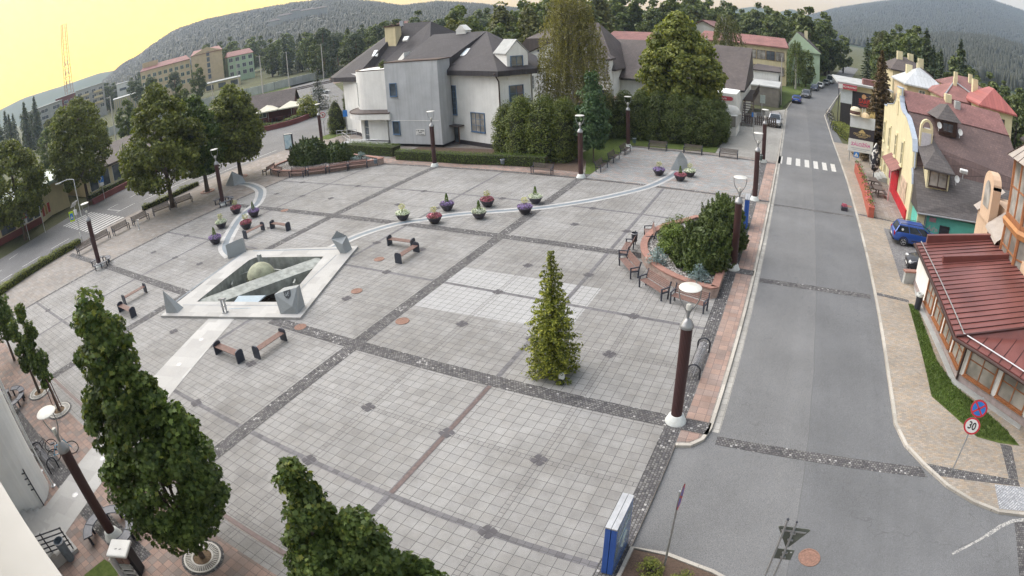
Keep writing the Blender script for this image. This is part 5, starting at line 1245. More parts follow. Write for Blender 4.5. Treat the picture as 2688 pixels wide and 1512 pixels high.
def house(label, x0, x1, y0, y1, h, ridge, mw, mr, name='house', cat='house', wins=(), ze=None, over=.5, chim=(), mf=None, rz=0., loc=None, thick=.22, wl=None):
    """box house; ridge = list of (x,y,z); wins = (side, s, z, w, h, nx, ny)"""
    t = thing(name, label, cat, loc or (0,0,0), rz)
    MB().box(x0,x1,y0,y1,-.15,h).build('wall', mw, t)
    e = [(x0-over,y0-over),(x1+over,y0-over),(x1+over,y1+over),(x0-over,y1+over)]
    rf = hip(MB(), e, ridge, h+.02, thick=thick).build('roof', mr, t)
    for cx, cy, z0, z1, w in chim:
        c = MB().box(cx-w/2,cx+w/2,cy-w/2,cy+w/2,z0,z1).build('chimney', M_yel, rf); 
    sides = {'s':((x0,y0),(1,0)), 'e':((x1,y0),(0,1)), 'n':((x1,y1),(-1,0)), 'w':((x0,y1),(0,-1))}
    for sd, s, z, w, hh, nx, ny in wins:
        o, d = sides[sd]; win(t, o, d, s, z, w, hh, nx, ny, mf or M_fwht, M_glass)
    return t
def gable_ends(t, mw, pts): MB().poly(*pts).build('gable', mw, t)

# ---- white villa behind the birch
v = house('white villa with a steep brown mansard roof behind the birch', -23.2,-8.6,66,80,5.9, [(-17,72,12.8),(-12.6,72,12.8)], M_wht, M_rgreyb, 'villa', 'house', [('s',1.2,2.6,.9,2.0,2,3),('s',9.8,2.5,.8,2.2,2,3),('s',12.0,.4,1.4,2.4,2,3),('s',4.8,2.6,.9,2.0,2,3),('s',7.2,2.6,.9,2.0,2,3)], chim=[(-19.6,71,9.5,12.4,.8)])
MB().box(-22.6,-17.6,65.4,68.5,5.9,8.2).build('bay_wall', M_wht, v); 
gb = MB(); gb.add([(-22.9,65.3,7.9),(-17.3,65.3,7.9),(-17.6,65.3,10.4),(-21.4,65.3,10.4),(-22.9,72,7.9),(-17.3,72,7.9),(-17.6,72,10.4),(-21.4,72,10.4)],[(0,1,2,3),(7,6,5,4),(1,5,6,2),(4,0,3,7),(3,2,6,7)]); gb.build('gable_wall', M_wht, v)
hip(MB(), [(-24,64.9,7.6),(-21.6,64.9,10.5),(-17.0,64.9,10.5),(-16.2,64.9,7.6),(-16.2,73,7.6),(-24,73,7.6)], [(-19.6,69,11.9)], 7.8).build('bay_roof', M_rgreyb, v)
win(v, (-22.9,65.3), (1,0), 2.9, 8.4, .7, 1.4, 2, 3, M_fwht)
fr = MB()
for k in range(14): fr.box(-22.4+k*.36,-22.2+k*.36,65.2,65.29,6.9,7.3)
fr.box(-22.7,-17.4,65.15,65.3,7.35,7.5); fr.box(-22.7,-17.4,65.15,65.3,6.75,6.85); fr.build('frieze', M_grey, v)
oy = MB().box(-11.8,-8.7,64.6,66.2,3.0,7.6).build('oriel', M_wht, v); hip(MB(), [(-12.1,64.3),(-8.4,64.3),(-8.4,66.6),(-12.1,66.6)], [(-10.2,66.5,8.7)], 7.6).build('oriel_roof', M_rgreyb, v)
for k in range(3): win(v, (-11.8,64.6), (1,0), .15+k*1.0, 4.2, .75, 2.7, 2, 5, M_fwht, M_glass2)
sk = MB(Matrix.Translation((-13.2,66.9,8.6)) @ Matrix.Rotation(.72,4,'X')); sk.box(-.5,.5,-.5,.5,-.05,.12); sk.build('roof_window', M_fwht, v)
t = thing('terrace', 'wooden terrace with blue rail between the white corner building and villa', 'terrace')
MB().box(-13.5,-5.5,55.8,63,-.1,2.2).build('wall', M_grey, t); MB().box(-13.6,-5.4,55.7,63,2.204,2.35).build('deck', M_wood, t)
rl = MB()
for k in range(9): rl.tube([(-13.4+k*.98,55.9,2.35),(-13.4+k*.98,55.9,3.4)], .035, 6)
for zz in (2.7,3.05,3.4): rl.tube([(-13.4,55.9,zz),(-5.6,55.9,zz)], .03, 6)
rl.build('rail', M_fblue, t)
def garden_chair(x, y, z, lb):
    t = thing('garden_chair', lb, 'chair', (x,y,z), rng.random()*6)
    MB().box(-.25,.25,-.25,.25,.4,.45).build('seat', M_fblue, t); MB().bc((0,.25,.72),(.5,.04,.6),rx=-.2).build('backrest', M_fblue, t)
    for i in (-.22,.22):
        for j in (-.22,.22): MB().tube([(i,j,0),(i,j,.42)], .025, 6).build('leg', M_fblue, t)
garden_chair(-12.2,57.2,2.35,'blue garden chair nearest the drainpipe end of the terrace'); garden_chair(-10.9,57.4,2.35,'blue garden chair next to the end one on the terrace')

# ---- brown-roofed chalet with the red sign
t = thing('chalet_building', 'white building with a big steep brown roof and a small red oval sign', 'building')
MB().prism([(-11.0,70),(10.0,65),(10.0,82),(-11,84)], -.1, 5.0).build('wall', M_wht, t)
MB().prism([(2.0,58.5),(9.9,58.5),(9.9,66),(2,66)], -.1, 4.6).build('front_wall', M_wht, t)
rf = MB(); rf.add([(-12.0,69.4,4.4),(10.5,63.6,4.6),(10.9,72.2,10.2),(-12,77,10.0),(10.5,81,5),(-12,86,5)], [(0,1,2,3),(3,2,4,5),(1,4,2)]); rf.add([(-12.0,69.4,4.15),(10.5,63.6,4.35),(10.5,81,4.7),(-12,86,4.7)], [(3,2,1,0)]); rf.build('roof', M_rgreyb, t)
MB().poly((10.05,65,5),(10.05,81.5,5),(10.05,72.2,9.9)).build('gable', mat('dark_timber_gable', (.13,.06,.045), .8, .3, 3), t)
sgn = MB().box(6.6,9.6,58.36,58.45,3.5,4.4).build('sign_board', M_fwht, t)
M_sred = mat('red_sign_paint', (.42,.05,.07), .5, .1, 4); M_swht = mat('white_sign_paint', (.66,.66,.64), .5, .06, 4)
ov = MB()
ov.add([(7.0+.0,58.33,3.68),(9.2,58.33,3.68)]+[(9.2+.3*math.cos(a),58.33,3.95+.27*math.sin(a)) for a in (-.8,0,.8)]+[(9.2,58.33,4.22),(7.0,58.33,4.22)]+[(7.0-.3*math.cos(a),58.33,3.95+.27*math.sin(a)) for a in (.8,0,-.8)], [tuple(range(10))]); ov.build('sign_oval', M_sred, sgn)
text('pizzeria', .36, M_swht, sgn, face(8.1,58.32,3.95,0,-1))
for i, (cx,cy) in enumerate(((3.6,71.6),(-.6,72.6))):
    c = MB().box(cx-.7,cx+.7,cy-.4,cy+.4,9.0,10.9).build('chimney', M_cream, rf if False else t)
    MB().box(cx-.75,cx+.75,cy-.45,cy+.45,10.9,11.0).build('chimney_cap', M_grey, c)
bal = MB(); bal.box(10.1,11.6,66,80,2.9,3.05)
for k in range(12): bal.box(11.5,11.58,66+k*1.25,66.1+k*1.25,3.05,4.0)
bal.box(11.48,11.6,66,80,4.0,4.1); bal.build('balcony', mat('dark_balcony_timber', (.07,.05,.04), .8, .3, 4), t)
sts = MB()
for k in range(9): sts.box(10.3,11.7,64.8-k*.3,65.15-k*.3,2.7-k*.3,2.78-k*.3)
for k in (0, 1): sts.beam((10.3+k*1.35,65,2.8),(10.3+k*1.35,62.2,.05),.08,.2)
for z0, x0 in ((3.0,10.4),(3.0,11.6)): sts.tube([(x0,66,0),(x0,66,2.9)], .1, 6)
sts.build('outside_stairs', M_woodg, t)
ga = thing('glass_annex', 'low white-framed glass annex with a curved pale roof beside the wide dark screen', 'annex')
MB().box(8.9,10.4,54.2,58.4,-.05,1.0).build('wall', M_wht, ga)
for o, d, L in (((8.9,54.2),(1,0),1.5),((10.4,54.2),(0,1),4.2)):
    k = int(L/.75)
    for i in range(k): win(ga, o, d, .1+i*L/k, 1.1, L/k-.2, 1.3, 1, 1, M_fwht, M_glass2, False)
MB().box(8.95,10.35,54.25,58.3,1.0,2.5).build('frame_wall', M_fwht, ga)
rfa = MB().lathe([(1.9,2.5),(1.75,2.9),(1.3,3.3),(.0,3.5)], (8.9,56.2,0), 20); rfa.build('curved_roof', mat('pale_plastic_roof', (.45,.45,.42), .4, .15, 2), ga, True)

# ---- schools and houses in the distance
def slab_building(label, x0, x1, y0, y1, h, mw, mr, rows, name='school_building', rh=2., cols=None, side='s', mf=None, cat='building', ridge=None, z0=-.2):
    t = thing(name, label, cat)
    MB().box(x0,x1,y0,y1,z0,h).build('wall', mw, t)
    rd = ridge or [(x0+.5,(y0+y1)/2,h+rh),(x1-.5,(y0+y1)/2,h+rh)]
    hip(MB(), [(x0-.5,y0-.6),(x1+.5,y0-.6),(x1+.5,y1+.6),(x0-.5,y1+.6)], rd, h+.02).build('roof', mr, t)
    o, d, L = {'s':((x0,y0),(1,0),x1-x0),'e':((x1,y0),(0,1),y1-y0)}[side]
    n = cols or int(L/2.2)
    for z, hh in rows:
        for i in range(n): win(t, o, d, .4+i*(L-.8)/n+.1, z, (L-.8)/n-.3, hh, 2, 1, mf or M_fbrn, M_glass2 if (i*7+int(z))%3 else M_glass, False)
    return t
slab_building('long cream school with bands of dark windows and a faded red roof', -6, 15.3, 126, 140, 9.2, M_cream, M_rred, [(2.2,2.1),(5.8,2.1)], rh=2.1)
slab_building('white school wing with a faded red roof left of the huge tree', -24.5, -9, 108, 125, 7.8, M_wht, M_rred, [(4.6,1.6),(1.0,1.8)], rh=2.6, cols=7)
t = thing('school_hall', 'pale gable hall with a low roof rising behind the red school roof', 'building')
MB().prism([(-15.5,160),(-5.3,160),(-5.3,185),(-15.5,185)], -.2, 11.2).build('wall', M_wht, t)
MB().poly((-15.5,159.98,11.2),(-5.3,159.98,11.2),(-10.2,159.98,13.6)).build('gable', M_wht, t)
MB().add([(-16.4,159,11.0),(-10.2,159,14.1),(-4.4,159,11.2),(-16.4,186,11.0),(-10.2,186,14.1),(-4.4,186,11.2)], [(0,1,4,3),(1,2,5,4)]).add([(-16.4,159,10.7),(-10.2,159,13.75),(-4.4,159,10.9),(-16.4,159,11.0),(-10.2,159,14.1),(-4.4,159,11.2)], [(0,1,4,3),(1,2,5,4)]).build('roof', M_rred, t)
g_ = house('plain grey flat garage behind the parked blue car', 9.6,14.6,86,97,3.4, [(12,91,3.6)], mat('olive_brown_concrete', (.19,.175,.15), .9, .2, 1), M_flat, 'garage', 'garage', [], over=.15)
g2 = house('white low workshop with barred windows behind the grey garage', 9.2,14.2,98,112,5.2, [(9.6,105,5.9),(14,105,5.6)], M_wht, M_rgreyb, 'workshop', 'building', [('e',1,2.8,1.6,1.2,3,2),('e',3.2,2.8,1.6,1.2,3,2),('e',5.4,2.8,1.6,1.2,3,2)], mf=M_dark)
t = house('mint green house with a steep gable by the far end of the street', 15.0,24,138,152,8.6, [(17.9,139,13.4),(19.6,151,13.4)], M_greenr, M_rgreyb, 'house', 'house', [('e',3,5,1.2,1.6,2,2),('e',8,5,1.2,1.6,2,2)], chim=[(20.4,142,11,14,.9)])
MB().poly((14.6,137.4,8.4),(24.4,137.4,8.4),(17.9,137.4,13.3)).build('gable', M_greenr, t)

# right hand houses
house('sand-coloured house with a pale grey metal hip roof behind the spruce', 34.8,41.4,70,82,8.7, [(37.2,74,11.2),(38.6,78,11.2)], M_sand, M_rgrey, 'house', 'house', [('s',2.0,7.0,.9,1.1,2,1),('s',4.6,4.0,.9,1.1,2,1)], chim=[(36.2,76,9.6,11.4,1.0),(38.5,79,10,11.9,.6)])
house('tall pale house with a dark grey roof and three chimneys, farthest right of the spruce', 36.2,44,92,106,9.6, [(38.6,98,12.1),(41,100,12.1)], M_cream, M_rgreyb, 'house', 'house', [('w',3,6.5,1,1.4,2,2),('s',2,6.2,.9,1.3,2,2)], chim=[(38.4,97,11,13.1,1.1),(41,98.5,11,13,1.1),(43.2,98.5,10,12.5,1.1)])
t = house('yellow house with a weathered red roof edged in white metal', 38.6,45.0,60,72,8.6, [(41.2,65,10.7),(42.2,67,10.7)], M_yel, M_rred, 'house', 'house', [('s',1,6,.9,1.1,2,1)], chim=[(41.0,64,9.4,11.3,.5)])
hp = MB(); hp.beam((41.25,65.0,10.78),(45.45,59.55,8.75),.5,.1); hp.beam((41.15,65.0,10.78),(38.15,59.55,8.75),.2,.1); hp.build('white_ridge_flashing', M_metal, t)
t = house('house with an orange-red roof and a chimney behind the white-edged red roof', 43.5,50,72,84,9.6, [(45.4,77,11.5),(48,79,11.5)], M_yel, M_rrust, 'house', 'house', [], chim=[(47,75,10,12.2,.6),(44,74,9.8,12,.6)])
house('yellow house with a bright red pyramid roof and a dark vertical strip', 42.4,47.4,55,64,9.1, [(45.0,57.2,11.5),(45.2,60,11.5)], M_yel, M_rbright, 'house', 'house', [('s',.6,7.2,.6,.9,2,1),('s',3.0,3.4,.7,4.6,1,1)], chim=[(43.6,62,9.6,11.9,.8)], mf=M_fbrn)
house('small timber-gabled house roof just entering at the right edge', 50,58,48,56,6.2, [(54,48.2,9.2),(54,56,9.2)], M_cream, M_rgreyb, 'house', 'house', [])

# ---- yellow gabled house with the big dark roof
def gable_house():
    t = thing('gabled_house', 'pale yellow house with a curved baroque gable facade and a vast dark roof', 'house')
    MB().box(28.3,38.6,30.9,47.8,-.1,4.4).build('wall', M_yel, t)
    prof_ = [(29.5,0),(29.5,3.2),(29.9,3.9),(30.35,4.3),(30.6,5.6),(31.2,6.5),(32.6,7.1),(34.4,7.75),(35.4,7.9),(36.5,7.9),(37.6,8.15),(38.4,8.6),(38.75,9.2),(38.8,9.9),(40.7,9.9),(40.75,9.2),(41.1,8.55),(42.0,8.1),(42.6,7.95),(44.5,7.7),(46.4,7.5),(46.5,7.2),(48.5,7.15),(48.5,0)]
    vs = [(27.9,y,z) for y,z in prof_] + [(28.28,y,z) for y,z in prof_]; n = len(prof_)
    MB().add(vs, [tuple(range(n)), tuple(reversed(range(n,2*n)))] + [(i,n+i,n+(i+1)%n,(i+1)%n) for i in range(n)]).build('facade', M_yel, t)
    cp = MB()
    for (y0,z0),(y1,z1) in zip(prof_[1:-1], prof_[2:-1]): cp.beam((28.09,y0,z0+.03),(28.09,y1,z1+.03),.5,.08)
    cp.build('facade_coping', mat('blue_grey_flashing', (.35,.40,.47), .5, .1, 3), t)
    o, d = (27.9,48.5), (0,-1)
    for y in (47.0,43.3,39.1,35.3): win(t, o, d, 48.5-y-.4, 3.5, .75, 1.9, 1, 2, M_yel, M_glass, True, .14, .12)
    for y in (47.2,44.6): win(t, o, d, 48.5-y-.4, .5, .8, 1.7, 1, 2, M_yel, M_glass, True, .14, .12)
    mo = MB()
    for y in (39.75,): mo.bc((27.87,y,9.2),(.05,1.3,.5)); mo.bc((27.86,y,8.0),(.05,1.0,1.4))
    for y in (47.0,43.3,39.1,35.3): mo.lathe([(.46,-.04),(.62,-.04),(.62,.04),(.46,.04)], (0,0,0), 10, 0, PI) if False else mo.beam((27.86,y-.6,5.62),(27.86,y+.6,5.62),.1,.16)
    mo.build('moulding', M_cream, t)
    # main roof: shallow top, steeper below, running across the house
    rf = MB(); xa, xb = 28.3, 38.8
    top = [(40.0,9.75),(36.2,8.15),(31.4,6.35)]
    rt = MB(); rt.poly((xa,40.0,9.75),(xa,36.2,8.15),(xb+.6,36.2,8.15),(xb+.6,40.0,9.75)); rt.poly((xb+.6,40,9.75),(xb+.6,48.2,6.4),(xa,48.2,6.4),(xa,40,9.75)); up_ = rt.build('upper_roof', M_rrust, t)
    lo = MB(); lo.poly((xa,36.2,8.15),(xa,31.2,6.45),(39.3,30.4,5.2),(xb+.6,36.2,8.15)); lo.poly((xa,31.2,6.45),(xa,30.5,4.5),(39.3,29.6,4.0),(39.3,30.4,5.2)); lo.build('lower_roof', roofmat('dark_red_brown_tiles', [(.095,.062,.058),(.12,.078,.07),(.105,.068,.062)], .3, .28), t)
    MB().poly((xb+.62,40,9.7),(xb+.62,30.4,5.2),(xb+.62,30.4,0),(xb+.62,48,0),(xb+.62,48,6.4)).build('gable', M_yel, t)
    fl = MB(); fl.beam((xa,36.2,8.2),(xb+.6,36.2,8.2),.14,.06); fl.build('roof_flashing', M_rrust, up_)
    # annex roof down over the turquoise wall
    an = MB(); an.poly((28.0,30.6,4.55),(28.0,26.3,1.95),(33.8,26.5,2.15),(39.0,28.5,3.0),(39.2,30.1,4.6)); an.poly((28,26.3,1.8),(33.8,26.5,2.0),(33.8,26.5,2.15),(28,26.3,1.95)); an.poly((28.0,30.6,4.55),(28.0,30.6,1.8),(28.0,26.3,1.8),(28,26.3,1.95)); an.build('annex_roof', M_rdark, t)
    fr_ = MB(); fr_.beam((28.1,30.72,4.6),(39.2,29.95,4.52),.22,.06); fr_.build('annex_ridge_tiles', M_rrust, t)
    MB().box(28.2,38,26.75,30.4,-.1,1.78).build('annex_wall', M_turq, t)
    MB().tube([(27.95,26.28,1.86),(33.9,26.46,2.06)], .07, 7).tube([(28.85,26.65,1.9),(28.85,26.65,0)], .05, 7).build('gutter', M_steel, t)
    MB().box(28.1,28.75,26.6,26.74,0,1.85).build('corner_pilaster', M_yel, t)
    win(t, (28.2,26.75), (1,0), 2.1, .0, .75, 1.1, 1, 1, M_dark, M_dark, False, name='door')
    gfi = MB(); 
    for k in range(7): gfi.bc((29.2+k*.14,26.738,.75+.1*math.sin(k*2)),(.1,.012,.2+.1*(k%2)),ry=.4*math.sin(k*3))
    gfi.build('graffiti', M_grey, t); MB().box(29.2,29.8,26.7,26.745,1.3,1.65).build('patch', mat('pinkish_render_patch', (.4,.24,.26), .8, .1, 3), t)
    # big dormer on the annex roof
    x0,x1,yf = 28.95,31.0,28.6
    dn = MB(); dn.add([(x0,yf,3.2),(x1,yf,3.4),(x1,yf,5.0),(x0,yf,4.95),(x0,31.4,3.2),(x1,31.4,3.4),(x1,31.4,5.0),(x0,31.4,4.95)],[(0,1,2,3),(1,5,6,2),(4,0,3,7),(3,2,6,7)]); dw = dn.build('dormer', M_yel, t)
    dr_ = MB(); dr_.add([(x0-.5,yf-.5,5.0),(x1+.35,yf-.5,4.95),(x1+.3,32.4,5.6),(29.6,32.8,7.2),(x0-.7,32.0,6.5),(29.7,29.8,6.2)],[(0,1,5),(1,2,3,5),(0,5,3,4)]); dr_.add([(x0-.5,yf-.5,4.88),(x1+.35,yf-.5,4.83),(x1+.35,yf-.5,4.95),(x0-.5,yf-.5,5.0)],[(0,1,2,3)]); dr_.build('dormer_roof', M_rdark, t)
    win(t, (x0,yf), (1,0), .25, 3.65, 1.55, 1.1, 2, 1, M_gut, M_glass2, True, .07, .08)
    # small gabled dormer high up
    a0,a1,yf = 30.9,32.7,33.6
    dn = MB(); dn.add([(a0,yf,7.0),(a1,yf,7.1),(a1,yf,8.5),(a0,yf,8.45),(a0,36.6,7.4),(a1,36.6,7.4),(a1,36.6,8.5),(a0,36.6,8.45)],[(0,1,2,3),(1,5,6,2),(4,0,3,7)]); dn.build('dormer', M_gut, t)
    dr_ = MB(); dr_.add([(a0-.35,yf-.3,8.4),(a1+.35,yf-.3,8.45),(31.8,yf+.9,9.75),(31.8,37.4,9.4),(a0-.6,36.6,8.4),(a1+.5,36.6,8.4)],[(0,1,2),(1,5,3,2),(0,2,3,4)]); dr_.build('dormer_roof', M_rdark, t)
    win(t, (a0,yf), (1,0), .35, 7.45, 1.0, .7, 2, 1, M_gut, M_glass, True, .06, .06)
    def sk(x, y, z, w, h, rx):
        m = Matrix.Translation((x,y,z)) @ Matrix.Rotation(rx,4,'X'); b = MB(m); b.box(-w/2,w/2,-h/2,h/2,-.1,.09); g = b.build('roof_window', M_metal, t); c = MB(m); c.box(-w/2+.07,w/2-.07,-h/2+.07,h/2-.07,.09,.1); c.build('pane', M_glass2, g)
    sk(29.75,33.0,7.15,.7,1.1,.34); sk(36.0,33.0,6.35,.8,1.2,.42)
    ar = MB(); ar.box(28.45,29.65,30.9,31.3,4.4,7.6); 
    for k in range(8):
        a = PI*k/8; b = PI*(k+1)/8; c0 = (29.05,7.6)
        ar.add([(c0[0]+.6*math.cos(q),yy,c0[1]+.8*math.sin(q)) for q in (a,b) for yy in (30.9,31.3)] + [(c0[0]+.42*math.cos(q),yy,c0[1]+.6*math.sin(q)) for q in (a,b) for yy in (30.9,31.3)], [(0,1,3,2),(4,6,7,5),(0,2,6,4),(1,5,7,3)])
    ar.build('arched_parapet', M_cream, t); MB().box(28.6,29.5,30.86,30.895,4.6,7.3).build('shutter_panel', mat('pale_shutter', (.5,.48,.5), .6, .1, 6), t)
    for x,y,z in ((32.9,33.2,7.7),(31.6,28.4,4.6),(30.7,33.0,7.9)):
        dsh = thing('satellite_dish', 'white satellite dish %s' % {32.9:'on the right of the small gabled roof dormer',31.6:'beside the big window dormer of the dark roof',30.7:'on the left of the small gabled roof dormer'}[x], 'satellite dish', (x,y,z), .4)
        b = MB(Matrix.Rotation(R(70),4,'X')); b.lathe([(0,.0),(.16,.02),(.28,.07),(.29,.08),(.15,.03),(0,.015)], n=16); b.build('dish', M_fwht, dsh, True); MB().tube([(0,0,-.5),(0,.1,-.02)],.025,6).build('mast', M_steel, dsh)
    c = MB().box(32.9,33.6,39.4,40.1,8.6,10.3).build('chimney', M_yel, t)
    c = MB().box(33.8,34.4,38.6,39.2,8.6,9.9).build('chimney', M_grey, t)
    fl2 = thing('roof_floodlight', 'white floodlight box on the ridge of the annex roof', 'floodlight', (32.5,29.5,4.6)); MB().tube([(0,0,-.1),(0,0,.4)],.05,6).build('post', M_steel, fl2); MB().bc((0,-.1,.55),(.75,.3,.3),rx=.3).build('lamp_body', M_fwht, fl2, bevel=.04)
    # shop front
    aw = MB(); aw.add([(27.9,35.0,3.3),(27.9,41.4,3.3),(26.9,41.4,2.75),(26.9,35.0,2.75),(27.9,35.0,3.2),(27.9,41.4,3.2),(26.9,41.4,2.65),(26.9,35.0,2.65)],[(0,1,2,3),(7,6,5,4),(3,2,6,7),(0,3,7,4),(1,5,6,2)]); aw.build('tiled_canopy', M_rred, t)
    M_ban = mat('red_banner', (.45,.02,.03), .6, .35, 2.5); M_pur = mat('magenta_banner', (.35,.03,.16), .6, .3, 2.5)
    MB().box(27.8,27.89,36.0,39.8,.9,2.7).build('red_banner', M_ban, t); MB().box(27.8,27.89,39.9,41.2,.9,2.7).build('magenta_banner', M_pur, t)
    MB().box(27.75,27.89,30.2,39.8,.0,.85).build('red_plinth', M_ban, t); MB().box(27.82,27.88,31.5,34.4,1.0,2.8).build('mural', mat('faded_mural', (.5,.38,.28), .8, .4, 2), t)
    MB().tube([(26.95,35.3,0),(26.95,35.3,2.7)], .06, 8).build('canopy_post', brick('red_white_post', .3, 1, [(.5,.06,.06),(.6,.58,.55)], .001, (.5,.3,.3), 0, PI/2), t)
    st3 = MB()
    for k in range(3): st3.box(26.7-k*.35,27.85,42.3,44.5,-.02+.0,.45-k*.15+.0) if False else st3.box(26.6+k*.35,27.85,42.2,45.0,.15*k,.15*k+.146)
    st3.build('steps', M_grey, t)
gable_house()

# ---- orange tower building and the red metal roof in front of it
def orange_building():
    t = thing('orange_building', 'salmon building with a glazed octagonal corner tower at the right edge', 'building')
    M_or = mat('salmon_render', (.56,.40,.28), .8, .08, .8, streak=.15); M_beige = mat('beige_sheet_roof', (.33,.29,.255), .5, .12, 2)
    MB().prism([(31.6,21.6),(31.6,18.5),(32.3,16),(32.0,14),(31.8,9.0),(33,6),(45,6),(45,21.6)], -.1, 4.3).build('wall', M_or, t)
    MB().box(32.6,45,8,21.5,4.3,5.4).build('upper_wall', M_or, t)
    ar = MB(); pr = [(18.6,4.2),(18.6,6.6)] + [(19.7-1.1*math.cos(a), 6.4+.95*math.sin(a)) for a in [PI*k/9 for k in range(10)]] + [(20.8,4.2)]
    n = len(pr); ar.add([(31.45,y,z) for y,z in pr]+[(32.1,y,z) for y,z in pr], [tuple(range(n)),tuple(reversed(range(n,2*n)))]+[(i,n+i,n+(i+1)%n,(i+1)%n) for i in range(n)]); ar.build('arched_dormer', M_or, t)
    ag = MB(); pq = [(19.05,5.0)] + [(19.7-.65*math.cos(a), 6.0+.75*math.sin(a)) for a in [PI*k/8 for k in range(9)]] + [(20.35,5.0)]; ag.add([(31.43,y,z) for y,z in pq],[tuple(range(len(pq)))]); ag.build('arched_window', M_glass2, t)
    cx, cy, r = 34.6, 14.2, 3.3
    oct_ = [(cx+r*math.cos(R(22.5+45*k)), cy+r*math.sin(R(22.5+45*k))) for k in range(8)]
    MB().prism(oct_, 2.5, 9.2).build('tower', M_glass2, t)
    f = MB()
    for k in range(8):
        a, b = oct_[k], oct_[(k+1)%8]
        f.tube([(a[0],a[1],2.4),(a[0],a[1],9.3)], .13, 6)
        for zz in (2.6,5.9,9.2): f.beam((a[0],a[1],zz),(b[0],b[1],zz),.22,.3)
        for zz in (4.2,7.6): f.beam((a[0],a[1],zz),(b[0],b[1],zz),.1,.08)
        m = ((a[0]+b[0])/2,(a[1]+b[1])/2); f.tube([(m[0],m[1],2.4),(m[0],m[1],9.2)], .09, 6)
    f.build('tower_frame', M_forg, t)
    cr = MB().lathe([(3.5,5.3),(3.62,5.6),(3.5,5.8)], (cx,cy,0), 8, R(22.5), R(382.5)); cr.build('tower_cornice', mat('ochre_cornice', (.42,.2,.08), .6, .15, 3), t)
    rf = MB(); r2 = 3.9; o2 = [(cx+r2*math.cos(R(22.5+45*k)), cy+r2*math.sin(R(22.5+45*k)), 9.25) for k in range(8)]
    for k in range(8): rf.poly(o2[k], o2[(k+1)%8], (cx,cy,12.3))
    rr_ = rf.build('tower_roof', M_beige, t)
    sm = MB()
    for k in range(8):
        sm.beam(o2[k], (cx,cy,12.35), .08, .08)
        for q in (.33,.66):
            e = tuple(o2[k][i]+(o2[(k+1)%8][i]-o2[k][i])*q for i in range(3)); sm.beam(e, (e[0]+(cx-e[0])*.7, e[1]+(cy-e[1])*.7, e[2]+3.05*.7), .04, .05)
    sm.build('roof_seams', M_gut, rr_)
    s_ = MB(); s_.add([(31.3,18.4,4.3),(31.3,15.9,4.0),(33.4,15.9,5.6),(33.4,18.4,5.9)],[(0,1,2,3)]).add([(31.3,22.0,4.4),(31.3,20.9,4.4),(33.4,20.9,6.0),(33.4,22,6.0)],[(0,1,2,3)]).add([(31.2,18.4,4.1),(31.3,18.4,4.3),(31.3,15.9,4.0),(31.2,15.9,3.8)],[(3,2,1,0)]); s_.build('sheet_roof', M_beige, t)
    MB().tube([(31.5,18.3,4.2),(31.5,18.3,2.5)],.06,7).build('downpipe', M_gut, t)
orange_building()
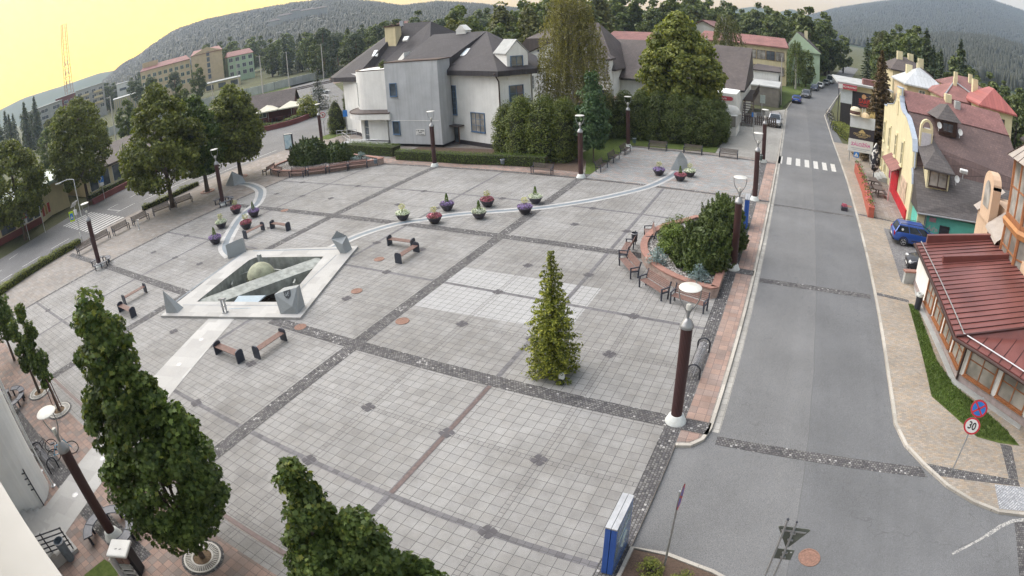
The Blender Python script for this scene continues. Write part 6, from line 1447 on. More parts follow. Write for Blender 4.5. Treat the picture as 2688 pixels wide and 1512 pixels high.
def red_building():
    t = thing('low_building', 'low white building under a glossy red-brown standing-seam metal roof', 'building')
    n = NT('red_brown_sheet_metal'); p = n.coord(); c = n.ramp(n.noise(p, .5, 4), (.3,(.15,.055,.048)), (.7,(.245,.09,.076))); c = n.mix(n.ramp(n.noise(p, 3, 5, .7), (.6,0),(.72,.4)), c, (.12,.09,.085)); M_rm = n.fin(c, .3, .35, .6)
    M_seam = mat('red_brown_seam', (.055,.022,.02), .4, .1, 3, .3)
    w = [(26.35,17.0),(26.45,13.9),(27.3,6.5),(30.6,3.6),(38,-2),(44,4),(31.6,17)]
    MB().prism(w, -.1, 2.45).build('wall', M_wht, t)
    MB().prism([(x+(.03 if i < 4 else 0)-.06,y-.03) for i,(x,y) in enumerate(w)], -.1, .35).build('plinth', mat('rose_grey_plinth', (.3,.25,.24), .8, .2, 3), t)
    A, B, C = (26.0,17.2,2.5), (26.2,5.75,2.5), (33.0,-.2,2.5)
    D, E = (31.6,17.2,3.8), (31.9,5.9,3.95)
    r_ = MB(); r_.poly(A,B,E,D); r_.poly(B,C,(37,5.4,3.95),E); r_.poly((A[0],A[1],2.3),(B[0],B[1],2.3),B,A); r_.poly((B[0],B[1],2.3),(C[0],C[1],2.3),C,B); ro = r_.build('roof', M_rm, t)
    sm = MB(); 
    for k in range(1, 22):
        f = k/22; a = tuple(A[i]+(B[i]-A[i])*f for i in range(3)); b = tuple(D[i]+(E[i]-D[i])*f for i in range(3)); sm.beam((a[0],a[1],a[2]+.02),(b[0],b[1],b[2]+.02),.028,.045)
    for k in range(1, 14):
        f = k/14; a = tuple(B[i]+(C[i]-B[i])*f for i in range(3)); d = Vector((.66,.75,0)); h = Vector((a[0],a[1],a[2]+.02))
        L = min(5.6, max(.3, (5.85-a[1])/.75*1.0)); e = h + d*L + Vector((0,0,1.45*L/7.6)); sm.beam(h, e, .035, .05)
    sm.beam((B[0],B[1],B[2]+.03),(E[0],E[1],E[2]+.03),.12,.08); sm.build('roof_seams', M_seam, ro)
    MB().tube([(A[0]-.08,A[1],2.42),(B[0]-.08,B[1]-.05,2.4),(C[0]-.05,C[1]-.1,2.4)], .085, 8).build('gutter', M_gut, t)
    MB().tube([(B[0]+.3,B[1]+.02,2.55),(B[0]+.3,B[1]+.02,2.6)],.02,4).tube([(A[0]+.35,A[1],2.66),(B[0]+.4,B[1]+.1,2.66),(C[0]-.1,C[1]+.5,2.66)], .035, 6).build('snow_guard_rail', M_steel, t)
    MB().tube([(B[0],B[1],2.35),(27.0,6.35,2.0),(27.2,6.42,1.9),(27.2,6.42,.1)], .06, 8).build('downpipe', M_gut, t)
    for y, zz in ((17.15,3.0),(13.95,3.05)):
        x0 = 26.7 if y > 15 else 27.1
        MB().add([(x0,y-.14,2.5),(31.9,y-.14,3.6),(31.9,y-.14,4.15),(x0,y-.14,3.15),(x0,y+.14,2.5),(31.9,y+.14,3.6),(31.9,y+.14,4.15),(x0,y+.14,3.15)],[(0,1,2,3),(7,6,5,4),(3,2,6,7),(4,0,3,7)]).build('parapet_wall', M_rm, t)
    o, (d, L) = (26.45,13.9), unit((26.45,13.9),(27.3,6.5))
    for k in range(4): win(t, o, d, .35+k*1.85, .55, 1.3, 1.35, 2, 2, M_forg, M_glass2, True, .09, .1)
    o, (d, L) = (27.3,6.5), unit((27.3,6.5),(30.6,3.6))
    for k in range(2): win(t, o, d, .35+k*2.1, .55, 1.6, 1.5, 2, 2, M_forg, M_glass2, True, .09, .1)
    o, (d, L) = (30.6,3.6), unit((30.6,3.6),(38,-2))
    for k in range(3): win(t, o, d, .3+k*2.1, .55, 1.6, 1.5, 2, 2, M_forg, M_glass2, True, .09, .1)
    MB().prism([(26.1,13.9),(26.35,17),(26.45,13.9),(27.2,6.5),(30.5,3.5),(30.3,3.2),(26.9,6.1)], -.05, .03).build('apron', M_peb if False else M_grey, t)
    rw = thing('retaining_wall', 'low grey retaining wall with an orange tile cap beside the black car', 'wall')
    MB().beam((25.55,16.85,.35),(27.6,17.4,.35),.25,.75).build('wall', M_grey, rw); MB().beam((25.5,16.84,.78),(27.65,17.41,.78),.38,.1).build('wall_cap', M_brickcap, rw)
red_building()

# ---- camera-side building at the bottom left
def own_building():
    t = thing('town_hall', 'white rendered building with entrance steps and cornice at the bottom left corner', 'building')
    arc = [(-5.9+1.7*math.cos(a), -17.0+1.7*math.sin(a)) for a in [R(q) for q in range(90,-10,-10)]]
    MB().prism([(-40,-15.2)] + arc + [(-4.2,-18.6),(-40,-18.6)], -.1, 7.2).build('curved_wall', M_wht, t)
    MB().box(-40,14.5,-24,-18.55,-.1,12.2).build('wall', M_wht, t)
    win(t, (-40,-18.55), (1,0), 28.5, 3.4, 1.4, 1.8, 3, 4, M_dark, M_glass, True)
    win(t, (-40,-15.2), (1,0), 26.6, .7, 1.6, 1.3, 4, 3, M_fbrn, M_glass, True)
    co = MB(); co.box(-40,14.5,-18.55,-17.6,8.15,8.4); co.box(-40,14.5,-18.55,-17.38,8.404,8.6); co.box(-40,14.5,-18.55,-18.1,7.8,8.146); co.build('cornice', mat('cream_cornice', (.46,.445,.41), .75, .06, .8), t)
    st = MB()
    for k in range(6): st.box(-4.1,-.6,-18.4,-16.2-k*.32,.15*k,.15*(k+1)-.004)
    st.build('steps', M_slab, t)
    rl = MB()
    for k in range(4): rl.tube([(-4.6,-18.3,1.0+k*.27+.6),(-4.5,-16.9,1.0+k*.27),(-4.3,-16.2,.9+k*.27)], .028, 6)
    rl.tube([(-4.55,-17.6,.3),(-4.55,-17.6,2.2)],.03,6); rl.tube([(-4.3,-16.2,.0),(-4.3,-16.2,1.9)],.03,6)
    for k in range(5): rl.tube([(-.75,-18.3,1.0+k*.2),(-.75,-16.3,.35+k*.2)], .028, 6)
    for y, z in ((-18.2,2),(-17.2,1.5),(-16.35,1.2)): rl.tube([(-.75,y,0),(-.75,y,z)], .03, 6)
    rl.build('handrail', M_dark, t)
own_building()
fl = ((-5.06,-15.22,7.5),(-6.64,-15.27,7.5),(-5.9,-15.24,7.5))
for i, (x,y,h) in enumerate(fl[:2] + ((-8.3,-15.0,7.5),)):
    t = thing('flagpole', ['bare white flagpole nearest the entrance steps','bare white flagpole, middle of three by the curved white wall','bare white flagpole farthest from the steps by the curved white wall'][i], 'flagpole', (x,y,0), 0, 'flagpoles')
    MB().lathe([(.13,0),(.13,.04),(.05,.06)], n=12).build('foot', M_steel, t); MB().tube([(0,0,0),(0,0,h)], .045, 10, .03).build('pole', M_fwht, t, True); MB().sphere((0,0,h+.06), .07, 10, 8).build('finial', M_steel, t, True)

# ---- shops of the left street
def shops():
    t = thing('shop_row', 'low row of shops with red tiled plinth and flat pale roof behind the left trees', 'shops')
    MB().prism([(-58.2,-14),(-58.6,0),(-59.3,4),(-61.4,6.3),(-61.6,9.5),(-74,12),(-74,-14)], -.1, 3.9).build('wall', M_cream, t)
    MB().prism([(-57.6,-14),(-58.0,0),(-58.8,4.6),(-61.0,6.6),(-61.0,10.2),(-75,12.5),(-75,-14)], 3.9, 4.35).build('flat_roof', mat('pale_green_sheet_roof', (.38,.44,.40), .6, .2, 1), t)
    MB().prism([(-58.1,-14),(-58.5,0),(-59.2,3.9),(-59.5,3.9),(-59,-14)], -.08, .75).build('red_plinth', M_redr, t)
    o, (d, L) = (-58.6,0.), unit((-58.6,0),(-59.3,4)); d = (-d[0],-d[1])
    o2, (d2, L2) = (-59.3,4.0), ((-unit((-59.3,4),(-58.6,0))[0][0], 0), 4)
    dd = unit((-59.3,4),(-58.6,0))[0]
    for s in (.2,1.5,2.8): win(t, (-59.3,4), dd, s, .9, 1.0, 2.0, 1, 1, M_fwht, M_glass, False)
    dd2 = unit((-61.4,6.3),(-59.3,4))[0]
    for k, col in enumerate(((.45,.05,.05),(.5,.3,.1),(.42,.08,.06))):
        ps = win(t, (-61.4,6.3), dd2, .25+k*.9, .5, .7, 1.3, 1, 1, M_fwht, mat('shop_poster', col, .5, .5, 2.2), False, .04, .05, 'poster')
    win(t, (-58.6,0), unit((-58.6,0),(-58.4,-7))[0], .5, .9, 2.2, 1.9, 3, 1, M_fbrn, M_glass, False); win(t, (-58.6,0), unit((-58.6,0),(-58.4,-7))[0], 3.4, .9, 2.2, 1.9, 3, 1, M_fwht, M_glass, False)
    s = MB().prism([(-58.95,2.2),(-59.0,3.6),(-58.9,3.6),(-58.85,2.2)], 2.2, 3.3).build('shop_sign', M_sred, t)
    u = thing('shop_row', 'second row of low shops with a brown roof, farther along the left street', 'shops')
    MB().prism([(-61.4,12.8),(-63.2,22),(-66.5,36),(-78,36),(-76,12.8)], -.1, 3.2).build('wall', M_cream, u)
    hip(MB(), [(-60.6,12.2),(-62.4,22),(-65.8,36.8),(-79,36.8),(-77,12.2)], [(-69,16,5.2),(-72,33,5.2)], 3.2).build('roof', M_rgreyb, u)
    do = unit((-63.2,22),(-61.4,12.8))[0]
    for k in range(4): win(u, (-63.2,22), do, .4+k*2.3, .5, 1.5, 2.2, 2, 1, M_fwht, M_glass, False)
    do = unit((-66.5,36),(-63.2,22))[0]
    for k in range(5): win(u, (-66.5,36), do, .6+k*2.7, .5, 1.7, 2.2, 2, 1, M_fbrn, M_glass, False)
    pw = thing('brick_planter', 'long low red brick planter with straggly greenery beside the left street', 'planter')
    path = [(-55.2,10.8),(-56.7,16.4),(-58.7,24),(-60.6,34)]
    MB().wall(path, .35, -.1, .65).build('wall', M_redr, pw); MB().wall(path, 1.2, -.1, .5, .8).build('soil', M_soil, pw)
    hedge('straggly greenery in the long red planter', [(x-.9,y) for x,y in path], .9, .7, ML_mid, .2, 40, 'planter_greenery', .3, z=.45)
    pw = thing('brick_planter', 'curved red brick planter wall in front of the brown-roofed kiosk', 'planter')
    path = smooth([(-61.6,41.5),(-60.4,44.4),(-57.5,49.8),(-58.6,56),(-60.8,59)],3)
    MB().wall(path, .35, -.1, .75).build('wall', M_redr, pw)
    hedge('green border plants behind the curved planter wall of the kiosk', [(x-1.0,y+.1) for x,y in path[::3]], 1.0, .9, ML_mid, .2, 50, 'planter_greenery', .2)
shops()
def kiosk():
    t = thing('snack_kiosk', 'dark red timber snack bar with a brown gable roof and white door', 'kiosk', (-69.5,56.5,0), R(38))
    MB().box(-4.5,4.5,-3.2,3.2,-.1,2.7).build('wall', mat('dark_red_timber', (.12,.035,.03), .8, .2, 3), t)
    MB().add([(-5.1,-3.9,2.5),(5.1,-3.9,2.5),(5.1,0,5.1),(-5.1,0,5.1),(-5.1,3.9,2.5),(5.1,3.9,2.5),(-5.1,-3.9,2.35),(5.1,-3.9,2.35)],[(0,1,2,3),(3,2,5,4),(6,7,1,0)]).build('roof', M_rgreyb, t)
    MB().poly((-4.5,-3.2,2.7),(-4.5,0,4.9),(-4.5,3.2,2.7)).build('gable', M_redr, t); MB().poly((4.5,-3.2,2.7),(4.5,3.2,2.7),(4.5,0,4.9)).build('gable', M_redr, t)
    win(t, (-4.5,-3.2), (1,0), .5, 0., .95, 2.1, 1, 2, M_fwht, M_glass, False, name='door'); win(t, (-4.5,-3.2), (1,0), 2.0, .9, 2.0, 1.2, 3, 1, M_fwht, M_glass, False)
    MB().bc((-3.6,-3.4,2.9),(2.2,.1,.7)).build('sign_board', M_fwht, t)
    M_par = mat('cream_parasol_cloth', (.60,.57,.46), .8, .08, 2)
    for i, (x,y,lb) in enumerate(((-66.8,53.2,'big square cream parasol nearest the white kiosk door'),(-63.4,56.0,'big square cream parasol next to the yellow-green bush'))):
        u = thing('parasol', lb, 'parasol', (x,y,0), R(38), 'parasols of the snack kiosk')
        c = MB(); h = 2.1; c.add([(-h,-h,2.3),(h,-h,2.3),(h,h,2.3),(-h,h,2.3),(0,0,3.2),(-h,-h,2.1),(h,-h,2.1),(h,h,2.1),(-h,h,2.1)],[(0,1,4),(1,2,4),(2,3,4),(3,0,4),(5,6,1,0),(6,7,2,1),(7,8,3,2),(8,5,0,3)]); c.build('canopy', M_par, u); MB().tube([(0,0,0),(0,0,3.15)],.04,8).build('pole', M_fwht, u)
    for i, (x,y) in enumerate(((-66.2,52.6),(-64.6,54.2),(-62.6,55.4))):
        q = thing('beer_table', ['red table set under the parasol nearest the kiosk door','red table set between the two cream parasols','red table set under the parasol beside the bush'][i], 'table', (x,y,0), R(38), 'tables of the snack kiosk')
        MB().box(-.9,.9,-.35,.35,.72,.77).build('tabletop', M_redr, q)
        for j in (-.75,.75): MB().box(-.9,.9,j-.13,j+.13,.42,.46).build('bench_seat', M_redr, q); 
        for j in (-.75,.75): MB().box(j-.03,j+.03,-.8,.8,0,.72).build('leg', M_dark, q)
kiosk()

# ---- railway with its wall, masts, and the blocks beyond
struct('railway_ballast', MB().poly((-131,60,-.10),(-104,60,-.10),(-100,118,-.10),(-112,150,-.10),(-127,150,-.10),(-125,100,-.10)), mat('rusty_railway_ballast', (.20,.15,.11), .95, .35, 1.5, bump=.6))
struct('railway_verge', MB().poly((-136,60,-.09),(-130.5,62,-.09),(-120,105,-.09),(-122,140,-.09),(-128,142,-.09),(-127,104,-.09)), M_grass)
rl = MB()
for dx in (0,1.5,5,6.5): rl.beam((-119+dx-6,60,0),(-119+dx+9.3-1,116,0),.09,.16); 
for dx in (0,1.5,5,6.5): rl.beam((-119+dx+8.3,116,0),(-119+dx+6,150,0),.09,.16)
struct('railway_tracks', rl, M_drain)
t = thing('railway_wall', 'long pale concrete panel wall along the railway', 'wall')
wp = [(-150,40),(-136.6,83.9),(-126.2,101.8),(-125.9,129.6),(-130,150),(-138,175)]
MB().wall(wp, .25, -.1, 2.4).build('panels', brick('concrete_wall_panels', 3.0, 5, [(.42,.44,.42),(.47,.485,.46)], .06, (.25,.26,.25), 0, 1.3, 0, .85, .2), t)
masts = [(-118.7,95.7,12,'pale railway mast with a short arm beside the kiosk roof ridge'),(-141,104,11,'pale railway mast in front of the green building'),(-121.8,79.5,8,'thin railway mast in front of the wall near the broad tree'),(-118.3,121.3,12,'pale railway mast nearest the white corner building'),(-121,108.5,11.5,'pale railway mast between the kiosk mast and the last mast'),(-112,140,11,'pale railway mast just left of the brown roof corner'),(-104,48,12,'pale mast rising from the crown of the broad left tree'),(-103,38,12,'pale mast left of the grey hall with vertical fins'),(-97,22,11,'pale mast in front of the grey apartment block')]
m0 = None
for x,y,h,lb in masts:
    if m0 is None:
        m0 = t = thing('railway_mast', lb, 'mast', (x,y,-.1), 0, 'masts along the railway')
        MB().tube([(0,0,0),(0,0,12)], .17, 8, .11).build('pole', mat('pale_mast_concrete', (.5,.48,.44), .8, .1, 3), t, True); MB().beam((0,0,11.6),(-1.0,-.5,11.8),.09,.09).build('arm', M_steel, t)
    else: q = dup(m0, (x,y,-.1), rng.random(), lb, 'masts along the railway', (1,1,h/12))
def far_block(label, pa, pb, depth, h, mw, mr, rows, n, name='apartment_block', mf=None, rh=.3, z0=-.2, cat='building', extra=None, thick=.25):
    """block whose long front runs from pa to pb (seen side), depth away from it"""
    t = thing(name, label, cat); d, L = unit(pa, pb); nn = (-d[1], d[0])
    P = lambda a, k: (pa[0]+d[0]*a+nn[0]*k, pa[1]+d[1]*a+nn[1]*k)
    MB().prism([P(0,0),P(L,0),P(L,depth),P(0,depth)], z0, h).build('wall', mw, t)
    e = [P(-.3,-.4),P(L+.3,-.4),P(L+.3,depth+.4),P(-.3,depth+.4)]; r0, r1 = P(L*.06,depth/2), P(L*.94,depth/2)
    hip(MB(), e, [(*r0,h+rh),(*r1,h+rh)], h+.02, thick=thick).build('roof', mr, t)
    for z, hh in rows:
        for i in range(n): win(t, pa, d, (i+.22)*L/n, z, L/n*.56, hh, 2, 1, mf or M_fwht, M_glass, False, .12, .1)
    return t, P, L, d
# yellow and green hospital-like building
yl = far_block('sand-yellow gable building with a vertical strip of windows beyond the railway', (-233.9,146.6), (-224.8,159.7), 50, 17.8, M_sand, M_rred, [], 1, 'hospital', rh=2.8)
t, P, L, d = yl
a, b, c = P(-.02,-.05), P(L,-.05), P(L*.5,-.05)
MB().poly((*a,17.8),(*b,17.8),(*P(L*.52,-.05),20.7)).build('gable', M_sand, t)
for k in range(5): win(t, (-233.9,146.6), d, L*.5, 4.6+k*2.9, 1.3, 2.0, 2, 3, M_fblue, M_glass, False, .12, .1)
dw = unit((-256,111.5),(-224.8,128.9))
lw_ = far_block('long yellow wing with two rows of windows left of the yellow gable', (-248.4,124), (-234.3,145.9), 16, 16.8, M_sand, M_rred, [(12.8,1.7),(9.2,1.7),(5.4,1.7)], 9, 'hospital_wing', M_greenr, 2.4)
MB().prism([lw_[1](1,5),lw_[1](9,5),lw_[1](9,14),lw_[1](1,14)], 16.8, 20.8).build('stair_tower', M_sand, lw_[0])
far_block('bright green wing with white windows right of the yellow gable', (-228.6,165.5), (-221.5,177), 16, 13, M_greenr, M_rred, [(10.2,1.9),(6.6,1.9),(3.0,1.9)], 4, 'hospital_wing', None, 2.6)
far_block('low pale annex with three big dark windows below the yellow gable', (-203,131.5), (-193,145.2), 14, 3.6, M_cream, M_flat, [(.6,1.9)], 3, 'annex', M_dark)
far_block('grey five-storey apartment block at the left edge', (-271.0,64.8), (-265.0,84), 30, 15.6, M_grey, M_flat, [(12.4,1.6),(9.2,1.6),(6.0,1.6),(2.8,1.6)], 3, 'apartment_block')
bb = far_block('red-fronted apartment block with balconies behind the lattice mast', (-294.4,90.6), (-290.2,102.2), 30, 17.2, M_redr, M_flat, [(13,1.5),(10,1.5),(7,1.5)], 3, 'apartment_block')
b2 = far_block('grey apartment block with stacked loggias right of the red one', (-290.1,102.6), (-283.8,118), 30, 17.6, M_grey, M_flat, [(14,1.7),(11,1.7),(8,1.7),(5,1.7)], 4, 'apartment_block')
for z in (13.6,10.6,7.6): 
    m = MB()
    for s in (.15,.62): 
        q0, q1, q2, q3 = b2[1](b2[2]*s,-1.3), b2[1](b2[2]*(s+.3),-1.3), b2[1](b2[2]*(s+.3),-.02), b2[1](b2[2]*s,-.02); m.prism([q0,q1,q2,q3], z-.2, z+.9) if s < .5 else MB().prism([q0,q1,q2,q3], z-.2, z+.9).build('balcony', M_cream, b2[0])
    m.build('balcony', M_cream, b2[0])
hl = far_block('pale hall with tall vertical fins behind the broad tree', (-236.4,101), (-230.7,112.8), 26, 7.6, M_cream, M_flat, [], 1, 'hall')
fn = MB()
for k in range(11): q = hl[1](hl[2]*(.04+k*.085), -.25); fn.bc((q[0],q[1],3.6),(.35,.5,6.6),rz=1.2)
fn.build('fins', M_grey, hl[0]); far_block('small white block with one window group behind the finned hall', (-325.7,146), (-322,153.6), 16, 14.2, M_wht, M_flat, [(9.6,1.5)], 1, 'apartment_block')
# lattice mast
t = thing('lattice_mast', 'tall thin red and white lattice transmitter mast against the yellow sky', 'mast', (-338.2,116.4,0))
M_lat = brick('red_white_lattice', 50, 6, [(.40,.10,.08),(.45,.42,.40)], .001, (.3,.1,.1), 0, 0, 0, .6, .05)
lt = MB(); H_ = 62
for sx, sy in ((-1,-1),(1,-1),(1,1),(-1,1)): lt.tube([(sx*2.6,sy*2.6,0),(sx*1.5,sy*1.5,H_)], .16, 5)
br = MB()
for k in range(24):
    z0, z1 = k*H_/24, (k+1)*H_/24; r0, r1 = 2.6-1.1*k/24, 2.6-1.1*(k+1)/24
    c = [(-1,-1),(1,-1),(1,1),(-1,1)]
    for i in range(4): a, b = c[i], c[(i+1)%4]; br.beam((a[0]*r0,a[1]*r0,z0),(b[0]*r1,b[1]*r1,z1),.09,.09); br.beam((a[0]*r1,a[1]*r1,z1),(b[0]*r1,b[1]*r1,z1),.09,.09)
lt.build('legs', mat('mast_paint', (.34,.2,.17), .6, .15, .2), t); br.build('bracing', mat('mast_bracing_paint', (.36,.26,.22), .6, .15, .2), t)
an = MB()
for z, s in ((30,2.6),(36,2.4),(24,2.8)): MB().box(-s-.3,-s+.2,-.3,.3,z,z+2.2).build('antenna', M_fwht, t); MB().box(s-.2,s+.3,-.3,.3,z,z+2.2).build('antenna', M_fwht, t)
# ------------------------------------------------------------------ vehicles
def paint(name, col, metal=.35):
    n = NT(name); n.fin(col, .28, metal, .6); n.b.inputs['Coat Weight'].default_value = .6; n.b.inputs['Coat Roughness'].default_value = .08; return n.m
M_cglass = glass('dark_car_glass', (.02,.025,.03), .05); M_trim = mat('black_car_plastic', (.025,.025,.028), .6, .1, 10)
M_rim = mat('alloy_rim', (.5,.51,.52), .3, .1, 10, .8); M_lamp = mat('clear_headlamp', (.62,.63,.62), .15, .1, 10); M_tail = mat('red_tail_lamp', (.35,.015,.02), .25, .1, 10)
M_plate = mat('white_number_plate', (.62,.62,.6), .5, .05, 10)
def car(name, label, x, y, rz, M_b, kind='hatch', z=0., group=None, plates=True):
    """front towards +X"""
    t = thing(name, label, 'car' if kind != 'van' else 'van', (x,y,z), rz, group)
    L, W, H = {'hatch':(4.1,1.74,1.47),'estate':(4.55,1.74,1.50),'suv':(4.5,1.84,1.68),'van':(5.2,1.95,2.35)}[kind]
    hl, hw = L/2, W/2
    if kind == 'van': st = [(-hl,.93,.45,1.0),(-hl+.05,.98,.36,1.15),(-hl*.5,1,.3,1.2),(0,1,.3,1.2),(hl*.45,1,.3,1.18),(hl*.72,.98,.3,1.12),(hl*.93,.92,.32,1.0),(hl,.80,.42,.8)]
    else: st = [(-hl,.80,.50,.86),(-hl+.1,.93,.36,.95),(-hl*.7,.99,.28,.97),(-hl*.3,1,.24,.96),(hl*.1,1,.24,.94),(hl*.42,1,.25,.91),(hl*.7,.97,.27,.82),(hl*.9,.90,.32,.72),(hl,.72,.42,.62)]
    s = H/1.47 if kind != 'van' else 1
    b = MB(); secs = []
    for xx, w, z0, z1 in st:
        z1 *= s; w *= hw; zm = (z0+z1)/2
        secs.append([(xx,-w*.9,z0),(xx,-w,z0+.12),(xx,-w,zm+.08),(xx,-w*.93,z1-.03),(xx,-w*.80,z1),(xx,w*.80,z1),(xx,w*.93,z1-.03),(xx,w,zm+.08),(xx,w,z0+.12),(xx,w*.9,z0)])
    k = 10; vs = [q for sc in secs for q in sc]; fs = []
    for i in range(len(secs)-1):
        for j in range(k): fs.append((i*k+j, i*k+(j+1)%k, (i+1)*k+(j+1)%k, (i+1)*k+j))
    fs += [tuple(reversed(range(k))), tuple(range((len(secs)-1)*k, len(secs)*k))]
    b.add(vs, fs)
    bo = b.build('body', M_b, t, True)
    zb = (.93 if kind != 'van' else 1.15)*s
    cab = {'hatch':(-hl+.12,-hl+.55,hl*.08,hl*.52),'estate':(-hl+.12,-hl+.42,hl*.10,hl*.5),'suv':(-hl+.12,-hl+.5,hl*.10,hl*.5),'van':(-hl+.04,-hl+.12,hl*.42,hl*.76)}[kind]
    x0,x1,x2,x3 = cab; wb, wt = hw*.9, hw*.74 if kind != 'van' else hw*.86
    def cabmesh(d, zt, zb_):
        return [(x0-d,-wb-d,zb_),(x3+d,-wb-d,zb_),(x3+d,wb+d,zb_),(x0-d,wb+d,zb_),(x1-d,-wt-d,zt),(x2+d,-wt-d,zt),(x2+d,wt+d,zt),(x1-d,wt+d,zt)]
    MB().add(cabmesh(0,H-.07,zb-.05), [(0,1,5,4),(1,2,6,5),(2,3,7,6),(3,0,4,7),(4,5,6,7)]).build('windows', M_cglass, t)
    r = MB(); v = cabmesh(.012,H-.1,zb-.05); tp = [(x1+.06,-wt+.06,H),(x2-.06,-wt+.06,H),(x2-.06,wt-.06,H),(x1+.06,wt-.06,H)]
    r.add(v[4:] + tp, [(0,1,5,4),(1,2,6,5),(2,3,7,6),(3,0,4,7),(4,5,6,7)]); r.build('roof', M_b, t, True)
    pl = MB()
    for a, c in ((0,4),(1,5),(2,6),(3,7)): pl.beam(v[a], v[c], .09, .06)
    for f in (.36,.68):
        for sd in (-1,1):
            xb = x0+(x3-x0)*f; xt = x1+(x2-x1)*f; pl.beam((xb,sd*(wb+.012),zb),(xt,sd*(wt+.012),H-.08),.07,.03)
    if kind == 'van':
        for sd in (-1,1): pl.add([(x0,sd*(wb+.01),zb),(x0+(x3-x0)*.66,sd*(wb+.01),zb),(x1+(x2-x1)*.66,sd*(wt+.015),H-.08),(x1,sd*(wt+.015),H-.08)], [(0,1,2,3) if sd<0 else (3,2,1,0)])
    pl.build('window_frame', M_b, t)
    for xx in (-hl*.62, hl*.64):
        for sd in (-1,1):
            w = MB(Matrix.Translation((xx, sd*(hw-.1), .31)) @ Matrix.Rotation(PI/2,4,'X')); w.lathe([(.0,-.11),(.25,-.11),(.315,-.08),(.315,.08),(.25,.11),(0,.11)], n=22); wo = w.build('wheel', M_tyre, t, True)
            rm = MB(Matrix.Translation((xx, sd*(hw+.005), .31)) @ Matrix.Rotation(PI/2,4,'X'))
            for kk in range(5): rm.bc((.11*math.cos(kk*2*PI/5),.11*math.sin(kk*2*PI/5),0),(.2,.06,.03),rz=kk*2*PI/5)
            rm.lathe([(.2,-.015),(.23,-.015),(.23,.015),(.2,.015),(.2,-.015)], n=18); rm.build('rim', M_rim, wo)
            ar = MB(Matrix.Translation((xx, sd*(hw-.02), .31)) @ Matrix.Rotation(PI/2,4,'X')); ar.lathe([(.33,-.025),(.40,-.028),(.40,.028),(.33,.025)], n=16, a0=0, a1=PI); ar.build('wheel_arch', M_trim, t)
    for sd in (-1,1):
        MB().bc((hl-.13,sd*hw*.66,.62*s+.02),(.2,.36,.14),rz=-sd*.35).build('headlight', M_lamp, t, bevel=.03)
        MB().bc((-hl+.08,sd*hw*.80,.8*s),(.12,.2,.3 if kind != 'van' else .5)).build('taillight', M_tail, t, bevel=.02)
        MB().bc((x3-.25,sd*(hw+.07),zb+.06),(.12,.18,.14)).build('mirror', M_trim if kind != 'hatch' else M_b, t, bevel=.03)
        MB().box(-hl*.35,hl*.35,sd*hw-.005 if sd>0 else -hw-.012,sd*hw+.012 if sd>0 else -hw+.005,.46,.52).build('side_strip', M_trim, t)
    MB().box(hl-.06,hl+.02,-hw*.5,hw*.5,.44*s,.55*s).build('grille', M_trim, t)
    MB().box(hl-.12,hl+.01,-hw*.72,hw*.72,.28,.38).build('bumper', M_trim, t); MB().box(-hl-.02,-hl+.12,-hw*.78,hw*.78,.32,.50).build('bumper', M_trim, t)
    MB().box(hl+.015,hl+.03,-.26,.26,.40,.51).build('number_plate', M_plate, t); MB().box(-hl-.03,-hl-.012,-.26,.26,.56,.67).build('number_plate', M_plate, t)
    if kind in ('estate','suv'):
        for sd in (-1,1): MB().tube([(x1+.1,sd*wt*.88,H+.02),(x1+.2,sd*wt*.88,H+.07),(x2-.2,sd*wt*.88,H+.07),(x2-.1,sd*wt*.88,H+.02)], .02, 6).build('roof_rail', M_trim, t)
    return t
P_blue = paint('blue_car_paint', (.025,.085,.36)); P_blk = paint('black_car_paint', (.012,.013,.017)); P_sil = paint('silver_car_paint', (.48,.49,.50), .6); P_wht = paint('white_car_paint', (.66,.66,.65), 0)
P_dgr = paint('dark_grey_car_paint', (.10,.105,.115)); P_nav = paint('navy_car_paint', (.03,.05,.11)); P_gry = paint('grey_car_paint', (.28,.29,.30))
c_ = car('parked_car', 'bright blue estate car parked in the paved yard before the turquoise wall', 27.95, 24.5, .03, P_blue, 'estate', .012)
MB().lathe([(0,0),(.09,0),(.09,.006),(0,.006)], n=14).build('window_sticker', M_fwht, c_).matrix_local = Matrix.Translation((-1.6,-.775,1.18)) @ Matrix.Rotation(PI/2-.2,4,'X')
car('parked_car', 'black car with its bonnet out beside the red metal roof edge', 28.35, 19.3, PI, P_blk, 'suv', .012)
car('parked_car', 'silver off-road car facing us on the pale forecourt', 14.75, 66.3, -PI/2, P_sil, 'suv', -.02)
GP = 'cars parked up the street'
car('parked_car', 'blue hatchback parked nearest on the left side of the far street, tail towards us', 17.9, 97.0, PI/2-.05, P_nav if False else P_blue, 'hatch', ZR, GP)
car('parked_car', 'dark grey car parked second along the left side of the far street', 20.0, 108.5, -PI/2-.15, P_dgr, 'suv', ZR, GP)
car('parked_car', 'navy car parked third along the left side of the far street', 22.4, 126.5, -PI/2-.2, P_nav, 'hatch', ZR, GP)
car('parked_car', 'whitish car parked fourth along the left side of the far street', 24.1, 135.0, -PI/2-.2, P_wht, 'hatch', ZR, GP)
car('parked_car', 'grey car parked just before the white van', 26.3, 147.5, -PI/2-.2, P_gry, 'estate', ZR, GP)
car('parked_van', 'white delivery van, last of the vehicles parked up the far street', 28.0, 154.5, -PI/2-.2, P_wht, 'van', ZR, GP)
car('parked_car', 'white car standing near the railway behind the yellow-green bush', -85.5, 86.3, .75, P_wht, 'estate', ZR)

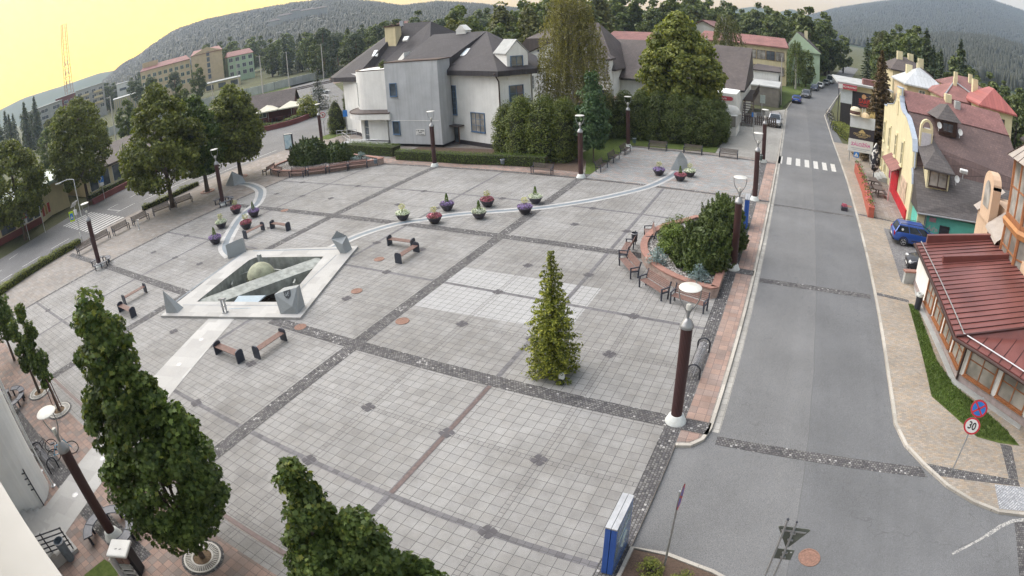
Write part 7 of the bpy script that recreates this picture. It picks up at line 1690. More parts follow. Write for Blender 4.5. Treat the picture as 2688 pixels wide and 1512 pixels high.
# ------------------------------------------------------------------ signs and boards
M_srim = mat('red_sign_rim', (.50,.035,.05), .45, .1, 4); M_sblue = mat('blue_sign_paint', (.03,.17,.5), .45, .08, 4); M_sblk = mat('black_sign_paint', (.02,.02,.022), .5, .05, 4)
M_sback = mat('grey_green_sign_back', (.15,.165,.14), .5, .15, 5, .3); M_yg = mat('fluorescent_yellow_green', (.45,.62,.02), .5, .06, 4)
def disc(mb, r0, r1, y): mb.lathe([(r0,0),(r1,0)], n=32) if r0 > 0 else mb.lathe([(1e-4,0),(r1,0)], n=32)
def round_sign(parent, x, y, z, n, r, kind, name='sign_disc'):
    F = face(x, y, z, *n)
    b = MB(F); b.lathe([(1e-4,-.012),(r,-.012),(r,.0),(1e-4,.0)], n=32); o = b.build(name, M_sback, parent)
    MB(F @ Matrix.Translation((0,0,.004))).lathe([(r*.78 if kind != 'none' else 0,0),(r*.98,0)], n=32).build('rim', M_srim, o)
    q = MB(F @ Matrix.Translation((0,0,.003))); q.lathe([(1e-4,0),(r*.785,0)], n=32); q.build('field', M_sblue if kind == 'stop' else M_swht, o)
    if kind == 'stop':
        c = MB(F @ Matrix.Translation((0,0,.007)))
        for a in (PI/4,-PI/4): c.bc((0,0,0),(r*1.62,r*.19,.003),rz=a)
        c.build('cross', M_srim, o)
    elif kind == '30': text('30', r*1.2, M_sblk, o, F @ Matrix.Translation((0,0,.006)), 'lettering', .002, 'CENTER', .82)
    elif kind == 'turn':
        c = MB(F @ Matrix.Translation((0,0,.007))); c.bc((0,0,0),(r*1.6,r*.17,.003),rz=-PI/4); c.build('bar', M_srim, o)
        c = MB(F @ Matrix.Translation((0,0,.005))); c.bc((-.02,-.06,0),(r*.2,r*.8,.002)); c.bc((.06,.1,0),(r*.6,r*.2,.002)); c.build('arrow', M_sblk, o)
    return o
t = thing('road_sign', 'post with a round no-stopping sign above a 30 speed limit sign', 'road sign', (25.91,-.15,0))
MB().tube([(0,0,0),(0,0,3.3)], .032, 8).build('post', M_steel, t, True)
round_sign(t, -.02, -.045, 2.88, (-.35,-1), .36, 'stop'); round_sign(t, -.02, -.045, 2.14, (-.35,-1), .36, '30')
t = thing('road_sign', 'thin grey post with a round red-rimmed sign seen edge-on by the mulch bed', 'road sign', (16.04,-6.58,0))
MB().tube([(0,0,0),(0,0,3.1)], .032, 8).build('post', M_steel, t, True); round_sign(t, .05, 0, 2.9, (1,-.02), .36, 'stop'); 
t = thing('give_way_sign', 'back of a triangular give-way sign with a small square plate, at the bottom right', 'road sign', (19.21,-6.57,-.08))
MB().tube([(0,0,0),(0,0,2.88)], .032, 8).build('post', M_steel, t, True); MB().tube([(0,0,2.86),(0,0,2.885)], .034, 8).build('post_cap', M_dark, t)
F = face(.02, .06, 2.2, -.05, 1)
tr = [(-.45,.36),(-.38,.40),(.38,.40),(.45,.36),(.05,-.37),(-.05,-.37)]
MB(F).add([(a,b,0) for a,b in tr]+[(a,b,.012) for a,b in tr], [tuple(reversed(range(6))),tuple(range(6,12))]+[(i,(i+1)%6,6+(i+1)%6,6+i) for i in range(6)]).build('triangle', M_sback, t)
MB(F @ Matrix.Translation((0,0,.014))).add([(a*.96,b*.96,0) for a,b in tr],[tuple(range(6))]).build('front_face', M_srim, t)
m = MB(F); m.bc((0,.27,-.02),(.7,.05,.02)); m.bc((0,-.05,-.03),(.16,.04,.05)); m.bc((0,.2,-.03),(.16,.04,.05)); m.build('bracket', M_steel, t)
MB(face(.02,.06,1.52,-.05,1)).bc((0,0,0),(.5,.42,.012)).build('square_plate', M_sback, t)
for q in (.1,-.1): MB(face(.02,.06,1.52,-.05,1)).bc((0,q,-.03),(.16,.04,.05)).build('bracket', M_steel, t)
for i, (a, b) in enumerate(((.3,.25),(-.17,.14))): MB(face(.02,.045,2.2 if i == 0 else 1.52,-.05,1)).lathe([(1e-4,-.015),(.03,-.015)], (a,b,0), 12).build('sticker', M_swht, t)
t = thing('sign_post', 'bare second grey post leaning close to the give-way sign', 'post', (18.95,-6.6,-.08)); MB().tube([(0,0,0),(0,0,2.95)], .034, 8).build('post', M_steel, t, True); MB().tube([(0,0,2.93),(0,0,2.96)], .036, 8).build('post_cap', M_dark, t)

def poster_mat(name, cols, sc=2.5, seed=0.):
    n = NT(name); p = n.coord('obj'); v = n.t.nodes.new('ShaderNodeVectorMath'); v.operation = 'ADD'; n.put(v.inputs[0], p); v.inputs[1].default_value = (seed,seed*2,seed)
    a = n.noise(v.outputs[0], sc, 5, .6); k = len(cols); c = n.ramp(a, *[(.28+.45*i/(k-1), q) for i, q in enumerate(cols)])
    return n.fin(c, .2, 0, .6)
def info_board(label, x, y, rz, w, h, M_f, M_p, name='info_board'):
    t = thing(name, label, 'info board', (x,y,0), rz)
    for yy in (-.085,.085): MB().box(-w/2,w/2,yy-.075,yy+.075,.05,h).build('case', M_f, t)
    for yy in (-.085,.085): MB().box(-w/2-.01,w/2+.01,yy-.078,yy+.078,h+.001,h+.05).build('top_cover', M_steel, t)
    for yy, sg in ((-.164,-1),(.164,1)): MB().box(-w/2+.06,w/2-.06,min(yy,yy-sg*.004),max(yy,yy-sg*.004),.15,h-.06).build('poster', M_p, t)
    for xx in (-w/2+.1,w/2-.1): MB().box(xx-.04,xx+.04,-.1,.1,0,.05).build('foot', M_dark, t)
    return t
M_bf = mat('royal_blue_case', (.03,.09,.33), .4, .08, 3)
b_ = info_board('double-sided blue information case with a dark blue poster at the bottom edge of the square', 14.6, -6.75, PI/2, 1.35, 2.0, M_bf, poster_mat('blue_poster', [(.03,.05,.14),(.06,.10,.25),(.12,.2,.35),(.05,.09,.1),(.3,.36,.34)], 1.6))
ps = MB(); ps.tube([(-.1,-.167,.75),(-.02,-.167,1.0),(.15,-.167,1.15),(.22,-.167,1.1)], .045, 6); ps.tube([(.0,-.167,1.0),(.12,-.167,.7)], .03, 6); ps.tube([(-.4,-.167,1.25),(.45,-.167,1.55)], .012, 5)
ps.build('poster_motif', mat('pale_poster_print', (.45,.52,.5), .3, .2, 4), b_)
info_board('blue information case seen edge-on behind the pine planter', 14.57, 22.2, PI/2+.05, 1.35, 2.05, M_bf, poster_mat('blue_poster_far', [(.05,.1,.3),(.1,.2,.45),(.4,.45,.5)], 2, 3.))
info_board('dark framed notice board with a pale blue poster left of the boat-shaped planter', -40.4, 34.0, .25, 1.2, 2.0, M_dark, poster_mat('pale_map_poster', [(.3,.42,.5),(.42,.55,.6),(.55,.6,.6)], 3, 5.))
t = thing('crossing_sign', 'solar powered crossing sign with a yellow-green pedestrian panel by the hedge end', 'road sign', (-38.88,2.2,0))
MB().tube([(0,0,0),(0,0,3.9)], .045, 8).build('post', M_steel, t, True)
MB(Matrix.Translation((0,0,3.9)) @ Matrix.Rotation(R(-60),4,'Z') @ Matrix.Rotation(R(48),4,'X')).box(-.45,.45,-.3,.3,-.02,.02).build('panel_frame', M_steel, t)
MB(Matrix.Translation((0,0,3.9)) @ Matrix.Rotation(R(-60),4,'Z') @ Matrix.Rotation(R(48),4,'X')).box(-.40,.40,-.26,.26,.02,.026).build('solar_panel', brick('solar_cells', .2, .2, [(.035,.06,.12),(.045,.075,.15)], .02, (.25,.28,.3), 0, .4, 0, .3, .05), t)
MB().box(-.2,.2,-.12,.12,2.85,3.35).build('control_box', M_fwht, t)
F = face(-.55,-.35,2.75,.85,-.5); s = MB(F).bc((0,0,0),(.52,1.0,.05)); so = s.build('yellow_panel', M_yg, t)
MB(F @ Matrix.Translation((0,0,.03))).bc((0,0,0),(.36,.62,.01)).build('blue_field', M_sblue, so); m = MB(F @ Matrix.Translation((0,0,.038))); m.add([(-.14,-.2,0),(.14,-.2,0),(0,.12,0)],[(0,1,2)]); m.build('white_triangle', M_swht, so)
m = MB(F @ Matrix.Translation((0,0,.042))); m.bc((0,-.06,0),(.03,.12,.003)); m.bc((-.03,-.15,0),(.025,.1,.003),rz=-.3); m.bc((.03,-.15,0),(.025,.1,.003),rz=.3); m.lathe([(1e-4,.001),(.022,.001)], (0,.03,0), 10); m.build('walking_figure', M_sblk, so)
MB().box(-.16,.16,-.07,-.03,.65,1.1).build('small_plate', M_fwht, t)
t = thing('road_sign', 'blue parking sign with a white plate in front of the red planter', 'road sign', (-54.2,12.25,0)); MB().tube([(0,0,0),(0,0,3.1)], .04, 8).build('post', M_steel, t, True)
F = face(.06,-.02,2.75,.8,-.6); o = MB(F).bc((0,0,0),(.75,.75,.03)).build('blue_plate', M_sblue, t); text('P', .72, M_swht, o, F @ Matrix.Translation((0,0,.02))); MB(face(.06,-.02,2.15,.8,-.6)).bc((0,0,0),(.6,.4,.03)).build('white_plate', M_swht, t)
t = thing('road_sign', 'white plate with a red triangle on a post beside the leftmost trunk', 'road sign', (-52.2,-.4,0)); MB().tube([(0,0,0),(0,0,3.2)], .045, 8).build('post', M_steel, t, True)
MB(face(.06,-.02,2.3,.8,-.6)).bc((0,0,0),(.6,.6,.03)).build('white_plate', M_swht, t); F = face(.06,-.02,2.95,.8,-.6); MB(F).add([(-.42,-.3,.015),(.42,-.3,.015),(0,.42,.015),(-.42,-.3,-.015),(.42,-.3,-.015),(0,.42,-.015)],[(0,1,2),(5,4,3),(0,3,4,1),(1,4,5,2),(2,5,3,0)]).build('red_triangle', M_srim, t); MB(F @ Matrix.Translation((0,0,.018))).add([(-.24,-.2,0),(.24,-.2,0),(0,.22,0)],[(0,1,2)]).build('white_field', M_swht, t)
t = thing('post', 'plain thin grey post between the leftmost trunk and the shop plinth', 'post', (-51.9,1.9,0)); MB().tube([(0,0,0),(0,0,3.2)], .045, 8).build('pole', M_steel, t, True); MB().lathe([(.05,3.2),(.07,3.22),(0,3.26)], n=10).build('cap', M_steel, t)
t = thing('curved_street_lamp', 'white street lamp with a bent flat arm in front of the shop entrance', 'street lamp', (-49.6,6.6,0)); MB().tube(smooth([(0,0,0),(0,0,4.2),(-.05,-.05,4.75),(-.6,-.75,4.95),(-1.1,-1.5,4.9)],4), .06, 8, .045).build('pole', M_fwht, t, True); MB().bc((-1.25,-1.75,4.88),(.3,.8,.1),rz=-.6).build('lamp_head', M_fwht, t)
t = thing('curved_street_lamp', 'pale street lamp with a short arm beside the red turn sign and thujas', 'street lamp', (-43.2,45.2,0)); MB().tube([(0,0,0),(0,0,5.0),(-.15,0,5.15),(-1.0,.2,5.2)], .055, 8).build('pole', M_fwht, t, True); MB().bc((-1.3,.25,5.2),(.7,.25,.1)).build('lamp_head', M_fwht, t)
t = thing('road_sign', 'round red-and-white no-turning sign beside the roadside thujas', 'road sign', (-42.2,42.6,0)); MB().tube([(0,0,0),(0,0,3.1)], .04, 8).build('post', M_steel, t, True); round_sign(t, 0, -.05, 2.75, (.5,-1), .42, 'turn'); MB(face(0,-.05,2.1,.5,-1)).bc((0,0,0),(.7,.35,.02)).build('white_plate', M_swht, t)
t = thing('road_sign', 'blue plate on the corner of the white building beside the thuja', 'sign', (-37.6,42.3,0)); MB().tube([(0,0,0),(0,0,3.2)], .04, 8).build('post', M_steel, t, True); MB(face(0,-.05,2.9,.2,-1)).bc((0,0,0),(.7,.9,.03)).build('blue_plate', M_sblue, t)
t = thing('road_sign', 'grey post with two small back-to-back sign plates on the pale forecourt', 'road sign', (12.36,56.4,0)); MB().tube([(0,0,0),(0,0,2.9)], .05, 8).build('post', M_steel, t, True); MB().bc((-.12,0,2.55),(.3,.04,.55)).build('sign_plate', M_sblue, t); MB().bc((.2,0,2.55),(.28,.04,.55)).build('sign_plate', M_steel, t)
t = thing('road_sign', 'tall thin post with a pale plate in front of the grey garage', 'road sign', (12.6,69.8,0)); MB().tube([(0,0,0),(0,0,3.6)], .05, 8).build('post', M_steel, t, True); MB().bc((.1,0,3.0),(.75,.05,1.2)).build('sign_plate', mat('pale_green_plate', (.45,.52,.48), .5, .1, 3), t)
t = thing('utility_pole', 'A-shaped pair of timber poles on the grass before the mint green house', 'utility pole', (17.8,130.5,0)); MB().tube([(-.7,0,0),(-.1,0,7.5)], .14, 7).build('pole', M_woodg, t, True); MB().tube([(.7,0,0),(.1,0,7.5)], .14, 7).build('pole', M_woodg, t, True); MB().beam((-.9,0,7.2),(.9,0,7.2),.1,.12).build('crossarm', M_woodg, t)
t = thing('utility_pole', 'pale single pole beside the corner of the grey garage', 'utility pole', (15.0,88.8,0)); MB().tube([(0,0,0),(0,0,8.5)], .13, 7, .08).build('pole', mat('weathered_grey_pole', (.33,.31,.28), .9, .2, 3), t, True); MB().beam((-.6,0,8.1),(.6,0,8.1),.09,.1).build('crossarm', M_woodg, t)
t = thing('picnic_bench', 'small wooden picnic table in front of the outside stairs of the chalet', 'table', (12.0,74.5,0), .1); MB().box(-.9,.9,-.4,.4,.72,.78).build('tabletop', M_woodg, t)
for yy in (-.75,.75): MB().box(-.9,.9,yy-.14,yy+.14,.42,.47).build('bench_seat', M_woodg, t)
for xx in (-.7,.7): MB().beam((xx,-.8,.4),(xx,.8,.4),.06,.08).beam((xx,-.65,0),(xx,-.2,.72),.06,.08).beam((xx,.65,0),(xx,.2,.72),.06,.08).build('leg', M_woodg, t)
t = thing('fence', 'weathered plank fence below the balcony of the chalet', 'fence', (10.6,64.0,0)); b = MB()
for k in range(16): b.box(k*.28,k*.28+.2,-.02,.02,.05,1.35)
b.build('planks', M_woodg, t); MB().box(0,4.4,.025,.07,.4,.5).box(0,4.4,.025,.07,1.0,1.1).build('rail', M_woodg, t)

# billboards by the spruce
t = thing('billboard', 'stacked billboard with a pawnshop banner, black gold-lettered board and pale panel with burger cut-outs', 'billboard', (25.55,49.6,0), -.02)
M_bb = mat('black_board', (.035,.03,.038), .6, .15, 3); M_gold = mat('gold_lettering', (.50,.38,.17), .5, .15, 6); M_pink = mat('magenta_lettering', (.55,.06,.27), .5, .2, 4); M_pal = mat('pale_blue_white_panel', (.56,.59,.62), .6, .08, 2)
o = MB().box(-1.5,1.5,-.04,.04,3.9,5.2).build('pale_panel', M_pal, t)
f = MB(); f.lathe([(.0,0)],n=3) if False else None
bur = MB(); bur.lathe([(.62,0),(.6,.12),(.5,.3),(.3,.42),(0,.46)], (-.95,0,5.75), 18); bur.lathe([(.62,0),(.62,.1),(.55,.16)], (-.95,0,5.25), 18); bu = bur.build('burger_bun', mat('pale_bun', (.60,.54,.40), .7, .1, 4), t, True); pat = MB(); pat.lathe([(0,5.4),(.6,5.4),(.64,5.55),(.6,5.72),(0,5.72)], (-.95,0,0), 16); pat.build('burger_filling', mat('dark_burger_filling', (.10,.05,.04), .7, .5, 6), bu)
MB().lathe([(.62,5.2),(.5,5.5),(.25,5.7),(0,5.75)], (.25,0,0), 16).build('pale_loaf_cutout', mat('bread_cutout', (.55,.42,.25), .7, .2, 5), t, True)
fr_ = MB()
for k in range(9): fr_.bc((.85+k*.07,.0,5.4+.12*(k%3)),(.06,.05,.6),ry=.15*math.sin(k*2.2))
fr_.build('fries_cutout', mat('yellow_fries', (.58,.44,.18), .7, .15, 5), t)
for xx in (-.1,.2): MB().box(xx-.03,xx+.03,-.02,.02,5.6,6.2).build('cutlery_cutout', M_fwht, t)
o = MB().box(-1.5,1.5,-.045,.045,2.62,3.85).build('black_panel', M_bb, t); m = MB(); m.add([(-.45,-.05,3.42),(.45,-.05,3.42),(0,-.05,3.8),(-.3,-.05,3.36),(.3,-.05,3.36)],[(0,1,2),(0,3,4,1)]); m.build('gold_emblem', M_gold, o); m = MB(); m.lathe([(1e-4,0),(.1,0)], n=12); 
text('OSCAR BISTRO', .30, M_gold, o, face(0,-.05,3.2,0,-1)); m = MB(); m.box(-.7,.7,-.052,-.046,2.98,3.03).box(-.45,.5,-.052,-.046,2.86,2.9).build('small_print', M_gold, o)
o = MB().box(-1.55,1.45,-.05,.05,1.2,2.58).build('pawnshop_banner', M_swht, t); text('ZÁLOŽŇA', .50, M_pink, o, face(-.05,-.055,2.02,0,-1)); m = MB(); m.box(-1.2,1.1,-.056,-.051,1.55,1.62).box(-1.0,.7,-.056,-.051,1.38,1.43).build('small_print', mat('grey_small_print', (.35,.38,.42), .6, .2, 8), o)
for xx in (-1.3,1.2): MB().tube([(xx,.1,0),(xx,.1,5.2)], .06, 8).build('post', M_steel, t)
t = thing('road_sign', 'square blue pedestrian crossing sign under the pawnshop banner', 'road sign', (24.95,48.6,0)); MB().tube([(0,0,0),(0,0,1.35)], .04, 8).build('post', M_steel, t, True); F = face(0,-.05,1.05,-.1,-1); o = MB(F).bc((0,0,0),(.62,.62,.03)).build('blue_plate', M_sblue, t); MB(F @ Matrix.Translation((0,0,.018))).add([(-.24,-.2,0),(.24,-.2,0),(0,.24,0)],[(0,1,2)]).build('white_triangle', M_swht, o); m = MB(F @ Matrix.Translation((0,0,.022))); m.bc((0,-.04,0),(.04,.14,.003)); m.bc((-.03,-.14,0),(.03,.1,.003),rz=-.3); m.bc((.03,-.14,0),(.03,.1,.003),rz=.3); m.build('walking_figure', M_sblk, o)
sh = thing('shop_building', 'flat-roofed grocery with a red name sign and a black beer advert wall', 'shop')
MB().box(27.1,33.5,78.3,92,-.1,5.5).build('wall', M_cream, sh); MB().box(24.4,34,77.7,92.5,6.3,6.6).build('flat_roof', M_flat, sh)
MB().box(27.2,33.4,78.4,91.9,5.504,6.296).build('roof_storey', M_cream, sh)
o = MB().box(27.0,31.0,78.12,78.29,2.9,5.42).build('advert_wall', M_bb, sh); M_neon = mat('red_advert_lettering', (.62,.05,.03), .5, .1, 4)
text('ŠARIŠ', .78, M_neon, o, face(29.1,78.11,3.95,0,-1)); m = MB(face(29.0,78.1,4.8,0,-1)); m.lathe([(1e-4,0),(.38,0)], n=20); m.bc((.45,0,0),(.36,.08,.004)); m.build('hop_emblem', mat('orange_emblem', (.6,.33,.16), .5, .2, 6), o); m = MB(); m.box(28.1,30.1,78.105,78.115,3.45,3.51).box(28.4,29.8,78.105,78.115,3.26,3.33).box(28.1,30.1,78.105,78.115,4.36,4.41); m.build('advert_bars', M_neon, o)
MB().box(25.05,27.0,78.0,78.25,3.3,5.44).build('pale_panel', M_pal, sh); MB().box(25.1,26.95,78.05,78.2,-.1,3.296).build('panel_plinth', M_plinth, sh)
o = MB().box(24.6,27.7,77.5,77.69,5.55,6.32).build('shop_sign', M_sred, sh); MB().box(24.6,25.3,77.48,77.495,5.57,6.3).build('sign_end', M_swht, o); text('POTRAVINY', .42, M_swht, o, face(26.5,77.485,5.93,0,-1))
for xx in (24.7,27.6): MB().tube([(xx,77.85,0),(xx,77.85,6.3)], .06, 8).build('canopy_post', M_dark, sh)
MB().box(29,32.6,80,82,6.6,7.5).build('red_roof_box', M_rrust, sh)
# terrace of the cafe
tr = thing('flower_trough', 'long orange-red flower trough at the kerb side of the cafe terrace', 'flower trough'); path = [(24.55,29.1),(24.75,37),(24.7,44.8)]
MB().wall(path, .5, 0, .85).build('trough', mat('orange_red_trough', (.38,.10,.065), .6, .15, 4), tr); P = []
for (x0,y0),(x1,y1) in zip(path, path[1:]):
    k = 420; s = nr.random(k); P.append(np.stack([x0+(x1-x0)*s+nr.normal(size=k)*.16, y0+(y1-y0)*s, .92+nr.random(k)*.35],1))
P = np.concatenate(P); c = np.sin(P[:,1]*3.1)+nr.normal(size=len(P))*.6
leaf_mesh(P[c>.4], .13, 'flower_foliage', FL['red'], tr, aspect=.9); leaf_mesh(P[c<=.4], .15, 'leaf_foliage', M_lf, tr)
for i, (x,y) in enumerate(((25.9,39.4),(26.0,36.4))):
    q = thing('picnic_table', ['wooden table on the cafe terrace nearest the dark folded parasol','wooden table on the cafe terrace nearer to the blue car'][i], 'table', (x,y,0), .05, 'tables on the cafe terrace'); MB().box(-.45,.45,-.8,.8,.72,.78).build('tabletop', M_woodg, q)
    for xx in (-.75,.75): MB().box(xx-.14,xx+.14,-.8,.8,.42,.47).build('bench_seat', M_woodg, q)
    for yy in (-.6,.6): MB().beam((-.8,yy,.4),(.8,yy,.4),.06,.08).box(-.06,.06,yy-.05,yy+.05,0,.72).build('leg', M_woodg, q)
q = thing('folded_parasol', 'dark folded parasol with white blotches on the cafe terrace', 'parasol', (26.3,42.2,0)); n = NT('black_white_cloth'); w = n.noise(n.coord('obj'), 2.2, 2); M_cow = n.fin(n.ramp(w, (.55,(.02,.02,.025)), (.57,(.55,.54,.5))), .8)
MB().lathe([(.12,.9),(.42,1.2),(.55,2.0),(.42,3.0),(.12,3.7),(.02,3.8)], n=16).build('cloth', M_cow, q, True); MB().tube([(0,0,0),(0,0,1.0)], .05, 8).build('pole', M_dark, q); MB().box(-.35,.35,-.35,.35,0,.12).build('foot', M_dark, q)
t = thing('flower_box', 'small dark tub of red flowers standing at the street edge opposite the terrace', 'flower pot', (22.3,30.3,ZR)); MB().box(-.28,.28,-.35,.35,0,.32).build('tub', M_bowl, t, bevel=.03); P, N = ball(90,(.25,.3,.14),(0,0,.38),.4); leaf_mesh(P, .12, 'flower_foliage', FL['red'], t, aspect=.9)
for i,(x,y) in enumerate(((23.75,84.5),(23.7,79.5),(23.75,74.5),(23.7,69.5))):
    q = thing('parked_bicycle_rack', ['bike stand with bicycles farthest along the right kerb','bike stand with bicycles second farthest along the right kerb','bike stand with bicycles second nearest along the right kerb','bike stand with bicycles nearest along the right kerb'][i], 'bike stand', (x,y,0), .2, 'bike stands on the right footway')
    for yy in (-1.4,0,1.4): MB().tube([(-.3,yy,0),(-.3,yy,.7),(0,yy,.95),(.3,yy,.7),(.3,yy,0)], .05, 6).build('hoop', M_dark, q)
    MB().beam((0,-1.5,.5),(0,1.5,.5),.06,.06).build('rail', M_steel, q)
struct('shop_front_grass', MB().poly((24.2,77,.012),(24.2,66,.012),(26.5,58,.012),(31,58,.012),(33,77,.012),(29,77.2,.012)), M_grass)
hedge('clipped green hedge in front of the grocery beside the far street', [(24.3,71.5),(25.2,66.5),(26.3,62.0)], 2.0, 1.1, ML_green, .22, 55, 'garden_hedge')
# ticket machine at the bottom left
t = thing('vending_column', 'white-topped black and white machine column at the bottom left corner', 'machine', (2.18,-15.1,0), .65)
MB().box(-.32,.32,-.1,.34,.0,1.12).build('body', M_trim, t, bevel=.02); MB().box(-.42,.42,-.36,.4,1.14,1.26).build('top', M_fwht, t, bevel=.05); MB().box(-.37,-.31,-.42,.36,0,1.1).build('side_panel', M_fwht, t)
MB().bc((-.12,-.16,.86),(.2,.1,.3)).bc((.13,-.16,.86),(.2,.1,.3)).build('product_panel', mat('brown_panel', (.2,.13,.11), .5, .3, 6), t); MB().bc((.0,-.2,.58),(.45,.1,.22),rx=.2).build('keypad', mat('grey_keypad', (.4,.42,.4), .5, .2, 15), t)
m = MB()
for z0 in (.08,.30): m.box(-.28,.28,-.26,-.2,z0,z0+.04).box(-.28,.28,-.26,-.2,z0+.17,z0+.2).box(-.28,-.24,-.26,-.2,z0,z0+.2).box(.24,.28,-.26,-.2,z0,z0+.2)
m.build('delivery_frames', M_fwht, t); 
for sx in (-.08,.1): MB().bc((sx,-.05,1.262),(.1,.03,.006),rz=.3).build('label_mark', M_dark, t)
# ------------------------------------------------------------------ distant trees, hills, haze
def proto_tree(name, kind, m, label):
    t = thing(name, label, 'tree')
    if kind == 'con':
        P = []; N = []
        for i in range(22):
            f = (i+.5)/22; r = 2.6*(1-f)**.8+.15; k = int(16+60*(1-f)); a = nr.random(k)*2*PI; s = nr.random(k)**.6
            P.append(np.stack([r*s*np.cos(a), r*s*np.sin(a), 1.2+14*f-.9*s+nr.normal(size=k)*.2],1)); N.append(np.stack([np.cos(a)*.4,np.sin(a)*.4,np.ones(k)],1))
        leaf_mesh(np.concatenate(P), .95, 'crown', m, t, N=np.concatenate(N), aspect=.5); MB().tube([(0,0,-.2),(0,0,14.8)], .22, 6, .03).build('trunk', M_bark, t)
    elif kind == 'pine':
        P, N = cloud(prof((0,1.0),(.3,2.6),(.6,3.0),(.85,2.0),(1,.6)), 5, 15, 34, 42, 1.2, .5); leaf_mesh(P, .8, 'crown', m, t, N=N, aspect=.5); MB().tube([(0,0,-.2),(.2,0,7),(0,0,13.5)], [.3,.22,.06], 7).build('trunk', mat('pine_bark', (.16,.09,.06), .9, .3, 5), t)
    else:
        e = prof((0,1.6),(.2,3.6),(.5,4.2),(.8,2.8),(1,.8)) if kind == 'round' else prof((0,1.4),(.2,2.6),(.55,2.9),(.85,1.8),(1,.4))
        P, N = cloud(e, 1.6, 15, 70, 46, 1.15, .6); leaf_mesh(P, .72, 'crown', m, t, N=N, aspect=.75); MB().tube([(0,0,-.2),(.1,0,5),(0,0,11)], [.34,.26,.08], 7).build('trunk', M_bark, t)
    return t
LB = {'dec': 'dark rounded broadleaf tree in the woodland belt behind the buildings', 'mid': 'mid-green broadleaf tree in the woodland belt behind the buildings', 'oli': 'olive-tinted tall tree in the woodland belt behind the buildings', 'con': 'dark pointed spruce in the woodland belt beyond the buildings', 'pine': 'dark open-crowned pine in the belt beyond the railway wall', 'bir': 'tall feathery tree in the woodland belt beside the far street'}
PT = {'dec': proto_tree('broadleaf_tree','round',ML_dark,LB['dec']), 'mid': proto_tree('broadleaf_tree','round',ML_mid,LB['mid']), 'oli': proto_tree('broadleaf_tree','tall',ML_olive,LB['oli']), 'con': proto_tree('spruce_tree','con',ML_con,LB['con']), 'pine': proto_tree('pine_tree','pine',ML_con,LB['pine']), 'bir': proto_tree('broadleaf_tree','tall',leafmat('feathery_tree_leaves', (.05,.06,.02), (.13,.14,.05), .2),LB['bir'])}
first = set(); SPOT = []
def belt(n, x0, x1, y0, y1, kinds, h0, h1, mind=4.5, ok=lambda x,y: True):
    c = 0; tries = 0
    while c < n and tries < n*40:
        tries += 1; x, y = rng.uniform(x0,x1), rng.uniform(y0,y1)
        if not ok(x,y) or any((x-a)**2+(y-b)**2 < mind**2 for a,b in SPOT): continue
        SPOT.append((x,y)); k = kinds[int(rng.random()*len(kinds))]; s = rng.uniform(h0,h1)/15; sc = (s*rng.uniform(.9,1.2), s*rng.uniform(.9,1.2), s)
        g = 'distant trees: ' + {'dec':'dark broadleaf','mid':'green broadleaf','oli':'olive','con':'spruce','pine':'pine','bir':'feathery'}[k]
        if k not in first:
            first.add(k); o = PT[k]; o.location = (x,y,-.1); o.rotation_euler = (0,0,rng.random()*6); o.scale = sc; o['group'] = g
        else: dup(PT[k], (x,y,-.1), rng.random()*6, None, g, sc)
        c += 1
street = lambda x, y: not (16 + max(0,(y-84)*.19) - 3 < x < 24 + max(0,(y-84)*.19) + 5)
belt(26, -12, 16, 190, 240, ['dec','dec','mid'], 17, 22)
belt(14, -50, -14, 150, 215, ['dec','mid','mid'], 19, 25)
belt(16, -55, -26, 98, 145, ['mid','oli','dec','mid'], 15, 21, 5)
belt(8, -62, -40, 75, 100, ['oli','mid'], 11, 14, 5)
belt(44, -132, -62, 150, 235, ['pine','dec','mid','con'], 13, 20, 5.5)
belt(40, -215, -128, 158, 235, ['pine','dec','con','mid'], 13, 19, 5, lambda x,y: math.degrees(math.atan2(x-17.4, y+17.3)) > -49.5)
belt(24, -128, -92, 126, 172, ['pine','con','dec'], 12, 17, 5)
belt(9, -185, -160, 160, 195, ['pine','con'], 13, 18, 5)
belt(7, -200, -170, 88, 112, ['pine','dec'], 11, 15, 6)
belt(12, -300, -262, 190, 250, ['dec','mid'], 20, 26, 7)
belt(16, 10, 33, 152, 225, ['dec','mid','dec'], 15, 21, 4.5, street)
belt(26, 34, 62, 112, 215, ['dec','mid','bir','con','dec'], 13, 20, 5, street)
belt(12, 46, 58, 190, 235, ['dec','dec'], 17, 22, 4.5, lambda x,y: x > 52)
belt(40, 50, 120, 84, 165, ['dec','mid','dec'], 10, 13.5, 5)
belt(18, 58, 100, 52, 86, ['dec','mid'], 9, 12, 5)
belt(24, -262, -205, 14, 56, ['con','con','pine'], 14, 21, 6)
belt(14, -340, -300, 128, 200, ['con','dec'], 15, 20, 7)
belt(8, -112, -84, 20, 52, ['dec','mid'], 8, 11, 6)
birch('pale weeping birch in front of the long cream school', 3.2, 104, 15.5, 4.4, 300, 0, leafmat('olive_birch_leaves', (.06,.07,.025), (.19,.20,.07), .25), .38)
birch('slender birch at the right end of the long cream school', 17.6, 122, 11.5, 2.6, 200, 0, ML_mid, .36)
broadleaf('feathery grey-green tree in front of the mint green house', 20.2, 131, 9.0, 1.2, prof((0,1.4),(.3,2.6),(.7,2.2),(1,.5)), 50, 50, .9, .5, ML_mid, .2)
conifer('dark spruce beside the far street on the right', 38.5, 150, 15, 3.0, ML_con, 22, .8, 16, aspect=.4)
birch('tall silvery birch beside the dark spruce on the far street', 42.0, 146, 17.5, 3.6, 260, 0, leafmat('silvery_birch_leaves', (.07,.08,.04), (.17,.18,.09), .25), .5)
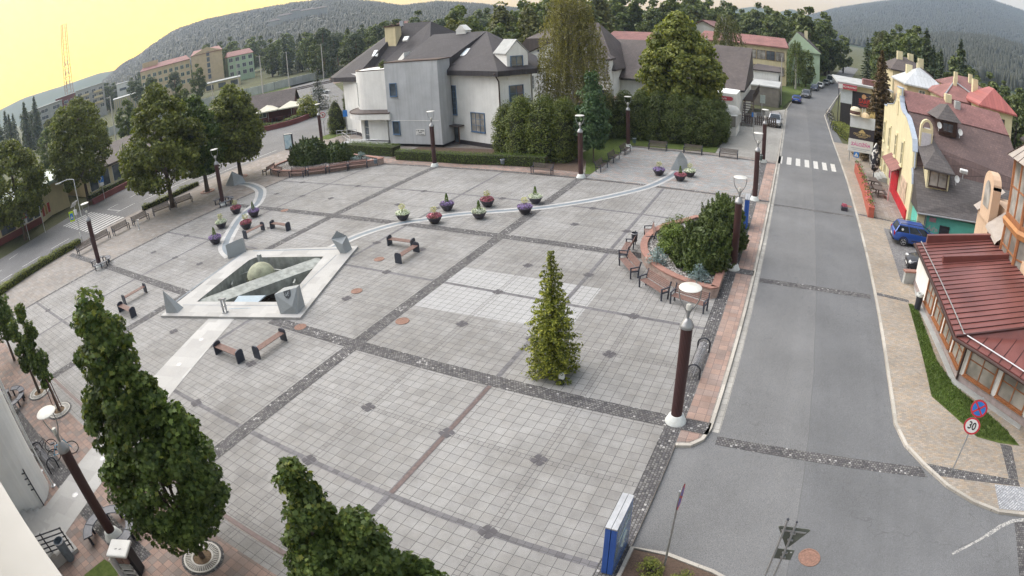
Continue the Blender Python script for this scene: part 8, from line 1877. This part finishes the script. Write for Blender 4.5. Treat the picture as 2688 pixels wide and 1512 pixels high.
broadleaf('wispy grey shrub tree in front of the grey apartment block', -170, 44, 10.5, 1.5, prof((0,1.6),(.3,3.4),(.7,2.8),(1,.6)), 50, 50, 1.1, .7, ML_olive, .2)
struct('school_lawn', MB().poly((15.2,84,-.012),(16.2,94.5,-.012),(18.9,115,-.012),(30,180,-.012),(14,180,-.012),(14.8,88,-.012)), M_grass)

def n2(x, y, s=1.): return (np.sin(x*1.7*s+np.sin(y*1.3*s)*1.4)+np.sin(y*2.1*s+1.7+np.sin(x*1.1*s)*1.8)+.5*np.sin(x*4.3*s+y*3.7*s))/2.5
M_hillf = grass_mat('forest_floor', (.025,.04,.018), (.04,.06,.025), (.055,.07,.03))
def hill(name, prof_pts, d0, d1, d2, rough, m):
    """terrain rising from d0 to a ridge at d1 with the given skyline (azimuth, elevation) and falling behind to d2"""
    az = np.radians(np.arange(prof_pts[0][0], prof_pts[-1][0]+.01, .5)); el = np.interp(np.degrees(az), [a for a,_ in prof_pts], [e for _,e in prof_pts])
    H = d1*np.tan(np.radians(el)) + CAM[2] - 14*(d1 > 1500)*0
    ts = np.concatenate([np.linspace(0,1,16), np.linspace(1.1,2,6)])
    V = []
    for t in ts:
        d = d0+(d1-d0)*t if t <= 1 else d1+(d2-d1)*(t-1)
        h = H*(t*t*(3-2*t)*.55+.45*t) if t <= 1 else H*(2-t)
        w = min(1,t*3)*min(1, max(0,(1-t)*3) if t <= 1 else 1)
        x, y = CAM[0]+np.sin(az)*d, CAM[1]+np.cos(az)*d
        V.append(np.stack([x, y, np.maximum(-.3, h*(1+rough*w*n2(x/300,y/300)) - .3)],1))
    V = np.array(V); a, b = V.shape[:2]; mb = MB(); mb.v = [tuple(q) for q in V.reshape(-1,3)]
    mb.f = [(i*b+j, i*b+j+1, (i+1)*b+j+1, (i+1)*b+j) for i in range(a-1) for j in range(b-1)]; mb.f = [tuple(reversed(f)) for f in mb.f]; mb.mi = [0]*len(mb.f)
    o = struct(name, mb, m, True); return V[:17]
def forest(label, V, n, h0, h1, w, m, name='forest', con=.7, tmin=.02):
    a, b = V.shape[:2]; u = (tmin+(1-tmin)*nr.random(n)**.8)*(a-1.001); v = nr.random(n)*(b-1.001)
    i, j = u.astype(int), v.astype(int); fu, fv = (u-i)[:,None], (v-j)[:,None]
    P = V[i,j]*(1-fu)*(1-fv)+V[i+1,j]*fu*(1-fv)+V[i,j+1]*(1-fu)*fv+V[i+1,j+1]*fu*fv
    h = nr.uniform(h0,h1,n); iscon = nr.random(n) < con; rr = w*nr.uniform(.7,1.3,n)*np.where(iscon,.75,1.25)
    k = 6; ang = np.arange(k)*2*PI/k; rot = nr.random(n)*6
    ring = lambda f, z: np.stack([P[:,None,0]+(rr*f)[:,None]*np.cos(ang[None]+rot[:,None])*nr.uniform(.75,1.2,(n,k)), P[:,None,1]+(rr*f)[:,None]*np.sin(ang[None]+rot[:,None])*nr.uniform(.75,1.2,(n,k)), P[:,None,2]+(h*z)[:,None]+nr.normal(size=(n,k))*.5],2)
    r0 = ring(np.where(iscon,1,.8), .12); r1 = ring(np.where(iscon,.52,1.0), np.where(iscon,.55,.6)); top = P+np.stack([0*h,0*h,h*np.where(iscon,1,.85)],1)
    VV = np.concatenate([r0, r1, top[:,None,:]],1).reshape(-1,3); q = 2*k+1; F = []
    base = (np.arange(n)*q)[:,None]; jj = np.arange(k)[None]; j2 = (jj+1)%k
    quads = np.stack([base+jj, base+j2, base+k+j2, base+k+jj],2).reshape(-1,4); tris = np.stack([base+k+jj, base+k+j2, base+2*k+0*jj],2).reshape(-1,3)
    me = bpy.data.meshes.new(name); nq, nt = len(quads), len(tris); me.vertices.add(len(VV)); me.vertices.foreach_set('co', VV.ravel())
    me.loops.add(nq*4+nt*3); me.loops.foreach_set('vertex_index', np.concatenate([quads.ravel(), tris.ravel()]).astype(np.int32))
    me.polygons.add(nq+nt); me.polygons.foreach_set('loop_start', np.concatenate([np.arange(nq)*4, nq*4+np.arange(nt)*3]).astype(np.int32)); me.polygons.foreach_set('loop_total', np.concatenate([np.full(nq,4), np.full(nt,3)]).astype(np.int32))
    me.materials.append(m); me.update(); o = bpy.data.objects.new(name, me); COL.objects.link(o); return tag(o, label, 'forest', kind='stuff')
MF = leafmat('hill_forest', (.024,.028,.018), (.04,.044,.027), 0.)
V1 = hill('left_hill', [(-66,.3),(-64.5,1.0),(-63.5,1.5),(-62.2,1.7),(-60.1,2.6),(-58.2,3.25),(-55.1,3.5),(-50.4,3.45),(-47,3.45),(-43.2,3.25),(-39.6,2.5),(-36.6,1.65),(-33.3,1.75),(-29.7,1.25),(-26.4,.65),(-22,.2),(-17,.1)], 420, 1250, 1900, .07, M_hillf)
forest('thick mixed forest covering the left hillside', V1, 22000, 9, 13, 4.6, MF, con=.93)
V2 = hill('right_mountain', [(-3.5,.2),(.5,1.1),(1.6,1.4),(3.9,2.35),(7.9,3.6),(11.9,4.7),(16.1,5.9),(19.4,6.25),(21.9,6.1),(23.5,6.0),(28,5.3),(34,4.0)], 1100, 3200, 4200, .10, M_hillf)
forest('blue hazy forest covering the right mountain', V2, 34000, 14, 24, 7, MF, con=.93)
V3 = hill('right_foothill', [(9,.1),(13,1.2),(16,1.9),(19.5,2.45),(23.4,2.5),(28,2.9),(34,3.0)], 520, 1100, 1700, .06, M_hillf)
forest('spruce wood on the low ridge behind the right hand roofs', V3, 5200, 13, 20, 4.0, MF, con=.9)
V4 = hill('far_left_ridge', [(-90,1.6),(-82,1.5),(-76.8,1.55),(-74.2,1.78),(-70,1.6),(-68.2,1.62),(-66.1,1.66),(-64.5,1.45),(-61,.9)], 1500, 1900, 2150, .05, M_hillf)
V5 = hill('far_middle_ridge', [(-28,.9),(-26,1.15),(-24.6,1.2),(-22.5,1.3),(-19,.9),(-12,.7),(-5.7,1.45),(-3.8,1.9),(-1.5,1.6),(-.3,2.1),(1.6,1.4),(6,.9)], 2600, 3050, 3400, .05, M_hillf)
for i, (a, d, w, hh) in enumerate(((-48.6,760,16,7),(-47.6,790,22,9),(-46.6,800,14,12),(-45.4,820,26,8),(-44.2,830,20,7))):
    x, y = CAM[0]+math.sin(R(a))*d, CAM[1]+math.cos(R(a))*d
    z0 = max(0,(d-420)/730); z0 = (z0*z0*(3-2*z0)*.55+.45*z0)*(1150*math.tan(R(3.4))+13.7)-3
    q = thing('hillside_house', ['pale house lowest and leftmost in the cluster on the left hillside','wide pale block second from the left on the hillside','tallest pale block in the cluster on the left hillside','broad pale block right of the tallest on the hillside','pale house rightmost in the cluster on the left hillside'][i], 'house', (x,y,z0), R(48), 'pale buildings on the left hillside')
    MB().box(-w/2,w/2,-6,6,-14,hh+5).build('wall', M_grey, q); hip(MB(), [(-w/2-.5,-6.5),(w/2+.5,-6.5),(w/2+.5,6.5),(-w/2-.5,6.5)], [(-w/4,0,hh+7.5),(w/4,0,hh+7.5)], hh+5).build('roof', M_rgreyb, q)
q = thing('red_roofed_house', 'long red-roofed building among the pines beyond the railway wall', 'building', (-150,205,0), R(40)); MB().box(-13,13,-5,5,0,13).build('wall', M_cream, q); hip(MB(), [(-13.5,-6),(13.5,-6),(13.5,6),(-13.5,6)], [(-9,0,16.5),(9,0,16.5)], 13).build('roof', M_rred, q)
hz = MB().box(-2330,3100,-900,4400,-1.2,520)
n = bpy.data.materials.new('air_haze'); n.use_nodes = True; tt = n.node_tree; tt.nodes.clear(); ou = tt.nodes.new('ShaderNodeOutputMaterial'); vv = tt.nodes.new('ShaderNodeVolumePrincipled')
vv.inputs['Color'].default_value = (.64,.78,1.0,1); vv.inputs['Density'].default_value = .0002; vv.inputs['Anisotropy'].default_value = .5
tt.links.new(vv.outputs[0], ou.inputs['Volume']); tag(hz.build('haze', n), 'thin bluish morning haze over the valley', 'haze', kind='stuff')
